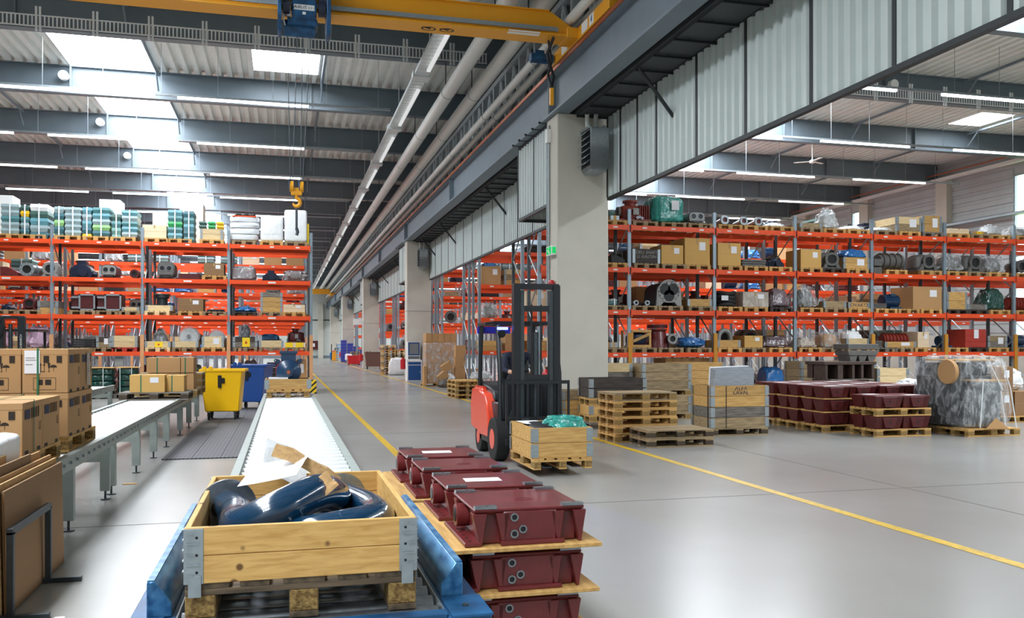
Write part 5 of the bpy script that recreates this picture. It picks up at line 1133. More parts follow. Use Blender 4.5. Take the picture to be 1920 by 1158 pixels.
def rear(side, row, face, bays, prob, where, simple=False):
    X0, B, Yb = (RX, RB, RY) if side == 'R' else (LX, -LB, LY)
    for b in bays:
        for lv in range(-1, 4):
            for q in (0.5, 1.5, 2.5):
                if rng.random() > (0.8 if lv < 0 and not simple else prob): continue
                x = X0 + B * b + (B / 3) * q; y = Yb + 8 * row + face; z = 0 if lv < 0 else ZT[lv]
                i = rng.randrange(len(RK)); kind, w, h, o = RK[i]
                if lv == 3 and side == 'L': i = rng.choice([0, 1, 1, 13, 7]); kind, w, h, o = RK[i]; 
                nice = NAME[kind].replace('_', ' ')
                if side == 'L' and row == 0 and lv == 3: continue
                spot = '%s, bay %s %s, %s' % ('ground level' if lv < 0 else LV[lv] + ' shelf', ['one', 'two', 'three', 'four', 'five', 'six'][b], {0.5: 'start', 1.5: 'middle', 2.5: 'end'}[q], where)
                g = '%ss %s' % (NAME[kind].replace('_', ' '), where)
                lab = '%s, %s' % (nice, spot)
                if lv >= 0 and not simple: pallet_simple('pallet, %s' % spot, x, y, z, rng.choice(['wood', 'wood_g', 'wood_old', 'wood_p']), group='pallets ' + where); z += 0.146
                if i in PROTO: dup(PROTO[i], (x, y + 0.05, z), lab, g)
                else: PROTO[i] = good(kind, lab, x, y + 0.05, z, w, 0.8, h, group=g, **o)
rear('R', 0, 1.85, range(0, 6), 0.6, 'behind the rack past the column')
rear('R', 1, 0, range(0, 6), 0.6, 'on the second row rack', True)
rear('R', 2, 0, range(0, 2), 0.85, 'on the third row rack', True)
rear('R', 3, 0, range(0, 1), 0.85, 'seen just past the blue cabinet', True)
rear('R', 4, 0, range(0, 1), 0.85, 'seen far past the blue cabinet', True)
rear('R', 5, 0, range(0, 1), 0.8, 'seen beyond the brown bin', True)
rear('L', 0, 1.85, range(0, 4), 0.5, 'behind the main hall rack')
rear('L', 1, 0, range(0, 5), 0.85, 'on the second main hall rack', True)
rear('L', 2, 0, range(0, 5), 0.7, 'on the third main hall rack', True)
# ================================================================== ROLLER CONVEYORS
def conveyor(label, x0, x1, y0, y1, zt, legs, pitch=0.25, name='roller_conveyor', rail_h=0.12):
    t = thing(name, label, 'conveyor', ((x0 + x1) / 2, y0, 0)); w = x1 - x0; L = y1 - y0
    rm = MB().cyl((-w / 2 + 0.04, 0, 0), (w / 2 - 0.04, 0, 0), 0.045, 14).mesh('roller', [M['roller']])
    n = int(L / pitch)
    for i in range(n): link('roller', rm, t, (0, 0.12 + i * pitch, zt - 0.045))
    for sx in (-1, 1):
        xa = sx * (w / 2 - 0.015)
        y = 0
        while y < L - 0.05:
            e = min(L, y + 3.0)
            part('side_rail', MB().box(xa - 0.015, y + 0.004, zt - rail_h, xa + 0.015, e - 0.004, zt + 0.02).box(xa - 0.03, y + 0.004, zt + 0.012, xa + 0.03, e - 0.004, zt + 0.022), M['grey_paint'], t, smooth=False); y = e
        st = MB().cyl((0, 0, 0), (sx * 0.022, 0, 0), 0.014, 8).mesh('axle_stud', [M['steel']])
        for i in range(n):
            if sx > 0 or i % 2 == 0: link('axle_stud', st, t, (sx * w / 2, 0.12 + i * pitch, zt - 0.05))
    lm = MB().box(-0.05, -0.04, 0.10, 0.05, 0.04, zt - rail_h).mesh('leg', [M['grey_paint']], 0.004); fm = MB().cyl((0, 0, 0.01), (0, 0, 0.1), 0.012, 8).cyl((0, 0, 0), (0, 0, 0.012), 0.05, 12).mesh('levelling_foot', [M['steel_dark']])
    for y in legs:
        for sx in (-1, 1): l = link('leg', lm, t, (sx * (w / 2 - 0.05), y - y0, 0)); link('levelling_foot', fm, l)
        part('cross_member', MB().box(-w / 2 + 0.1, y - y0 - 0.02, 0.42, w / 2 - 0.1, y - y0 + 0.02, 0.52), M['grey_paint'], t)
    return t
conveyor('wide roller conveyor running down the middle toward the motor crate', -0.37, 0.56, 4.75, 18.4, 0.715, [5.2, 7.2, 9.4, 11.6, 13.8, 16.0, 18.2])
conveyor('long roller conveyor on grey legs carrying the printed cartons', -2.78, -1.86, 6.0, 21.4, 0.70, [6.4, 8.79, 10.5, 10.85, 12.6, 14.2, 15.7, 17.7, 19.3, 21.0])
conveyor('short grey roller conveyor end piece beside the green wrapped stacks', -5.05, -4.1, 13.0, 23.7, 0.70, [13.4, 16.0, 18.5, 21.0, 23.4])
def mat_mesh():
    m = pm('perforated_rubber_mat', '3a3a3c', 0.7); N = m.node_tree.nodes; L = m.node_tree.links; p = N['Principled BSDF']
    tc = N.new('ShaderNodeTexCoord'); v = N.new('ShaderNodeTexVoronoi'); v.inputs['Scale'].default_value = 17; v.inputs['Randomness'].default_value = 0
    L.new(tc.outputs['Object'], v.inputs['Vector']); r = N.new('ShaderNodeValToRGB'); r.color_ramp.elements[0].color = (0.012, 0.012, 0.012, 1); r.color_ramp.elements[1].color = lin('5a5a5e'); r.color_ramp.elements[0].position = 0.25; r.color_ramp.elements[1].position = 0.42
    L.new(v.outputs['Distance'], r.inputs[0]); L.new(r.outputs[0], p.inputs['Base Color']); return m
t = thing('rubber_mat', 'dark perforated rubber floor mat between the two conveyors', 'mat', (-1.1, 13.9, 0))
M['mat'] = mat_mesh()
for i in range(3):
    part('mat_section', MB().box(-0.66 + i * 0.42, 0, 0.003, -0.245 + i * 0.42, 11.0, 0.016), M['mat'], t, smooth=False)
# blue transfer station before the conveyor
t = thing('transfer_station', 'scuffed blue roller station with chamfered guide rails under the front crate', 'conveyor', (0.1, 3.0, 0))
for sx, lab in ((-1, 0), (1, 0)):
    xo = 0.57 * sx; pr = [(xo, 0.735), (xo, 0.862), (xo - 0.028 * sx, 0.866), (xo - 0.085 * sx, 0.785), (xo - 0.085 * sx, 0.735)]
    if sx > 0: pr = pr[::-1]
    part('guide_rail', MB().prism([(a, b) for a, b in pr], 'y', 0.32, 1.9), M['blue_rail'], t, bevel=0.004)
    part('worn_edge', MB().box(min(xo, xo - 0.028 * sx) + 0.002, 0.325, 0.863, max(xo, xo - 0.028 * sx) - 0.002, 1.895, 0.868), M['blue_edge'], t)
    part('frame_beam', MB().box(min(xo - 0.1 * sx, xo + 0.06 * sx), 0.08, 0.56, max(xo - 0.1 * sx, xo + 0.06 * sx), 2.0, 0.733), M['blue_machine'], t, bevel=0.004)
    part('inner_strip', MB().box(min(xo - 0.10 * sx, xo - 0.106 * sx), 0.1, 0.66, max(xo - 0.10 * sx, xo - 0.106 * sx), 1.95, 0.738), M['steel'], t)
    for y in (0.15, 1.8): part('leg', MB().box(xo - 0.06, y, 0.0, xo + 0.04, y + 0.1, 0.56), M['blue_machine'], t, bevel=0.004)
    cp = part('corner_plate', MB().box(xo - 0.09, 0.06, 0.733, xo + 0.06, 0.31, 0.741), M['blue_machine'], t); part('bolt', MB().cyl((xo - 0.02, 0.17, 0.741), (xo - 0.02, 0.17, 0.748), 0.012, 8), M['steel_dark'], cp)
part('front_cross_beam', MB().box(-0.47, 0.09, 0.58, 0.47, 0.15, 0.742), M['blue_machine'], t, bevel=0.003)
rm = MB().cyl((-0.455, 0, 0), (0.455, 0, 0), 0.042, 20).mesh('roller', [M['mach']])
for i in range(13): link('roller', rm, t, (0, 0.22 + i * 0.135, 0.693))

# ------------------------------------------------------------------ front crate with blue pipe bends
M['wood_knot'] = None
def knot_wood(name, base, dark, sc):
    m = pm(name, base, 0.55); N = m.node_tree.nodes; L = m.node_tree.links; p = N['Principled BSDF']
    tc = N.new('ShaderNodeTexCoord'); mp = N.new('ShaderNodeMapping'); mp.inputs['Scale'].default_value = sc; L.new(tc.outputs['Object'], mp.inputs[0])
    nz = N.new('ShaderNodeTexNoise'); nz.inputs['Scale'].default_value = 7; nz.inputs['Detail'].default_value = 8; nz.inputs['Distortion'].default_value = 0.6; L.new(mp.outputs[0], nz.inputs['Vector'])
    r = N.new('ShaderNodeValToRGB'); r.color_ramp.elements[0].position = 0.3; r.color_ramp.elements[1].position = 0.6; r.color_ramp.elements[0].color = lin(dark); r.color_ramp.elements[1].color = lin(base); L.new(nz.outputs['Fac'], r.inputs[0])
    v = N.new('ShaderNodeTexVoronoi'); v.inputs['Scale'].default_value = 7.5; L.new(tc.outputs['Object'], v.inputs['Vector'])
    k = N.new('ShaderNodeMapRange'); k.inputs['From Min'].default_value = 0.10; k.inputs['From Max'].default_value = 0.14; k.inputs['To Min'].default_value = 1; k.inputs['To Max'].default_value = 0; L.new(v.outputs['Distance'], k.inputs['Value'])
    mx = N.new('ShaderNodeMix'); mx.data_type = 'RGBA'; L.new(k.outputs[0], mx.inputs['Factor']); L.new(r.outputs[0], mx.inputs['A']); mx.inputs['B'].default_value = lin('6d4a24'); L.new(mx.outputs['Result'], p.inputs['Base Color'])
    return m
M['wood_knot'] = knot_wood('knotty_pine', 'dcb06a', 'c1924c', (1, 8, 8))
M['wood_knoty'] = knot_wood('knotty_pine_along', 'dcb06a', 'c1924c', (8, 1, 8))
pal = pallet('worn wooden pallet under the front crate of blue pipes', 0.07, 3.2, 0.735, 'wood_brown', 'chip')
pal.rotation_euler = (0, 0, 0)
# this pallet stands with its short side to the front
pal.rotation_euler = (0, 0, -pi / 2); pal.location = (-0.33, 3.80, 0.735)
t = thing('pallet_collar_crate', 'open pine collar crate in front holding blue pipe bends', 'crate', (0.07, 3.19, 0.879))
w, d, h = 0.8, 1.24, 0.195
for z0, z1 in ((0, h * 0.49), (h * 0.5, h)):
    part('front_board', MB().box(-w / 2 + 0.0, 0, z0, w / 2, 0.02, z1), M['wood_knot'], t, bevel=0.002, smooth=False); part('rear_board', MB().box(-w / 2, d - 0.02, z0, w / 2, d, z1), M['wood_knot'], t, bevel=0.002, smooth=False)
    for sx in (-1, 1): part('side_board', MB().box(min(sx * w / 2, sx * (w / 2 - 0.02)), 0.02, z0, max(sx * w / 2, sx * (w / 2 - 0.02)), d - 0.02, z1), M['wood_knoty'], t, bevel=0.002, smooth=False)
for sx in (-1, 1):
    for yy, sy in ((0, 1), (d, -1)):
        xo = sx * w / 2
        mb = MB().box(min(xo - sx * 0.062, xo + sx * 0.003), yy - (0.003 if sy > 0 else 0), 0.0, max(xo - sx * 0.062, xo + sx * 0.003), yy + (0 if sy > 0 else 0.003), h - 0.004)
        mb.box(min(xo, xo + sx * 0.003), min(yy, yy + sy * 0.06), 0, max(xo, xo + sx * 0.003), max(yy, yy + sy * 0.06), h - 0.004)
        mb.box(min(xo - sx * 0.055, xo - sx * 0.012), yy - 0.006 * sy - 0.002, -0.045, max(xo - sx * 0.055, xo - sx * 0.012), yy - 0.006 * sy + 0.002, 0.03)
        hg = part('corner_hinge', mb, M['steel'], t, bevel=0.001)
        mb = MB()
        for k in range(5): z = 0.03 + k * 0.036; l = 0.05 if k % 2 else 0.03; mb.box(min(xo - sx * l, xo - sx * 0.006), yy - 0.009 * sy - 0.002, z, max(xo - sx * l, xo - sx * 0.006), yy - 0.006 * sy + 0.001, z + 0.004); mb.box(min(xo, xo + sx * 0.008), min(yy, yy + sy * 0.03), z + 0.012, max(xo, xo + sx * 0.008), max(yy, yy + sy * 0.03), z + 0.016)
        part('hinge_rib', mb, M['steel'], hg)
        mb = MB()
        for k in range(3): mb.cyl((xo - sx * 0.04, yy - 0.0045 * sy, 0.04 + 0.06 * k), (xo - sx * 0.04, yy - 0.003 * sy, 0.04 + 0.06 * k), 0.005, 8)
        part('rivet_hole', mb, M['black'], hg)
def bend(label, pts, r, f0=None, f1=None):
    # smooth the path
    P = [Vector(p) for p in pts]; out = []
    for i in range(len(P) - 1):
        p0, p1, p2, p3 = P[max(0, i - 1)], P[i], P[i + 1], P[min(len(P) - 1, i + 2)]
        for k in range(8):
            u = k / 8; out.append(0.5 * ((2 * p1) + (p2 - p0) * u + (2 * p0 - 5 * p1 + 4 * p2 - p3) * u * u + (3 * p1 - p0 - 3 * p2 + p3) * u ** 3))
    out.append(P[-1])
    t = thing('pipe_bend', label, 'pipe bend', tuple(P[0])); o = P[0]
    part('bent_tube', MB().tube([p - o for p in out], r, 26), M['blue_gloss'], t)
    for a, b, nm in ((out[0], out[3], f0), (out[-1], out[-4], f1)):
        if not nm: continue
        dd = (a - b).normalized(); fl = part('flange', MB().ring(a - o, a - o + dd * 0.022, nm, r * 0.8, 32), M['mach'], t, label='bare metal flange')
        part('blanking_plate', MB().cyl(a - o + dd * 0.01, a - o + dd * 0.024, nm * 0.72, 28), M['steel_dark'], t)
        q = dd.orthogonal().normalized(); s_ = dd.cross(q); mb = MB()
        for k in range(8): c_ = a - o + (q * cos(k * pi / 4) + s_ * sin(k * pi / 4)) * nm * 0.85; mb.cyl(c_ + dd * 0.02, c_ + dd * 0.024, 0.008, 8)
        part('bolt_hole', mb, M['black'], fl, kind='stuff')
    for k in (9, 14, 21):
        if k < len(out) - 1: a = out[k]; dd = (out[k + 1] - out[k]).normalized(); part('weld_seam', MB().cyl(a - o - dd * 0.002, a - o + dd * 0.002, r * 1.012, 26), M['blue_gloss'], t)
    return t
bend('glossy blue pipe bend with metal flange lying upper in the front crate', [(-0.235, 4.02, 0.99), (-0.19, 3.84, 0.995), (-0.155, 3.56, 1.0), (0.0, 3.52, 1.07), (0.13, 3.66, 1.10), (0.21, 3.9, 1.04), (0.2, 4.05, 0.97)], 0.076, f0=0.125)
bend('glossy blue pipe bend doubling back along the side board of front crate', [(0.0, 3.6, 0.94), (0.1, 3.43, 0.98), (0.24, 3.42, 1.0), (0.36, 3.56, 0.995), (0.37, 3.78, 0.99), (0.31, 4.02, 0.99), (0.27, 4.22, 0.98)], 0.073, f1=0.115)
def sheet(label, name, cat, pts, along, th, mat, loc, rot=(0, 0, 0), bump=0.0):
    """thin bent sheet: a polyline (x,z) swept along y, given real thickness"""
    n = len(pts); m = 7; vs = []; rg = random.Random(n)
    for s_ in (0, 1):
        for j in range(m):
            y = along * j / (m - 1)
            for i, (x, z) in enumerate(pts):
                jit = bump * noise.noise(Vector((i * 0.9, j * 0.7, n)))
                vs.append((x, y + (rg.uniform(-1, 1) * bump * 0.5 if j in (0, m - 1) and s_ == 0 else 0), z + jit + (th if s_ else 0)))
    fs = []
    def id_(s_, j, i): return s_ * m * n + j * n + i
    for j in range(m - 1):
        for i in range(n - 1): fs += [(id_(0, j, i), id_(0, j + 1, i), id_(0, j + 1, i + 1), id_(0, j, i + 1)), (id_(1, j, i), id_(1, j, i + 1), id_(1, j + 1, i + 1), id_(1, j + 1, i))]
    for j in range(m - 1): fs += [(id_(0, j, 0), id_(1, j, 0), id_(1, j + 1, 0), id_(0, j + 1, 0)), (id_(0, j, n - 1), id_(0, j + 1, n - 1), id_(1, j + 1, n - 1), id_(1, j, n - 1))]
    for i in range(n - 1): fs += [(id_(0, 0, i), id_(0, 0, i + 1), id_(1, 0, i + 1), id_(1, 0, i)), (id_(0, m - 1, i), id_(1, m - 1, i), id_(1, m - 1, i + 1), id_(0, m - 1, i + 1))]
    o = link(name, MB().add(vs, fs).mesh(name, [M[mat]]), None, loc, rot); return tag(o, label, cat)
sheet('white printed sheet lying across the flange in the front crate', 'paper_sheet', 'paper', [(-0.13, -0.01), (-0.05, 0.0), (0.05, 0.012), (0.13, 0.03)], 0.27, 0.0012, 'paper', (-0.07, 3.95, 1.105), (R(12), R(-3), R(-14)), 0.004)
sheet('grey-white sheet standing up behind the printed sheet in crate', 'paper_sheet', 'paper', [(-0.12, 0.0), (0, 0.01), (0.12, -0.01)], 0.2, 0.0012, 'f_white', (0.0, 4.28, 1.06), (R(52), R(26), R(20)), 0.004)
sheet('torn curling brown cardboard strip over the blue pipes', 'cardboard_strip', 'cardboard', [(-0.2, 0.06), (-0.12, 0.05), (-0.04, 0.02), (0.05, -0.02), (0.12, -0.07)], 0.09, 0.005, 'cardedge', (0.13, 4.1, 1.105), (R(35), R(14), R(-8)), 0.02)
sheet('torn brown cardboard flap tucked between the two blue pipes', 'cardboard_strip', 'cardboard', [(-0.14, -0.05), (-0.08, -0.03), (0.0, 0.01), (0.07, 0.03), (0.12, 0.05)], 0.08, 0.005, 'cardedge', (0.115, 3.56, 1.06), (R(40), R(-22), R(30)), 0.015)
good('wrap', 'grey translucent bag stuffed behind the blue pipes in crate', 0.05, 3.6, 0.885, 0.55, 0.72, 0.10, mat='f_clear', core='cast_d')
# ------------------------------------------------------------------ dark red cast housings beside it
def housing_meshes():
    W_, D_, Hh = 0.52, 0.50, 0.165; K = {}
    mb = MB()
    # inner body with flush middle, corners cut back beneath the pads
    po = [(-W_ / 2 + 0.03, 0.04), (-W_ / 2 + 0.12, 0.04), (-W_ / 2 + 0.135, 0.0), (W_ / 2 - 0.135, 0.0), (W_ / 2 - 0.12, 0.04), (W_ / 2 - 0.03, 0.04), (W_ / 2 - 0.03, D_ - 0.04), (W_ / 2 - 0.12, D_ - 0.04), (W_ / 2 - 0.135, D_), (-W_ / 2 + 0.135, D_), (-W_ / 2 + 0.12, D_ - 0.04), (-W_ / 2 + 0.03, D_ - 0.04)]
    mb.prism(po, 'z', 0.0, Hh - 0.012); K['casing'] = mb.mesh('casing', [M['oxide']], 0.006)
    mb = MB().frustum(-W_ / 2 + 0.02, 0.02, W_ / 2 - 0.02, D_ - 0.02, Hh - 0.03, -W_ / 2, 0, W_ / 2, D_, Hh - 0.01).box(-W_ / 2, 0, Hh - 0.011, W_ / 2, D_, Hh); K['lid'] = mb.mesh('lid', [M['oxide']], 0.004)
    K['pad'] = MB().box(-0.05, -0.022, 0, 0.05, 0.022, 0.012).cyl((0.01, 0, 0.012), (0.01, 0, 0.0125), 0.007, 8, m=1).mesh('machined_pad', [M['mach'], M['black']], 0.0)
    K['wedge'] = MB().prism([(0.0, 0.0), (0.012, 0.0), (0.035, Hh - 0.02), (-0.03, Hh - 0.02)], 'y', -0.03, 0.04).mesh('corner_rib', [M['oxide']], 0.003)
    K['port'] = MB().ring((0, -0.008, 0), (0, 0.0, 0), 0.019, 0.0125, 18).mesh('port_ring', [M['mach']]); K['portb'] = MB().cyl((0, -0.003, 0), (0, 0.002, 0), 0.013, 14).mesh('port_hole', [M['black']])
    mb = MB().box(-0.075, -0.01, 0, 0, D_ + 0.01, 0.02)
    K['foot'] = mb.mesh('foot_flange', [M['oxide']], 0.004); mb = MB()
    for k in range(7): mb.cyl((-0.045, 0.03 + k * 0.07, 0.02), (-0.045, 0.03 + k * 0.07, 0.0212), 0.008, 8)
    K['holes'] = mb.mesh('bolt_hole', [M['black']])
    K['boss'] = MB().cyl((0, 0.14, 0.085), (0.045, 0.14, 0.085), 0.07, 22).cyl((0.045, 0.14, 0.085), (0.055, 0.14, 0.085), 0.045, 20).box(0, 0.07, 0, 0.045, 0.21, 0.085).mesh('bearing_boss', [M['oxide']], 0.003)
    K['bossl'] = MB().cyl((-0.06, 0.3, 0.09), (0, 0.3, 0.09), 0.055, 20).mesh('bearing_boss', [M['oxide']], 0.003); K['bore'] = MB().cyl((-0.063, 0.3, 0.09), (-0.055, 0.3, 0.09), 0.032, 16).mesh('bore', [M['black']])
    K['lip'] = MB().box(-0.14, -0.015, 0, 0.16, 0.0, 0.02).mesh('bottom_lip', [M['oxide']], 0.003); K['badge'] = MB().ring((0.03, 0.22, Hh), (0.03, 0.22, Hh + 0.002), 0.03, 0.024, 20, sx=1.7).mesh('cast_badge', [M['oxide']])
    K['paper'] = MB().box(-0.1, -0.06, 0, 0.1, 0.06, 0.0012).mesh('paper_sheet', [M['paper']])
    return K
def housing(label, x, y, z, paper=False, rot=0, group=None, full=True):
    K = cached('housing', housing_meshes); t = thing('cast_housing', label, 'housing', (x, y, z), rot, group)
    link('casing', K['casing'], t); link('lid', K['lid'], t)
    for sx in (-1, 1):
        for yy in (0.022, 0.478): link('machined_pad', K['pad'], t, (sx * 0.205, yy, 0.165))
        for yy in (0.03, 0.43): link('corner_rib', K['wedge'], t, (sx * 0.235, yy, 0)); link('corner_rib', K['wedge'], t, (sx * 0.13, yy, 0))
    for px_, pz in ((-0.075, 0.125), (-0.035, 0.07), (-0.075, 0.05)): p = link('port_ring', K['port'], t, (px_, 0, pz)); link('port_hole', K['portb'], p)
    f = link('foot_flange', K['foot'], t, (-0.23, 0, 0)); link('bolt_hole', K['holes'], f)
    link('bearing_boss', K['boss'], t, (0.23, 0, 0)); b = link('bearing_boss', K['bossl'], t, (-0.23, 0, 0)); link('bore', K['bore'], b)
    link('bottom_lip', K['lip'], t); link('cast_badge', K['badge'], t)
    if paper: link('paper_sheet', K['paper'], t, (-0.02, 0.24, 0.166), (0, 0, -0.05))
    return t
tiers = ['topmost', 'second', 'third', 'bottom']
for pi_, (yb, nm) in enumerate(((3.8, 'front'), (5.1, 'rear'))):
    dx = 0 if pi_ == 0 else -0.03
    pallet('pallet under the %s stack of dark red housings' % nm, 1.06 + dx, yb + 0.2, 0.0, 'wood', 'chip')
    pallet_x = None
    for k in range(4):
        z = 0.80 - 0.205 * k
        xo = dx - 0.012 * k
        bd = tag(link('plywood_board', MB().box(-0.37, 0, -0.018, 0.345, 1.22, 0).mesh('plywood_board', [M['wood_y']], 0.002, smooth=False), None, (1.07 + xo, yb - 0.02, z - 0.001), 0), '%s plywood board carrying red housings in the %s stack' % (tiers[k], nm), 'board')
        for j in range(2):
            housing('dark red cast housing, %s tier of the %s stack, %s one%s' % (tiers[k], nm, ['front', 'rear'][j], ', paper on top' if (k == 0 and j == 1) else ''), 1.075 + xo + (0.0 if j else 0.01), yb + 0.03 + j * 0.62, z, paper=(k == 0 and j == 1))
# ================================================================== PRINTED CARTONS ON THE LONG CONVEYOR
def printed_carton(label, x, y, z, w, d, h, paper=False):
    t = thing('printed_carton', label, 'carton', (x, y, z))
    part('carton_body', MB().box(-w / 2, 0, 0, w / 2, d, h), M['carton'], t, bevel=0.004, smooth=False)
    part('lid_edge', MB().box(-w / 2 - 0.003, -0.003, h - 0.05, w / 2 + 0.003, d + 0.003, h + 0.003), M['carton'], t, bevel=0.002, smooth=False)
    for i in range(3): part('printed_square', MB().box(-w * 0.32 + i * 0.11, -0.0045, h - 0.125, -w * 0.32 + i * 0.11 + 0.045, -0.003, h - 0.06), M['print'], t)
    y0 = -0.0015; zc = h * 0.5
    mb = MB().box(-0.04, y0 - .001, zc, -0.036, y0, zc + .065).box(-0.01, y0 - .001, zc, -0.006, y0, zc + .065).box(-0.048, y0 - .001, zc - .006, 0.0, y0, zc)
    mb.prism([(-0.048, zc + .055), (-0.028, zc + .055), (-0.038, zc + .075)], 'y', y0 - .001, y0).prism([(-0.018, zc + .055), (0.002, zc + .055), (-0.008, zc + .075)], 'y', y0 - .001, y0); part('upright_arrows', mb, M['print'], t)
    part('glass_symbol', MB().prism([(0.02, zc + .075), (0.026, zc + .03), (0.032, zc + .025), (0.038, zc + .03), (0.044, zc + .075)], 'y', y0 - .001, y0).box(0.030, y0 - .001, zc, 0.034, y0, zc + .03).box(0.022, y0 - .001, zc - .004, 0.042, y0, zc), M['print'], t)
    part('umbrella_symbol', MB().prism([(0.07 + 0.03 * cos(a), zc + .035 + 0.025 * sin(a)) for a in [pi * k / 8 for k in range(9)]], 'y', y0 - .001, y0).box(0.069, y0 - .001, zc + .0, 0.072, y0, zc + .04), M['print'], t)
    part('printed_panel', MB().box(-0.1, y0 - .001, 0.14, 0.09, y0, 0.143).box(-0.1, y0 - .001, 0.03, 0.09, y0, 0.033).box(-0.1, y0 - .001, 0.03, -0.097, y0, 0.143).box(0.087, y0 - .001, 0.03, 0.09, y0, 0.143).box(-0.07, y0 - .001, 0.075, -0.02, y0, 0.125).box(0.0, y0 - .001, 0.075, 0.05, y0, 0.125), M['print'], t)
    xs_ = w / 2 + 0.0045
    part('printed_block', MB().box(xs_ - .002, 0.06, h - 0.13, xs_, 0.2, h - 0.055), M['print_blue'], t)
    mb = MB()
    for i in range(5): mb.box(xs_ - .002, 0.24 + i * 0.05, h - 0.13, xs_, 0.255 + i * 0.05, h - 0.045)
    part('printed_bars', mb, M['print'], t); part('side_symbol', MB().box(xs_ - .004, d - 0.1, h - 0.24, xs_ - 0.002, d - 0.05, h - 0.235).box(xs_ - .004, d - 0.1, h - 0.24, xs_ - 0.002, d - 0.095, h - 0.17).box(xs_ - .004, d - 0.055, h - 0.24, xs_ - 0.002, d - 0.05, h - 0.17), M['print'], t)
    part('bottom_slots', MB().box(w / 2, 0.06, 0, w / 2 + 0.001, 0.16, 0.03).box(w / 2, d - 0.16, 0, w / 2 + 0.001, d - 0.06, 0.03), M['print'], t)
    if paper: part('address_label', MB().box(-w / 2 + 0.02, -0.009, h * 0.45, -w / 2 + 0.15, -0.0045, h - 0.01), M['paper'], t); part('label_lines', MB().box(-w / 2 + 0.03, -0.011, h * 0.8, -w / 2 + 0.11, -0.009, h * 0.81).box(-w / 2 + 0.03, -0.011, h * 0.75, -w / 2 + 0.12, -0.009, h * 0.76).box(-w / 2 + 0.03, -0.011, h * 0.65, -w / 2 + 0.09, -0.009, h * 0.66), M['print'], t)
    return t
for yb, dd, ly, nm in ((7.45, 0.57, 1, 'front'), (8.92, 0.52, 2, 'rear')):
    p = pallet('pine pallet under the %s printed cartons on the conveyor' % nm, 0, 0, 0, 'wood', 'chip'); p.rotation_euler = (0, 0, -pi / 2); p.location = (-2.745, yb + 0.6 + (0.0 if nm == 'front' else 0.05), 0.705)
    for k in range(ly):
        for i in range(2):
            for j in range(2):
                lab = '%s printed carton, %s row, %s layer of %s conveyor pallet' % (['outer', 'inner'][i], ['front', 'back'][j], ['lower', 'upper'][k], nm)
                printed_carton(lab, -2.14 - 0.395 * i, yb + 0.02 + j * (dd + 0.01), 0.85 + k * 0.412, 0.385, dd, 0.405, paper=(k == 1 and j == 0))
for xs_, yb, ly, nm in ((-2.2, 8.94, 2, 'upper cartons, outer'), (-2.66, 8.94, 2, 'upper cartons, inner'), (-2.25, 7.47, 1, 'front carton layer')):
    zt = 0.85 + ly * 0.412 + 0.004
    o = part('plastic_strap', MB().box(-0.008, -0.012, 0, 0.008, -0.0115, zt - 0.85).box(-0.008, -0.012, zt - 0.85, 0.008, 1.2, zt - 0.848).box(-0.008, 1.199, 0, 0.008, 1.2, zt - 0.85), M['green_strap'], None, loc=(xs_, yb, 0.85)); tag(o, 'green plastic strap around the %s' % nm, 'strap')
o = part('plastic_strap', MB().box(0, 0, 0, 0.003, 0.012, 0.42).box(-0.8, 0, 0.42, 0.003, 0.012, 0.422), M['green_strap'], None, loc=(-1.938, 7.75, 0.85)); tag(o, 'thin green strap crossing the lone front carton layer', 'strap')
tag(part('tape_strip', MB().box(0, 0, 0, 0.002, 0.14, 0.33), M['f_dull'], None, loc=(-1.935, 9.7, 1.30), rot=(0.06, 0, 0)), 'loose translucent tape strip hanging on the upper cartons', 'tape')
sk = thing('wrapped_block', 'white film-wrapped block on the conveyor above the cardboard sheets', 'wrapped block', (-2.25, 6.15, 0.702)); part('white_film', MB().blob(0, 0.5, 0, 0.8, 1.0, 0.37, p=0.25, amp=0.035, seed=5, nu=40, nv=20, freq=5), M['f_white'], sk); part('film_fold', MB().blob(0.2, 0.06, 0.03, 0.38, 0.12, 0.26, p=0.5, amp=0.03, seed=15), M['f_dull'], sk)
# cardboard sheets leaning on the conveyor with a bent steel stand
for i, (x, ya, yb_, zt, m_) in enumerate(((-1.672, 6.08, 7.55, 0.79, 'carton_b'), (-1.70, 5.6, 7.50, 0.83, 'cardedge'), (-1.725, 5.1, 7.45, 0.86, 'carton'), (-1.75, 5.4, 7.0, 0.92, 'carton_b'), (-1.775, 5.0, 7.35, 0.90, 'carton'), (-1.80, 4.7, 6.6, 0.96, 'cardedge'))):
    o = part('cardboard_sheet', MB().box(-0.016, ya, 0.004, 0.0, yb_, zt), M[m_], None, loc=(x, 0, 0), rot=(0, -0.02, 0), smooth=False); tag(o, '%s cardboard sheet leaning beside the conveyor, counted from the steel stand' % ['first', 'second', 'third', 'fourth', 'fifth', 'sixth'][i], 'cardboard')
t = thing('steel_stand', 'bent square steel tube stand holding the leaning cardboard sheets', 'stand', (-1.635, 6.02, 0))
for y in (0, 0.9): part('upright', MB().box(-0.02, y - 0.02, 0.03, 0.02, y + 0.02, 0.55), M['steel_dark'], t, bevel=0.003); part('foot', MB().box(-0.1, y - 0.02, 0, 0.22, y + 0.02, 0.035), M['steel_dark'], t, bevel=0.003)
part('top_bar', MB().box(-0.02, -0.02, 0.53, 0.02, 0.92, 0.572), M['steel_dark'], t, bevel=0.003)
o = part('paper_scrap', MB().blob(0, 0, 0, 0.07, 0.05, 0.02, amp=0.01, nu=10, nv=5), M['f_white'], None, loc=(-1.35, 5.95, 0)); tag(o, 'small pale scrap on the floor by the steel stand', 'scrap')
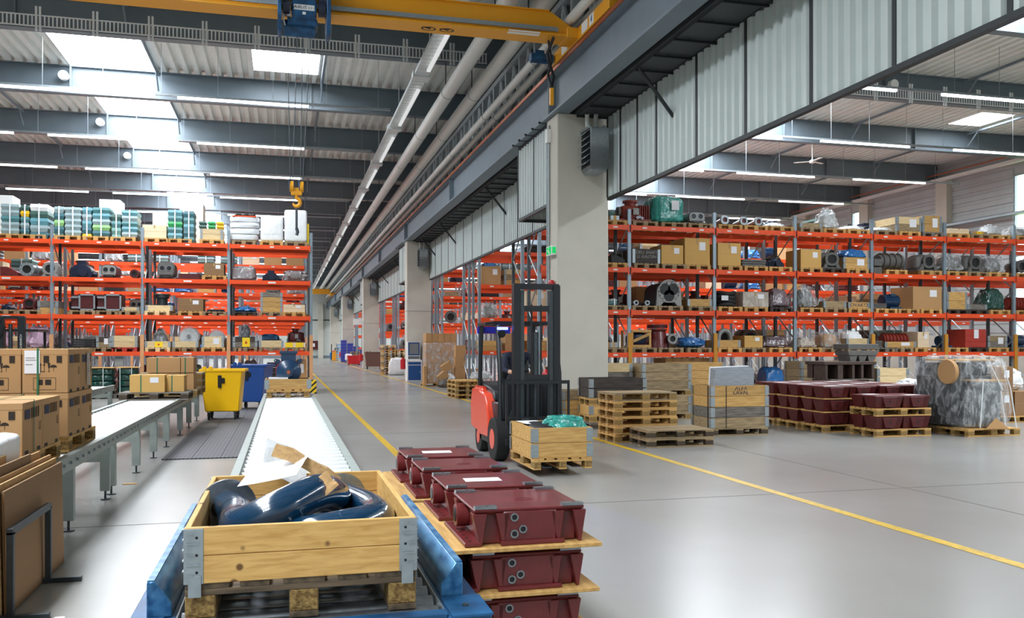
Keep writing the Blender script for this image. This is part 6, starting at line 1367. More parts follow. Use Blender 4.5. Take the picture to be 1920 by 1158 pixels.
o = part('cardboard_scrap', MB().box(-0.08, -0.04, 0, 0.08, 0.04, 0.008), M['cardedge'], None, loc=(-1.83, 11.6, 0.001)); tag(o, 'small cardboard scrap on the floor under the conveyor', 'scrap')
# far cartons on the same conveyor
p = pallet('dark pallet under pale strapped boxes on the far conveyor end', -2.3, 17.15, 0.702, 'wood_old', 'chip_d'); p = pallet('weathered pallet behind, under the brown cartons at conveyor end', -2.25, 18.25, 0.702, 'wood_g', 'chip')
for lab, x, y, z, w, d, h, m_ in (('pale strapped box with white label at the conveyor end', -2.42, 17.2, 0.847, 0.60, 0.5, 0.32, 'carton_y'), ('pale strapped box without label at the conveyor end', -1.96, 17.35, 0.847, 0.32, 0.5, 0.30, 'carton_y'),
    ('upper brown strapped carton behind the pale boxes', -2.28, 18.3, 1.17, 0.62, 0.6, 0.30, 'carton'), ('upper brown carton end piece behind the pale boxes', -1.84, 18.3, 1.17, 0.24, 0.6, 0.30, 'carton'), ('lower brown carton behind the pale boxes', -2.28, 18.3, 0.847, 0.62, 0.6, 0.31, 'carton'), ('lower brown carton end piece behind the pale boxes', -1.84, 18.3, 0.847, 0.24, 0.6, 0.31, 'carton')):
    g = good('carton', lab, x, y, z, w, d, h, mat=m_, label='white label' in lab, tape=False); part('green_strap', MB().box(-w * 0.2, -0.004, 0, -w * 0.2 + 0.02, -0.001, h).box(-w * 0.2, -0.004, h, -w * 0.2 + 0.02, d, h + 0.002), M['green_strap'], g)
for j in range(3): pallet('weathered empty pallet at the far end of long conveyor, %s of three' % ords[j], -2.25, 19.3 + 0.0 * j, 0.702 + 0.146 * j, 'wood_g', 'chip')
# big motor in its crate at the end of the middle conveyor
p = pallet('pine pallet under the motor crate on the rollers', 0.08, 17.3, 0.716, 'wood', 'chip'); p.rotation_euler = (0, 0, -pi / 2); p.location = (-0.32, 17.88, 0.716)
t = thing('pallet_collar_crate', 'one-collar pine crate holding the big blue motor', 'crate', (0.08, 17.3, 0.862)); crate_parts(t, 0.84, 0.8, ('wood',), 0.2); part('paper_sheet', MB().box(-0.36, 0.05, 0.2, 0.0, 0.3, 0.23), M['paper'], t)
t = thing('electric_motor', 'big dark blue electric motor, shaft end facing, in crate on rollers', 'motor', (0.09, 17.5, 0.93))
r_ = 0.235; zc = 0.26
part('end_shield', MB().lathe([(0.03, 0.06), (0.09, 0.055), (0.1, 0.03), (0.2, 0.0), (r_, -0.03), (r_, -0.08)], 36, T=Matrix.Translation((0, 0, zc)) @ Matrix.Rotation(pi / 2, 4, 'X')), M['blue_motor'], t)
part('stator', MB().cyl((0, 0.08, zc), (0, 0.5, zc), r_ * 0.93, 32), M['blue_motor'], t); part('shaft', MB().cyl((0, -0.09, zc), (0, 0, zc), 0.035, 18), M['copper'], t)
mb = MB()
for k in range(26): mb.box(-0.004, 0.1, r_ * 0.9, 0.004, 0.5, r_ * 1.04, T=Matrix.Translation((0, 0, zc)) @ Matrix.Rotation(k * 2 * pi / 26, 4, 'Y'))
part('cooling_fins', mb, M['blue_motor'], t, kind='stuff')
part('terminal_box', MB().box(-0.14, 0.06, zc + 0.2, 0.14, 0.42, zc + 0.37).box(-0.17, 0.04, zc + 0.35, 0.17, 0.44, zc + 0.41), M['blue_motor'], t, bevel=0.008)
for sx in (-1, 1): part('lifting_eye', MB().cyl((sx * 0.2, 0.12, zc + 0.2), (sx * 0.2, 0.2, zc + 0.2), 0.05, 14).ring((sx * 0.235, 0.1, zc + 0.22), (sx * 0.235, 0.12, zc + 0.22), 0.04, 0.02, 14), M['blue_motor'], t); part('foot', MB().box(min(sx * 0.12, sx * 0.24), 0.1, -0.06, max(sx * 0.12, sx * 0.24), 0.45, 0.06), M['blue_motor'], t)
part('red_band', MB().ring((0, 0.52, zc), (0, 0.54, zc), r_ * 1.06, r_ * 0.9, 28), M['red'], t)
# wheeled bins
def bin_(label, x, y, rot, mat, w=0.98, d=0.78, h=1.12, latch=True, open_=False):
    t = thing('wheeled_bin', label, 'bin', (x, y, 0), rot)
    part('tub', MB().frustum(-w / 2 + 0.12, 0.07, w / 2 - 0.12, d - 0.07, 0.2, -w / 2 + 0.02, 0.01, w / 2 - 0.04, d, h - 0.04), M[mat], t, bevel=0.02)
    part('rim', MB().box(-w / 2, -0.01, h - 0.06, w / 2, 0.03, h).box(-w / 2, d - 0.03, h - 0.06, w / 2, d + 0.01, h).box(-w / 2, 0, h - 0.06, -w / 2 + 0.04, d, h).box(w / 2 - 0.05, 0, h - 0.06, w / 2 + 0.03, d, h), M[mat], t, bevel=0.01)
    part('inner_wall', MB().box(-w / 2 + 0.05, 0.04, h - 0.05, w / 2 - 0.05, d - 0.04, h - 0.03), M['black'], t)
    for sx in (-0.38, -0.24): part('hinge_lug', MB().cyl((sx * w, -0.02, h + 0.02), (sx * w, 0.05, h + 0.02), 0.045, 12), M[mat], t)
    if latch: part('latch_plate', MB().box(-0.08, -0.006, h - 0.42, 0.0, 0.03, h - 0.14).box(0.0, -0.006, h - 0.32, 0.07, 0.03, h - 0.2), M['black'], t, bevel=0.006)
    part('side_handle', MB().tube([(-w / 2 + 0.02, 0.1, h - 0.25), (-w / 2 - 0.05, 0.1, h - 0.25), (-w / 2 - 0.05, d - 0.1, h - 0.25), (-w / 2 + 0.02, d - 0.1, h - 0.25)], 0.018, 8), M[mat], t)
    for sx in (-1, 1):
        for yy in (0.16, d - 0.16):
            c = part('caster', MB().cyl((sx * (w / 2 - 0.2) - 0.02, yy, 0.09), (sx * (w / 2 - 0.2) + 0.02, yy, 0.09), 0.09, 18), M['rubber'], t); part('fork', MB().box(sx * (w / 2 - 0.2) - 0.035, yy - 0.03, 0.09, sx * (w / 2 - 0.2) - 0.025, yy + 0.03, 0.2).box(sx * (w / 2 - 0.2) + 0.025, yy - 0.03, 0.09, sx * (w / 2 - 0.2) + 0.035, yy + 0.03, 0.2).box(sx * (w / 2 - 0.2) - 0.05, yy - 0.05, 0.19, sx * (w / 2 - 0.2) + 0.05, yy + 0.05, 0.21), M['black'], c)
    return t
bin_('yellow wheeled waste bin standing on the rubber mat', -1.37, 20.9, -0.06, 'bin_yellow', h=1.17)
bin_('blue wheeled waste bin standing behind the yellow bin', -0.92, 24.3, -0.3, 'bin_blue', w=0.95, h=1.2)
bin_('brown wheeled waste bin beside the third concrete column', 6.35, 63.8, 0.0, 'bin_brown', w=1.35, h=1.25, latch=False)
# stacks wrapped in green film by the rack
for lab, x, y, w in (('strapped stack in dark green film under the main rack', -5.75, 30.4, 0.85), ('narrower stack in dark green film beside the strapped one', -4.95, 30.7, 0.6)):
    t = thing('film_stack', lab, 'wrapped load', (x, y, 0)); part('base_pallet', pallet_mb(), M['wood_old'], t, smooth=False)
    for k in range(4): part('film_layer', MB().blob(0, 0.5, 0.15 + k * 0.2, w, 0.95, 0.23, p=0.4, amp=0.04, seed=k * 3 + x, nu=26, nv=8), M['f_green'], t)
    part('top_board', MB().box(-w / 2 - 0.1, 0, 0.98, w / 2 + 0.05, 0.9, 1.0), M['wood'], t)
    for sx in (-0.2, 0.15): part('strap', MB().box(sx, -0.04, 0.15, sx + 0.02, -0.035, 0.98), M['white_strap'], t)
# reach truck half hidden by the cartons
c = atZ(28, 735, 0); t = thing('reach_truck', 'black reach truck mast standing before the main hall rack', 'lift truck', (-7.2, 26.6, 0))
for sx in (-0.3, 0.22): part('mast_column', MB().box(sx - 0.08, 0, 0.1, sx + 0.1, 0.16, 2.5), M['truck_black'], t, bevel=0.01)
for z in (0.4, 1.4, 2.44): part('mast_crossbar', MB().box(-0.35, 0.03, z, 0.3, 0.13, z + 0.08), M['truck_black'], t)
part('lift_cylinder', MB().cyl((-0.05, 0.08, 0.2), (-0.05, 0.08, 2.3), 0.05, 12), M['steel_dark'], t); part('hose_loop', MB().tube([(-0.35, -0.02, 2.3), (-0.25, -0.06, 2.42), (-0.14, -0.04, 2.2), (-0.3, -0.04, 1.9)], 0.02, 6), M['black'], t)
part('truck_body', MB().box(-0.6, 0.25, 0.15, 0.6, 1.3, 1.1).box(-0.6, 0.4, 1.1, 0.2, 1.3, 1.35), M['truck_black'], t, bevel=0.03); part('roof_guard', MB().box(-0.6, 0.2, 2.1, 0.6, 1.3, 2.16), M['truck_black'], t)
for sx in (-0.55, 0.5): part('guard_post', MB().box(sx, 1.2, 1.1, sx + 0.06, 1.28, 2.1), M['truck_black'], t)
for sx in (-0.5, 0.5): part('wheel', MB().cyl((sx - 0.06, 0.1, 0.13), (sx + 0.06, 0.1, 0.13), 0.13, 16), M['rubber'], t); part('drive_wheel', MB().cyl((sx - 0.05, 1.0, 0.15), (sx + 0.05, 1.0, 0.15), 0.15, 16), M['rubber'], t)
text('printed_name', 'JUNGHEINRICH', 0.075, M['white'], t, (0.23, -0.004, 1.75), (pi / 2, -pi / 2, 0)); part('yellow_sticker', MB().box(-0.36, -0.006, 1.95, -0.3, -0.001, 2.05), M['yellow_card'], t)
# ================================================================== PEOPLE
def figure(name, label, loc, rot, J, links, mats_fn, extras, subdiv=1):
    """one continuous skinned body from a joint table {name: (xyz, radius)}; faces coloured by height and nearest joint"""
    me = bpy.data.meshes.new('body'); names = list(J); me.from_pydata([J[n][0] for n in names], [(names.index(a), names.index(b)) for a, b in links], [])
    o = bpy.data.objects.new('tmp_body', me); C.objects.link(o)
    sk = o.modifiers.new('s', 'SKIN'); sk.use_smooth_shade = True
    for i, n in enumerate(names): me.skin_vertices[0].data[i].radius = (J[n][1], J[n][1] * (J[n][2] if len(J[n]) > 2 else 1)); me.skin_vertices[0].data[i].use_root = (i == 0)
    sb = o.modifiers.new('d', 'SUBSURF'); sb.levels = sb.render_levels = subdiv + 1
    dg = bpy.context.evaluated_depsgraph_get(); nm = bpy.data.meshes.new_from_object(o.evaluated_get(dg)); bpy.data.objects.remove(o)
    nm.name = 'body'; nm.materials.clear()
    ml, fn = mats_fn
    for m in ml: nm.materials.append(m)
    pts = [(n, Vector(J[n][0])) for n in names]
    for p in nm.polygons:
        p.use_smooth = True; n = min(pts, key=lambda q: (q[1] - p.center).length)[0]; p.material_index = fn(n, p.center)
    t = thing(name, label, 'person', loc, rot); link('body', nm, t)
    for nm2, mb, m in extras: part(nm2, mb, m, t)
    return t
def face_parts(c, hair_top=True, helmet=None):
    x, y, z = c; out = []
    out.append(('hair', MB().blob(x, y + 0.02, z + 0.015, 0.175, 0.2, 0.13, p=0.9, amp=0.004, nu=18, nv=10), M['hair']))
    for s_ in (-1, 1):
        out.append(('eye', MB().blob(x + s_ * 0.032, y - 0.088, z - 0.012, 0.022, 0.014, 0.014, p=1, amp=0, nu=8, nv=5), M['black'])); out.append(('ear', MB().blob(x + s_ * 0.08, y + 0.01, z - 0.035, 0.018, 0.035, 0.055, p=1, amp=0, nu=8, nv=5), M['skin']))
    out.append(('nose', MB().prism([(y - 0.085, z - 0.045), (y - 0.118, z - 0.045), (y - 0.092, z + 0.0)], 'x', x - 0.012, x + 0.012), M['skin'])); out.append(('mouth', MB().box(x - 0.022, y - 0.094, z - 0.072, x + 0.022, y - 0.086, z - 0.064), pm('lips', '9c5a50', 0.6)))
    return out
def hand_chain(J, L, pre, w, dirv, side, curl=0.0):
    """palm and five fingers rooted at wrist joint name w"""
    P = Vector(J[w][0]); d = Vector(dirv).normalized(); s_ = Vector(side).normalized(); n = d.cross(s_)
    J[pre + 'palm'] = (tuple(P + d * 0.05), 0.028, 0.6); L.append((w, pre + 'palm'))
    for i, (off, ln) in enumerate(((-0.03, 0.062), (-0.01, 0.075), (0.01, 0.07), (0.03, 0.055))):
        a = P + d * 0.09 + s_ * off; b = a + (d * (1 - curl) + n * curl).normalized() * ln * 0.55; c_ = b + (d * (1 - 2 * curl) + n * 2 * curl).normalized() * ln * 0.5
        J[pre + 'f%da' % i] = (tuple(a), 0.0095); J[pre + 'f%db' % i] = (tuple(b), 0.0085); J[pre + 'f%dc' % i] = (tuple(c_), 0.007)
        L += [(pre + 'palm', pre + 'f%da' % i), (pre + 'f%da' % i, pre + 'f%db' % i), (pre + 'f%db' % i, pre + 'f%dc' % i)]
    a = P + d * 0.035 - s_ * 0.035; b = a + (d * 0.7 - s_ * 0.5 + n * curl) * 0.045
    J[pre + 'ta'] = (tuple(a), 0.011); J[pre + 'tb'] = (tuple(b), 0.009); L += [(pre + 'palm', pre + 'ta'), (pre + 'ta', pre + 'tb')]
BL = [('pelvis', 'waist'), ('waist', 'chest'), ('chest', 'neck'), ('neck', 'chin'), ('chin', 'head')] + [(a, b) for s_ in 'lr' for a, b in (('chest', s_ + 'shoulder'), (s_ + 'shoulder', s_ + 'elbow'), (s_ + 'elbow', s_ + 'wrist'), ('pelvis', s_ + 'hip'), (s_ + 'hip', s_ + 'knee'), (s_ + 'knee', s_ + 'ankle'), (s_ + 'ankle', s_ + 'toe'))]
# far worker standing with folded arms by the end wall
J = dict(pelvis=((0, 0, 0.95), 0.13), waist=((0, 0, 1.1), 0.12), chest=((0, 0, 1.32), 0.145), neck=((0, 0.01, 1.48), 0.055), chin=((0, -0.01, 1.56), 0.07), head=((0, -0.005, 1.67), 0.092),
         lshoulder=((0.18, 0, 1.42), 0.062), lelbow=((0.24, -0.05, 1.14), 0.046), lwrist=((0.0, -0.2, 1.2), 0.03), rshoulder=((-0.18, 0, 1.42), 0.062), relbow=((-0.24, -0.05, 1.14), 0.046), rwrist=((0.0, -0.23, 1.26), 0.03),
         lhip=((0.09, 0, 0.88), 0.095), lknee=((0.1, -0.01, 0.48), 0.06), lankle=((0.11, 0.02, 0.09), 0.042), ltoe=((0.12, -0.13, 0.035), 0.035), rhip=((-0.09, 0, 0.88), 0.095), rknee=((-0.1, -0.02, 0.48), 0.06), rankle=((-0.12, 0.02, 0.09), 0.042), rtoe=((-0.13, -0.13, 0.035), 0.035))
L_ = list(BL); hand_chain(J, L_, 'lh', 'lwrist', (-1, -0.1, 0.1), (0, 0, 1), 0.1); hand_chain(J, L_, 'rh', 'rwrist', (1, 0.1, 0), (0, 0, -1), 0.1)
def colour(n, c): return 0 if ('head' in n or 'chin' in n or 'neck' in n or 'palm' in n or 'wrist' in n or 'lh' in n[:2] or 'rh' in n[:2] and n != 'rhip' and n != 'lhip') and n not in ('lhip', 'rhip') else (3 if 'toe' in n or 'ankle' in n and c.z < 0.12 else (2 if c.z < 0.98 else 1))
figure('person', 'far worker in dark navy workwear standing with folded arms', (6.1, 106.0, 0), -0.1, J, L_, ([M['skin'], M['cloth_navy'], M['cloth_navy'], M['shoe']], colour), face_parts((0, -0.005, 1.67)))

# ================================================================== FORKLIFT
fx, fy = 3.55, 12.45
t = thing('forklift', 'orange and black counterbalance forklift driving down the aisle with loaded forks', 'forklift', (fx, fy, 0))
part('counterweight', MB().prism([(1.15, 0.28), (1.9, 0.34), (1.95, 0.75), (1.8, 1.05), (1.15, 1.05)], 'x', -0.52, 0.52), M['truck_orange'], t, bevel=0.05, seg=3)
part('side_panel', MB().prism([(0.55, 0.3), (1.2, 0.3), (1.2, 1.0), (0.75, 0.95), (0.55, 0.62)], 'x', -0.54, 0.54), M['truck_orange'], t, bevel=0.02)
part('chassis', MB().box(-0.5, 0.0, 0.2, 0.5, 1.3, 0.6).box(-0.45, 0.25, 0.6, 0.45, 1.2, 0.85), M['truck_black'], t, bevel=0.02)
part('hood', MB().prism([(0.62, 0.85), (1.75, 1.05), (1.6, 1.12), (0.7, 1.02)], 'x', -0.42, 0.42), M['truck_black'], t, bevel=0.02)
part('dashboard', MB().prism([(0.02, 0.6), (0.2, 0.6), (0.22, 1.15), (0.1, 1.22), (0.02, 1.1)], 'x', -0.45, 0.45), M['truck_black'], t, bevel=0.02)
wh = part('steering_wheel', MB().tube([(0.16 * cos(a), 0.34 + 0.10 * sin(a), 1.2 + 0.12 * sin(a)) for a in [2 * pi * k / 20 for k in range(21)]], 0.014, 8).cyl((0, 0.18, 1.1), (0, 0.34, 1.2), 0.02, 8), M['black'], t)
part('seat', MB().blob(0, 0.82, 0.98, 0.5, 0.48, 0.14, p=0.4, amp=0.0).blob(0, 1.08, 1.05, 0.48, 0.14, 0.55, p=0.4, amp=0.0), M['black'], t)
for sx in (-1, 1):
    part('front_guard_post', MB().tube([(sx * 0.46, 0.05, 0.6), (sx * 0.46, 0.1, 1.3), (sx * 0.44, 0.32, 2.02)], 0.035, 8), M['truck_black'], t); part('rear_guard_post', MB().tube([(sx * 0.44, 1.55, 1.0), (sx * 0.44, 1.5, 1.5), (sx * 0.44, 1.42, 2.02)], 0.035, 8), M['truck_black'], t)
    f = part('front_wheel', MB().cyl((sx * 0.36, 0.18, 0.32), (sx * 0.56, 0.18, 0.32), 0.32, 28), M['rubber'], t, bevel=0.015); part('wheel_hub', MB().cyl((sx * 0.5, 0.18, 0.32), (sx * 0.565, 0.18, 0.32), 0.15, 20), M['truck_orange'], f)
    f = part('rear_wheel', MB().cyl((sx * 0.34, 1.4, 0.24), (sx * 0.50, 1.4, 0.24), 0.24, 24), M['rubber'], t, bevel=0.012); part('wheel_hub', MB().cyl((sx * 0.46, 1.4, 0.24), (sx * 0.505, 1.4, 0.24), 0.11, 18), M['truck_orange'], f)
    part('mast_channel', MB().box(sx * 0.30 - 0.05, -0.30, 0.08, sx * 0.30 + 0.05, -0.16, 2.58), M['truck_black'], t, bevel=0.006)
    part('inner_channel', MB().box(sx * 0.22 - 0.03, -0.28, 0.1, sx * 0.22 + 0.03, -0.18, 2.5), M['steel_dark'], t)
    part('tilt_cylinder', MB().cyl((sx * 0.32, -0.16, 0.75), (sx * 0.32, 0.25, 0.45), 0.035, 10), M['steel_dark'], t)
    fk = MB().prism([(-1.48, 0.10), (-0.34, 0.10), (-0.34, 0.66), (-0.38, 0.66), (-0.38, 0.145), (-1.48, 0.115)], 'x', sx * 0.2 - 0.055, sx * 0.2 + 0.055); part('fork', fk, M['steel_dark'], t)
    part('work_lamp', MB().cyl((sx * 0.4, 0.22, 1.88), (sx * 0.4, 0.28, 1.88), 0.06, 14), M['black'], t)
for z in (0.35, 1.2, 2.2, 2.52): part('mast_crossbar', MB().box(-0.34, -0.27, z, 0.34, -0.17, z + 0.08), M['truck_black'], t)
part('lift_cylinder', MB().cyl((0, -0.2, 0.15), (0, -0.2, 1.9), 0.045, 14), M['steel_dark'], t)
for sx in (-0.07, 0.07): part('lift_chain', MB().box(sx - 0.012, -0.25, 0.5, sx + 0.012, -0.235, 2.3), M['black'], t)
part('carriage', MB().box(-0.48, -0.34, 0.28, 0.48, -0.30, 0.36).box(-0.48, -0.34, 0.6, 0.48, -0.30, 0.68), M['truck_black'], t)
mb = MB().box(-0.48, -0.34, 1.15, 0.48, -0.31, 1.2)
for k in range(7): mb.box(-0.48 + k * 0.155, -0.34, 0.68, -0.45 + k * 0.155, -0.31, 1.15)
part('load_backrest', mb, M['truck_black'], t)
mb = MB().box(-0.5, 0.28, 2.02, 0.5, 0.34, 2.07).box(-0.5, 1.42, 2.02, 0.5, 1.48, 2.07).box(-0.5, 0.28, 2.02, -0.44, 1.48, 2.07).box(0.44, 0.28, 2.02, 0.5, 1.48, 2.07)
for k in range(6): mb.box(-0.44, 0.48 + k * 0.16, 2.03, 0.44, 0.51 + k * 0.16, 2.06)
part('overhead_guard', mb, M['truck_black'], t, bevel=0.004)
bl_ = part('safety_lamp', MB().box(-0.42, 1.5, 1.93, -0.06, 1.53, 1.98), emis('blue_safety_lamp', '5a6cff', 6.0), t, label='lit blue-white safety lamp'); part('lamp_housing', MB().box(-0.5, 1.44, 1.9, 0.05, 1.5, 2.01), pm('blue_lamp_case', '2a2fae', 0.3), t)
part('front_lamp', MB().box(-0.46, 0.24, 1.94, -0.3, 0.275, 1.98), MATS['blue_safety_lamp'], t)
bs = bpy.data.lights.new('blue_spot', 'SPOT'); bs.color = (0.15, 0.2, 1.0); bs.energy = 420; bs.spot_size = R(16); bs.spot_blend = 0.5; bs.shadow_soft_size = 0.03
bo = bpy.data.objects.new('blue_spot', bs); C.objects.link(bo); bo.parent = t; bo.location = (-0.40, 0.2, 1.93)
tgt = Vector((2.72 - fx, 7.7 - fy, 0)) - Vector(bo.location); bo.rotation_euler = tgt.to_track_quat('-Z', 'Y').to_euler()
# driver
J = dict(pelvis=((0, 0.86, 1.12), 0.14), waist=((0, 0.88, 1.26), 0.125), chest=((0, 0.84, 1.47), 0.145), neck=((0, 0.80, 1.63), 0.056), chin=((0, 0.765, 1.70), 0.07), head=((0, 0.77, 1.80), 0.092),
         lshoulder=((0.19, 0.82, 1.56), 0.062), lelbow=((0.25, 0.66, 1.33), 0.047), lwrist=((0.13, 0.44, 1.28), 0.031), rshoulder=((-0.19, 0.82, 1.56), 0.062), relbow=((-0.26, 0.68, 1.32), 0.047), rwrist=((-0.13, 0.44, 1.28), 0.031),
         lhip=((0.1, 0.84, 1.1), 0.10), lknee=((0.15, 0.45, 1.08), 0.065), lankle=((0.14, 0.32, 0.72), 0.045), ltoe=((0.14, 0.22, 0.66), 0.036), rhip=((-0.1, 0.84, 1.1), 0.10), rknee=((-0.15, 0.45, 1.08), 0.065), rankle=((-0.14, 0.32, 0.72), 0.045), rtoe=((-0.14, 0.22, 0.66), 0.036))
L_ = list(BL); hand_chain(J, L_, 'lh', 'lwrist', (-0.2, -1, 0.1), (1, 0, 0), 0.35); hand_chain(J, L_, 'rh', 'rwrist', (0.2, -1, 0.1), (-1, 0, 0), 0.35)
def colour2(n, c): return 0 if n in ('head', 'chin', 'neck') or n[:2] in ('lh', 'rh') and n not in ('lhip', 'rhip') or 'wrist' in n else (3 if 'toe' in n or 'ankle' in n else (2 if 'knee' in n or 'hip' in n else 1))
figure('person', 'driver in dark navy workwear sitting in the forklift holding the wheel', (fx, fy, 0), 0, J, L_, ([M['skin'], M['cloth_navy'], M['cloth_dark'], M['shoe']], colour2), face_parts((0, 0.77, 1.80)), 1)
p = pallet('pine pallet carried on the forks of the forklift', 0, 0, 0, 'wood', 'chip'); p.rotation_euler = (0, 0, -pi / 2); p.location = (fx - 0.42, 11.48, 0.09)
t = thing('pallet_collar_crate', 'pine collar crate carried on the forklift pallet', 'crate', (fx - 0.02, 10.9, 0.236)); crate_parts(t, 0.8, 1.17, ('wood', 'wood'), 0.195); part('contents', MB().blob(0, 0.58, 0.02, 0.7, 1.05, 0.4, p=0.5, amp=0.03, seed=8), M['cast_d'], t)
g = good('wrap', 'teal film bag on top of the forklift crate', fx + 0.1, 10.92, 0.60, 0.55, 0.6, 0.16, mat='f_teal', core=None)
tag(part('paper_sheet', MB().box(-0.15, 0, 0, 0.15, 0.4, 0.003), M['paper'], None, loc=(fx - 0.2, 11.5, 0.635), rot=(0.02, 0, 0.1)), 'white paper on the crate carried by the forklift', 'paper')

# ================================================================== FLOOR STACKS PAST THE COLUMN
for k in range(6): pallet('%s pallet of the tall pallet stack beside the two-pallet stack' % ['bottom', 'second', 'third', 'fourth', 'fifth', 'top'][k], 6.21 + random.uniform(-.012, .012), 14.38 + random.uniform(-.015, .015), 0.1455 * k, ['wood', 'wood', 'wood', 'wood', 'wood', 'wood_g'][k], 'chip', random.uniform(-.012, .012) + 0.03)
for k in range(2): pallet('%s weathered pallet of the low two-pallet stack' % ['lower', 'upper'][k], 6.46, 13.49 + 0.01 * k, 0.1455 * k, 'wood_g', 'chip_d', 0.02 - 0.02 * k)
pallet('weathered pallet under the four-collar crate with printed mark', 8.37, 14.95, 0, 'wood_g', 'chip_d', 0.015)
t = thing('pallet_collar_crate', 'tall four-collar crate with grey third collar and printed mark', 'crate', (8.37, 14.95, 0.146), 0.015)
crate_parts(t, 1.2, 0.8, ('wood_g', 'wood_old', 'wood', 'wood'), 0.196)
for i, s_ in enumerate(('\u039bLF\u039b', 'L\u039bV\u039bL')): text('printed_mark', s_, 0.085, M['print_blue'], t, (0.02, -0.004, 0.738 - 0.078 * i), (pi / 2, 0, 0), sx=1.35)
part('contents', MB().box(-0.57, 0.03, 0.02, 0.57, 0.77, 0.74), M['cast_d'], t); part('black_strap', MB().box(-0.606, 0.12, 0, -0.601, 0.15, 0.8).box(-0.30, -0.0045, 0, -0.285, -0.002, 0.8), M['black'], t)
t = thing('foam_sheet_stack', 'stack of grey-white foam sheets standing on the four-collar crate', 'foam sheets', (8.27, 15.0, 0.945))
for k in range(9): part('foam_sheet', MB().add([(-0.42 + 0.004 * k, 0.02 + 0.03 * k, 0), (0.43, 0.02 + 0.03 * k, 0), (0.45, 0.04 + 0.03 * k, 0.31 + 0.008 * k), (-0.36, 0.04 + 0.03 * k, 0.27 + 0.010 * k), (-0.42 + 0.004 * k, 0.045 + 0.03 * k, 0), (0.43, 0.045 + 0.03 * k, 0), (0.45, 0.065 + 0.03 * k, 0.31 + 0.008 * k), (-0.36, 0.065 + 0.03 * k, 0.27 + 0.010 * k)], [(0, 1, 2, 3), (7, 6, 5, 4), (3, 2, 6, 7), (0, 4, 5, 1), (1, 5, 6, 2), (0, 3, 7, 4)]), M['foam_sheet'] if k < 7 else M['f_white'], t, smooth=False)
# crates before the column
def stack(desc, x, y, spec, rot=0.0, w=1.2, d=0.8):
    z = 0; pn = 0; n = 0
    for s_ in spec:
        if s_[0] == 'p': pallet('%s pallet of the %s' % (['lowest', 'second', 'third', 'fourth'][pn], desc), x, y, z, s_[1], s_[2] if len(s_) > 2 else 'chip', rot); z += 0.146; pn += 1
        else:
            t = thing('pallet_collar_crate', '%s crate of the %s' % (['lower', 'upper', 'top'][n], desc), 'crate', (x, y, z), rot); crate_parts(t, w, d, s_[1], 0.196); part('contents', MB().box(-w / 2 + 0.03, 0.03, 0.01, w / 2 - 0.03, d - 0.03, 0.2 * len(s_[1]) - 0.06), M['cast_d'], t); z += 0.2 * len(s_[1]); n += 1
    return z
stack('dark crate pile right before the big column', 6.62, 16.75, [('p', 'wood_old', 'chip_d'), ('p', 'wood'), ('c', ('wood',)), ('p', 'wood'), ('c', ('wood_d', 'wood_d'))], -0.03)
stack('light crate pile tucked against the column', 6.28, 17.62, [('p', 'wood'), ('c', ('wood', 'wood', 'wood_g'))], 0.0, w=1.15, d=0.75)
stack('weathered crate pile standing past the column', 8.55, 18.6, [('p', 'wood_g'), ('c', ('wood_g',) * 2), ('p', 'wood_g'), ('c', ('wood_g', 'wood_g', 'wood_g'))])
stack('yellow crate pile behind the foam sheets', 9.95, 19.6, [('p', 'wood'), ('c', ('wood',) * 2), ('p', 'wood'), ('c', ('wood', 'wood', 'wood'))])
stack('small grey crate pile between column and weathered pile', 7.45, 19.0, [('p', 'wood_old'), ('c', ('wood_old',) * 2), ('p', 'wood_g'), ('c', ('wood_old', 'wood_old', 'wood_p'))], 0, w=0.8)
# stacks of dark red castings with inverted trapezoid sides
def trough_meshes():
    mb = MB().frustum(-0.27, 0.06, 0.27, 0.30, 0.0, -0.30, 0.0, 0.30, 0.37, 0.22); K = {'b': mb.mesh('casting_body', [M['oxide_d']], 0.008)}
    K['t'] = MB().box(-0.30, 0, 0.22, 0.30, 0.37, 0.235).mesh('casting_top', [M['oxide']], 0.003); K['r'] = MB().prism([(-0.1, 0.02), (0.1, 0.02), (0.16, 0.21), (-0.16, 0.21)], 'y', -0.012, 0.05).mesh('side_rib', [M['oxide_d']], 0.004)
    K['h'] = MB().cyl((0, -0.014, 0.12), (0, 0.0, 0.12), 0.022, 12).mesh('port_hole', [M['black']]); K['p'] = MB().box(-0.14, 0.08, 0.236, 0.14, 0.28, 0.238).mesh('paper_sheet', [M['paper']]); return K
def trough(label, x, y, z, rot, paper, group):
    K = cached('trough', trough_meshes); t = thing('cast_trough', label, 'casting', (x, y, z), rot, group)
    for n, k in (('casting_body', 'b'), ('casting_top', 't'), ('side_rib', 'r'), ('port_hole', 'h')): link(n, K[k], t)
    if paper: link('paper_sheet', K['p'], t)
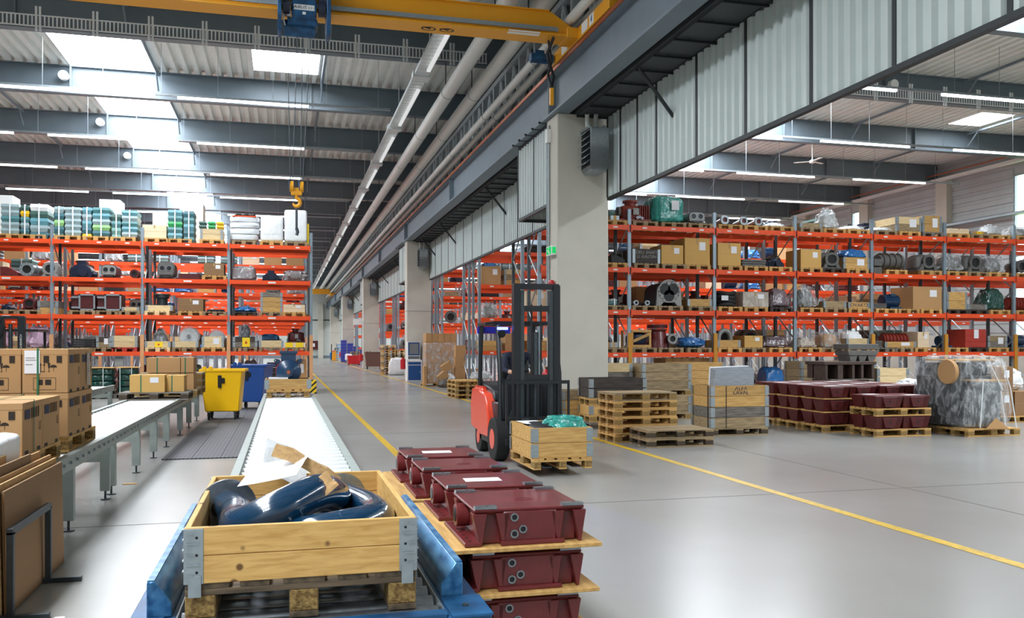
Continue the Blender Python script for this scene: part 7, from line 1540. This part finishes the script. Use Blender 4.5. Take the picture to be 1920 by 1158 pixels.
def trough_pile(desc, x0, y0, tiers_, rot, pal_every=False, npx=3, z0=0.0):
    """castings three along, boards between tiers"""
    z = z0
    for k in range(tiers_):
        if k == 0 or pal_every: pallet('%s pallet under the %s' % (['lower', 'upper', 'top'][k], desc), x0, y0, z, 'wood', 'chip'); z += 0.146
        else: tag(part('divider_board', MB().box(-0.6, 0, 0, 0.6, 0.8, 0.02), M['wood'], None, loc=(x0, y0, z + 0.001)), '%s divider board in the %s' % (['', 'first', 'second'][k], desc), 'board'); z += 0.022
        for i in range(2):
            for j in range(2):
                trough('dark red casting, %s tier, %s %s one, %s' % (['lowest', 'middle', 'top'][k + (3 - tiers_ if k else 0)], ['front', 'rear'][j], ['column-side', 'wall-side'][i], desc), x0 - 0.30 + 0.605 * i, y0 + 0.02 + 0.39 * j, z, 0, (i + j + k) % 2 == 0 and k == tiers_ - 1, 'castings of the ' + desc)
        z += 0.24
trough_pile('two-pallet casting pile', 11.25, 14.0, 2, 0, True)
for c_, (x, nm) in enumerate(((10.82, 'column'), (12.1, 'wall'))):
    for r_, y in enumerate((15.0, 15.9, 16.8)): trough_pile('%s casting pile, %s side' % (['first', 'second', 'third'][r_], nm), x, y, 3, 0)
# pile carrying the dark table-like castings
stack('crate pile under the dark legged casting', 13.4, 18.5, [('p', 'wood_old', 'chip_d'), ('c', ('wood_g',) * 3), ('p', 'wood_old', 'chip_d')])
t = thing('legged_casting', 'dark brown table-like cast frame on the crate pile', 'casting', (13.35, 18.5, 0.90))
part('top_slab', MB().box(-0.75, 0, 0.34, 0.72, 0.8, 0.42), M['cast_leg'] if 'cast_leg' in M else pm('brown_casting', '4f3f38', 0.6, 0.1, 0.3, 10), t, bevel=0.01)
for sx in (-0.7, -0.35, -0.28, 0.05, 0.3, 0.6): part('leg_rib', MB().box(sx, 0.02, 0, sx + 0.07, 0.78, 0.34), MATS['brown_casting'], t, bevel=0.004)
part('cross_web', MB().box(-0.28, 0.3, 0.02, 0.12, 0.34, 0.34).box(-0.7, 0.5, 0.0, 0.66, 0.54, 0.34), MATS['brown_casting'], t)
t = thing('grey_slab_casting', 'pair of grey ribbed slabs lying on the dark legged casting', 'casting', (13.75, 18.55, 1.325))
part('slab', MB().prism([(-0.42, 0.14), (0.38, 0.14), (0.42, 0.26), (-0.45, 0.26)], 'y', 0, 0.55), M['cast'], t, bevel=0.008); part('slab', MB().box(-0.45, 0, 0.28, 0.42, 0.6, 0.42), M['cast'], t, bevel=0.01)
for sx in (-0.36, -0.1, 0.16): part('web', MB().prism([(sx, 0), (sx + 0.14, 0), (sx + 0.2, 0.14), (sx - 0.04, 0.14)], 'y', 0.02, 0.5), M['cast'], t)
stack('brown crate pile with steel corners behind the castings', 13.75, 20.3, [('p', 'wood_g'), ('c', ('wood_g',) * 2), ('p', 'wood_g'), ('c', ('wood_g', 'wood_g', 'wood_g'))])
stack('yellow crate pile beside the brown one', 15.05, 20.6, [('p', 'wood'), ('c', ('wood',) * 2), ('p', 'wood'), ('c', ('wood', 'wood', 'wood'))])
# cartons between the castings and the wrapped machine
pallet('pallet under the brown printed carton by the wrapped machine', 13.2, 15.6, 0, 'wood')
g = good('carton', 'brown carton with dark printed name before the wrapped machine', 12.98, 15.65, 0.147, 0.75, 0.7, 0.6, mat='carton', label=False, tape=False); text('printed_name', 'SIEMENS', 0.12, M['print'], g, (0, -0.004, 0.47), (pi / 2, 0, 0), sx=1.1)
good('wrap', 'white bag lying on the brown printed carton', 12.98, 15.7, 0.75, 0.7, 0.55, 0.22, mat='f_white', core=None, p=0.7)
stack('pale crate pile behind the white bag', 14.7, 18.7, [('p', 'wood_p'), ('c', ('wood_p',) * 3), ('c', ('wood_p',) * 2)], 0, w=0.9)
# wrapped machine
pallet('pine pallet in front under the film-wrapped black machine', 12.93, 13.62, 0, 'wood', 'chip', 0.02); pallet('pallet behind under the film-wrapped black machine', 12.93, 14.45, 0, 'wood_g', 'chip', 0.02)
t = thing('wrapped_machine', 'black cabinet wrapped in clear film with white straps on pallets', 'wrapped machine', (12.8, 13.8, 0.147), 0.02)
part('cabinet', MB().box(-0.45, 0.25, 0.0, 0.50, 1.2, 0.98).box(-0.35, 0.3, 0.98, 0.45, 1.1, 1.22), M['truck_black'], t, bevel=0.02)
part('front_box', MB().box(-0.2, -0.05, 0.05, 0.42, 0.3, 0.86), M['black'], t, bevel=0.02); part('top_board', MB().box(-0.24, -0.1, 0.88, 0.5, 0.3, 0.905), M['wood'], t); part('upper_board', MB().box(-0.5, 0.1, 1.27, 0.5, 0.9, 1.29), M['wood'], t)
part('clear_film', MB().blob(0.02, 0.55, 0.0, 1.25, 1.5, 1.36, p=0.28, amp=0.06, seed=21, nu=48, nv=30, freq=6, top=0.9), M['f_thin'], t)
part('film_folds', MB().blob(0.1, 0.0, 0.0, 0.95, 0.3, 0.92, p=0.4, amp=0.05, seed=31, nu=30, nv=16, top=0.8), M['f_thin'], t)
for a_, b_ in (((-0.12, -0.17, 0.9), (-0.22, -0.2, 0.02)), ((0.3, -0.15, 0.7), (0.38, -0.2, 0.0)), ((0.12, -0.05, 1.27), (0.34, -0.16, 0.72)), ((0.42, -0.05, 1.27), (0.58, -0.1, 0.75)), ((0.58, -0.1, 0.75), (0.62, -0.2, 0.0))): part('strap', MB().cyl(a_, b_, 0.012, 6), M['white_strap'], t)
part('cardboard_disc', MB().cyl((-0.62, 0.2, 1.06), (-0.54, 0.2, 1.06), 0.23, 22), M['carton'], t); part('cardboard_wedge', MB().prism([(-0.12, 0.0), (0.38, 0.0), (0.1, 0.2)], 'y', -0.26, -0.23), M['carton'], t)
# things at the far edge
pallet('pallet under the brown marked cartons past the wrapped machine', 15.7, 15.9, 0, 'wood', 'chip'); pallet('second pallet beside the brown marked cartons', 16.9, 15.0, 0, 'wood', 'chip')
for i, (x, z) in enumerate(((15.35, 0.147), (15.98, 0.147), (15.35, 0.70))): good('carton', 'brown marked carton past the wrapped machine, %s' % ['lower one', 'second one', 'upper one'][i], x, 15.95, z, 0.58, 0.7, 0.54, mat='carton_b')
good('wrap', 'white film covered load above the marked cartons', 16.0, 16.3, 0.70, 0.9, 0.6, 0.5, mat='f_white', core=None, p=0.6)
good('motor', 'grey rolled machine part on the second pallet', 16.8, 15.1, 0.147, 0.9, 0.6, 0.45, mat='steel_dark')
good('wrap', 'white film roll lying at the rack behind the marked cartons', 17.6, 18.5, 0.0, 1.6, 0.8, 0.95, mat='f_white', core=None, p=0.5)
# ground level under the storage hall rack
for lab, p0, p1, yt, kind, o in (('big brown carton with yellow sticker at ground level', 1248, 1330, 671, 'carton', dict(mat='carton')), ('red finned rotors at ground level beside the column', 1162, 1194, 680, 'fins', {}),
    ('dark wrapped load at ground level past the second post', 1348, 1392, 690, 'wrap', dict(mat='f_mauve', core=None)), ('blue covered load at ground level behind the foam sheets', 1437, 1480, 688, 'wrap', dict(mat='f_blue', core='navy')),
    ('film-wrapped grey load at ground level by the brown crates', 1484, 1522, 684, 'wrap', dict(mat='f_clear', core='cast')), ('dark casting at ground level behind grey slabs', 1640, 1690, 690, 'slabs', dict(mat='cast_d')),
    ('brown carton at ground level behind the wrapped machine', 1772, 1830, 680, 'carton', dict(mat='carton_b')), ('pale sacks at ground level near the outer bay', 1840, 1895, 676, 'wrap', dict(mat='f_white', core=None))):
    a = atY(p0, 500, RY + 0.2)[0]; b = atY(p1, 500, RY + 0.2)[0]; x = (a + b) / 2; dep = x * sth + (RY + 0.2) * cth; zt = H - (yt - HY) * dep / FPX
    pallet_simple('pallet under the ' + ' '.join(lab.split(' ')[:9]), x, RY + 0.1, 0, 'wood_old'); good(kind, lab, x, RY + 0.2, 0.147, b - a, 0.9, zt - 0.147, **o)
# ground level under the main hall rack
for lab, p0, p1, yt, kind, o in (('black crate stack at ground level behind the blue bin', 500, 530, 678, 'slabs', dict(mat='cast_d', n=5)), ('dark machine at ground level behind cartons, third bay', 130, 165, 680, 'gearbox', {}), ('grey casing at ground level, fourth bay', 20, 80, 676, 'oval', dict(mat='cast')),
    ('green crate at ground level beside the yellow bin', 355, 378, 684, 'wrap', dict(mat='f_green', core=None)), ('brown carton at ground level at the aisle end', 548, 574, 674, 'carton', dict(mat='carton')), ('black covered load at ground level under yellow notices', 452, 486, 676, 'wrap', dict(mat='f_mauve', core=None)),
    ('dark castings at ground level in second bay', 285, 335, 684, 'slabs', dict(mat='cast_d', n=3)), ('red casting at ground level by the green stacks', 262, 280, 684, 'pump', dict(body='oxide_d'))):
    a = atY(p0, 500, LY + 0.2)[0]; b = atY(p1, 500, LY + 0.2)[0]; x = (a + b) / 2; dep = x * sth + (LY + 0.2) * cth; zt = H - (yt - HY) * dep / FPX
    pallet_simple('pallet under the ' + ' '.join(lab.split(' ')[:9]), x, LY + 0.1, 0, 'wood_g'); good(kind, lab, x, LY + 0.2, 0.147, b - a, 0.9, zt - 0.147, **o)

# ================================================================== ALONG THE COLUMN LINE
t = thing('computer_cabinet', 'blue and white workshop computer cabinet before the second column', 'cabinet', (6.12, PY[2] - 0.75, 0))
part('cabinet_body', MB().box(-0.36, 0, 0, 0.36, 0.6, 0.95).box(-0.33, 0.05, 1.0, 0.28, 0.6, 1.9).box(-0.36, -0.02, 0.95, 0.36, 0.6, 1.02), M['white'], t, bevel=0.005)
part('door', MB().box(-0.31, -0.012, 0.04, 0.31, 0, 0.76), M['cab_blue'], t); part('drawer', MB().box(-0.31, -0.012, 0.79, 0.31, 0, 0.92), M['cab_blue'], t)
s_ = part('screen_door', MB().box(-0.30, 0.035, 1.24, 0.25, 0.05, 1.87), M['cab_blue'], t); part('screen_glass', MB().box(-0.24, 0.028, 1.3, 0.19, 0.036, 1.81), M['glass_dark'], s_); part('keyboard_slot', MB().box(-0.30, 0.04, 1.06, 0.25, 0.05, 1.2), M['cab_grey'], t); part('handle', MB().box(0.24, -0.03, 0.4, 0.26, -0.012, 0.5), M['steel'], t)
t = thing('grey_locker', 'narrow grey locker beside the blue computer cabinet', 'locker', (6.82, PY[2] - 0.7, 0)); part('locker_body', MB().box(-0.24, 0, 0, 0.26, 0.6, 1.75), M['cab_grey'], t, bevel=0.01); part('locker_door', MB().box(-0.21, -0.01, 0.05, 0.23, 0, 1.7), M['cab_grey'], t); part('handle', MB().box(0.15, -0.02, 1.2, 0.18, -0.01, 1.3), M['black'], t)
# tall film-wrapped carton block and loose cartons
pallet('pallet under the tall wrapped carton block', 6.25, 36.3, 0, 'wood', 'chip'); pallet('second pallet in the carton corner between columns', 7.5, 35.9, 0, 'wood_g', 'chip')
t = thing('carton_block', 'tall block of brown cartons wrapped in film between the columns', 'carton stack', (6.35, 36.3, 0.147))
for k in range(5):
    for i in range(5 if k == 4 else 2):
        n = 5 if k == 4 else 2; w_ = 1.3 / n; h_ = 0.42 if k < 4 else 0.36
        part('carton', MB().box(-0.6 + w_ * i + 0.004, 0, 0.43 * k, -0.6 + w_ * (i + 1) - 0.004, 0.8, 0.43 * k + h_), M['carton'], t, bevel=0.004, smooth=False)
part('clear_film', MB().blob(0.05, 0.4, 0, 1.36, 0.86, 1.72, p=0.15, amp=0.02, seed=3, nu=40, nv=18), M['f_clear'], t)
for i, (x, y, z, w, d, h, ry, lb) in enumerate(((6.98, 35.1, 0.3, 0.42, 0.4, 0.5, 0, 'lower brown carton of the slim tower'), (6.98, 35.1, 0.81, 0.42, 0.4, 0.42, 0, 'middle brown carton of the slim tower'), (7.0, 35.12, 1.24, 0.42, 0.4, 0.48, 0, 'top brown carton of the slim tower'), (6.36, 35.0, 0.35, 0.4, 0.35, 0.3, 0.7, 'tilted brown carton leaning on the block'), (6.5, 35.05, 0.72, 0.42, 0.35, 0.3, 0.55, 'upper tilted brown carton on the block'), (7.6, 35.3, 0.147, 0.5, 0.4, 0.3, 0, 'small brown carton by the rack guard'), (7.6, 35.3, 0.45, 0.46, 0.4, 0.3, 0, 'second small brown carton by the rack guard'), (5.72, 36.2, 0.0, 0.12, 0.5, 0.85, 0, 'flat brown carton beside the wrapped block'))):
    g = good('carton', lb, x, y, z, w, d, h, mat='carton', label=False); g.rotation_euler = (0, -ry, 0)
t = thing('pallet_collar_crate', 'low grey collar crate with white bag before the carton block', 'crate', (6.75, 34.9, 0.147)); crate_parts(t, 1.15, 0.8, ('wood_old',), 0.2); pallet('weathered pallet under the low grey crate', 6.75, 34.9, 0, 'wood_old', 'chip_d')
good('wrap', 'white plastic bag in the low grey crate', 6.55, 34.95, 0.2, 0.6, 0.6, 0.42, mat='f_white', core=None, p=0.9, top=0.4)
for k in range(4): pallet('small pallet pile by the yellow line near forklift, %s' % ords[k], 6.1, 28.2, 0.146 * k, ['wood', 'wood_g', 'wood', 'wood'][k], 'chip', pi / 2 + 0.05)
good('wrap', 'pale film bag on the small pallet pile', 6.4, 28.3, 0.585, 0.8, 0.5, 0.25, mat='f_dull', core='sack')
for s2 in range(2):
    for k in range(12 if s2 == 0 else 10):
        pallet_simple('%s pallet from the floor, %s empty pallet tower behind blue cabinet' % (ords[k], ['taller', 'shorter'][s2]), 6.1 + 0.85 * s2, 52.4 - 0.3 * s2, 0.146 * k, ['wood', 'wood_g', 'wood_p'][k % 3], group='pallets of the %s tower' % ['taller', 'shorter'][s2])
good('wrap', 'pinkish carton in white film bag before the pallet towers', 6.35, 50.6, 0, 1.0, 0.8, 1.0, mat='f_white', core='carton', p=0.4, top=0.7)
for k in range(8): pallet_simple('%s pallet from the floor, low pile by the fourth column' % ords[k], 6.3, 80.5, 0.146 * k, 'wood_g', group='pallets by the fourth column')
t = thing('red_container', 'red plastic container standing before the low pallet pile', 'container', (5.95, 77.5, 0.1)); part('tub', MB().frustum(-0.5, 0, 0.5, 0.8, 0, -0.58, -0.05, 0.58, 0.85, 0.75), M['red'], t, bevel=0.02); part('white_film', MB().blob(-0.45, 0.4, 0.3, 0.6, 0.8, 0.6, amp=0.04), M['f_white'], t); part('skid', MB().box(-0.5, 0, -0.1, -0.4, 0.8, 0).box(0.4, 0, -0.1, 0.5, 0.8, 0), M['black'], t)
M['crate_blue'] = pm('stacking_crate_blue', '3b46a8', 0.45)
n_ = 0
for i in range(4):
    for k in range(7 - i):
        o = tag(link('stacking_crate', cached('sc', lambda: MB().frustum(-0.27, 0.03, 0.27, 0.37, 0, -0.3, 0, 0.3, 0.4, 0.3).box(-0.31, -0.01, 0.26, 0.31, 0.41, 0.3).mesh('stacking_crate', [M['crate_blue']], smooth=False)), None, (5.9 + 0.64 * i, 90.2, 0.31 * k + 0.1)), 'blue plastic crate, %s column, %s from bottom, stepped pile by the fourth concrete column' % (ords[i], ords[k]), 'crate', 'blue crates in the stepped pile')
        n_ += 1
t = thing('crate_dolly', 'low wooden base under the blue crate pile', 'dolly', (6.8, 90.2, 0)); part('deck', MB().box(-1.25, -0.05, 0.02, 1.35, 0.5, 0.098), M['wood_g'], t)
t = thing('small_parts_rack', 'narrow rack with pale blue boxes beyond the blue crates', 'rack', (6.05, 98.5, 0))
for sx in (-0.4, 0.4): part('side_frame', MB().box(sx - 0.03, 0, 0.08, sx + 0.03, 0.5, 2.0), M['steel'], t)
for k in range(6): part('shelf_board', MB().box(-0.4, 0, 0.2 + 0.3 * k, 0.4, 0.5, 0.22 + 0.3 * k), M['steel'], t); part('blue_box', MB().box(-0.35, -0.02, 0.22 + 0.3 * k, -0.03, 0.4, 0.38 + 0.3 * k).box(0.03, -0.02, 0.22 + 0.3 * k, 0.35, 0.4, 0.38 + 0.3 * k), pm('pale_blue_box', '7fb2d6', 0.5), t)
for sx in (-0.35, 0.35): part('caster', MB().cyl((sx, 0.25, 0.05), (sx + 0.03, 0.25, 0.05), 0.05, 10), M['black'], t)
t = thing('stacker_truck', 'small orange-yellow stacker truck near the far worker', 'lift truck', (5.6, 101.5, 0)); part('body', MB().prism([(-0.3, 0.05), (0.4, 0.05), (0.4, 0.8), (0.1, 1.1), (-0.2, 1.0)], 'y', 0, 0.7), pm('stacker_orange', 'f0a020', 0.4), t, bevel=0.03); part('mast', MB().box(-0.36, 0.1, 0.1, -0.28, 0.18, 1.9).box(-0.36, 0.5, 0.1, -0.28, 0.58, 1.9).box(-0.36, 0.1, 1.8, -0.28, 0.58, 1.9), M['black'], t); part('tiller', MB().tube([(0.3, 0.35, 0.9), (0.45, 0.35, 1.35), (0.4, 0.35, 1.5)], 0.04, 8), M['black'], t); part('wheel', MB().cyl((0, 0.05, 0.1), (0, 0.15, 0.1), 0.1, 12), M['rubber'], t)
t = thing('blue_box', 'small blue box with red lid standing near the far worker', 'container', (5.95, 109.0, 0)); part('tub', MB().frustum(-0.45, 0, 0.45, 0.6, 0, -0.5, -0.03, 0.5, 0.63, 0.85), pm('sky_blue_tub', '1f78c0', 0.45), t); part('red_item', MB().blob(0, 0.3, 0.85, 0.4, 0.4, 0.25, amp=0.02), M['red'], t)
for lab, x, z, w, h, m_ in (('dark red hose reel cabinet on the far end wall', 4.0, 1.2, 1.2, 1.2, 'oxide_d'), ('small grey switch panel on the far end wall', 2.6, 1.3, 0.5, 0.9, 'cab_grey')):
    t = thing('wall_cabinet', lab, 'cabinet', (x, Y1 - 0.3, z)); part('cabinet_box', MB().box(-w / 2, 0, 0, w / 2, 0.3, h), M[m_], t, bevel=0.02); part('white_sign', MB().box(-w * 0.2, -0.01, h * 0.3, w * 0.15, 0, h * 0.7), M['paper'], t)
t = thing('overhead_crane', 'small distant yellow crane girder near the end wall', 'crane', (0, 110, 0)); part('girder', MB().box(-23.5, -0.2, 8.05, 5.5, 0.2, 8.68), M['crane_yellow'], t); part('end_carriage', MB().box(5.5, -1.5, 7.85, 6.0, 1.5, 8.15), M['crane_yellow'], t)
t = thing('column_sign', 'white flag sign with small lamp sticking out from the third column', 'sign', (5.85, PY[3] + 0.1, 3.3)); part('sign_plate', MB().box(-0.75, 0, 0, -0.05, 0.03, 0.45), M['white'], t); part('arm', MB().box(-0.1, 0, 0.2, 0, 0.03, 0.25), M['steel'], t)
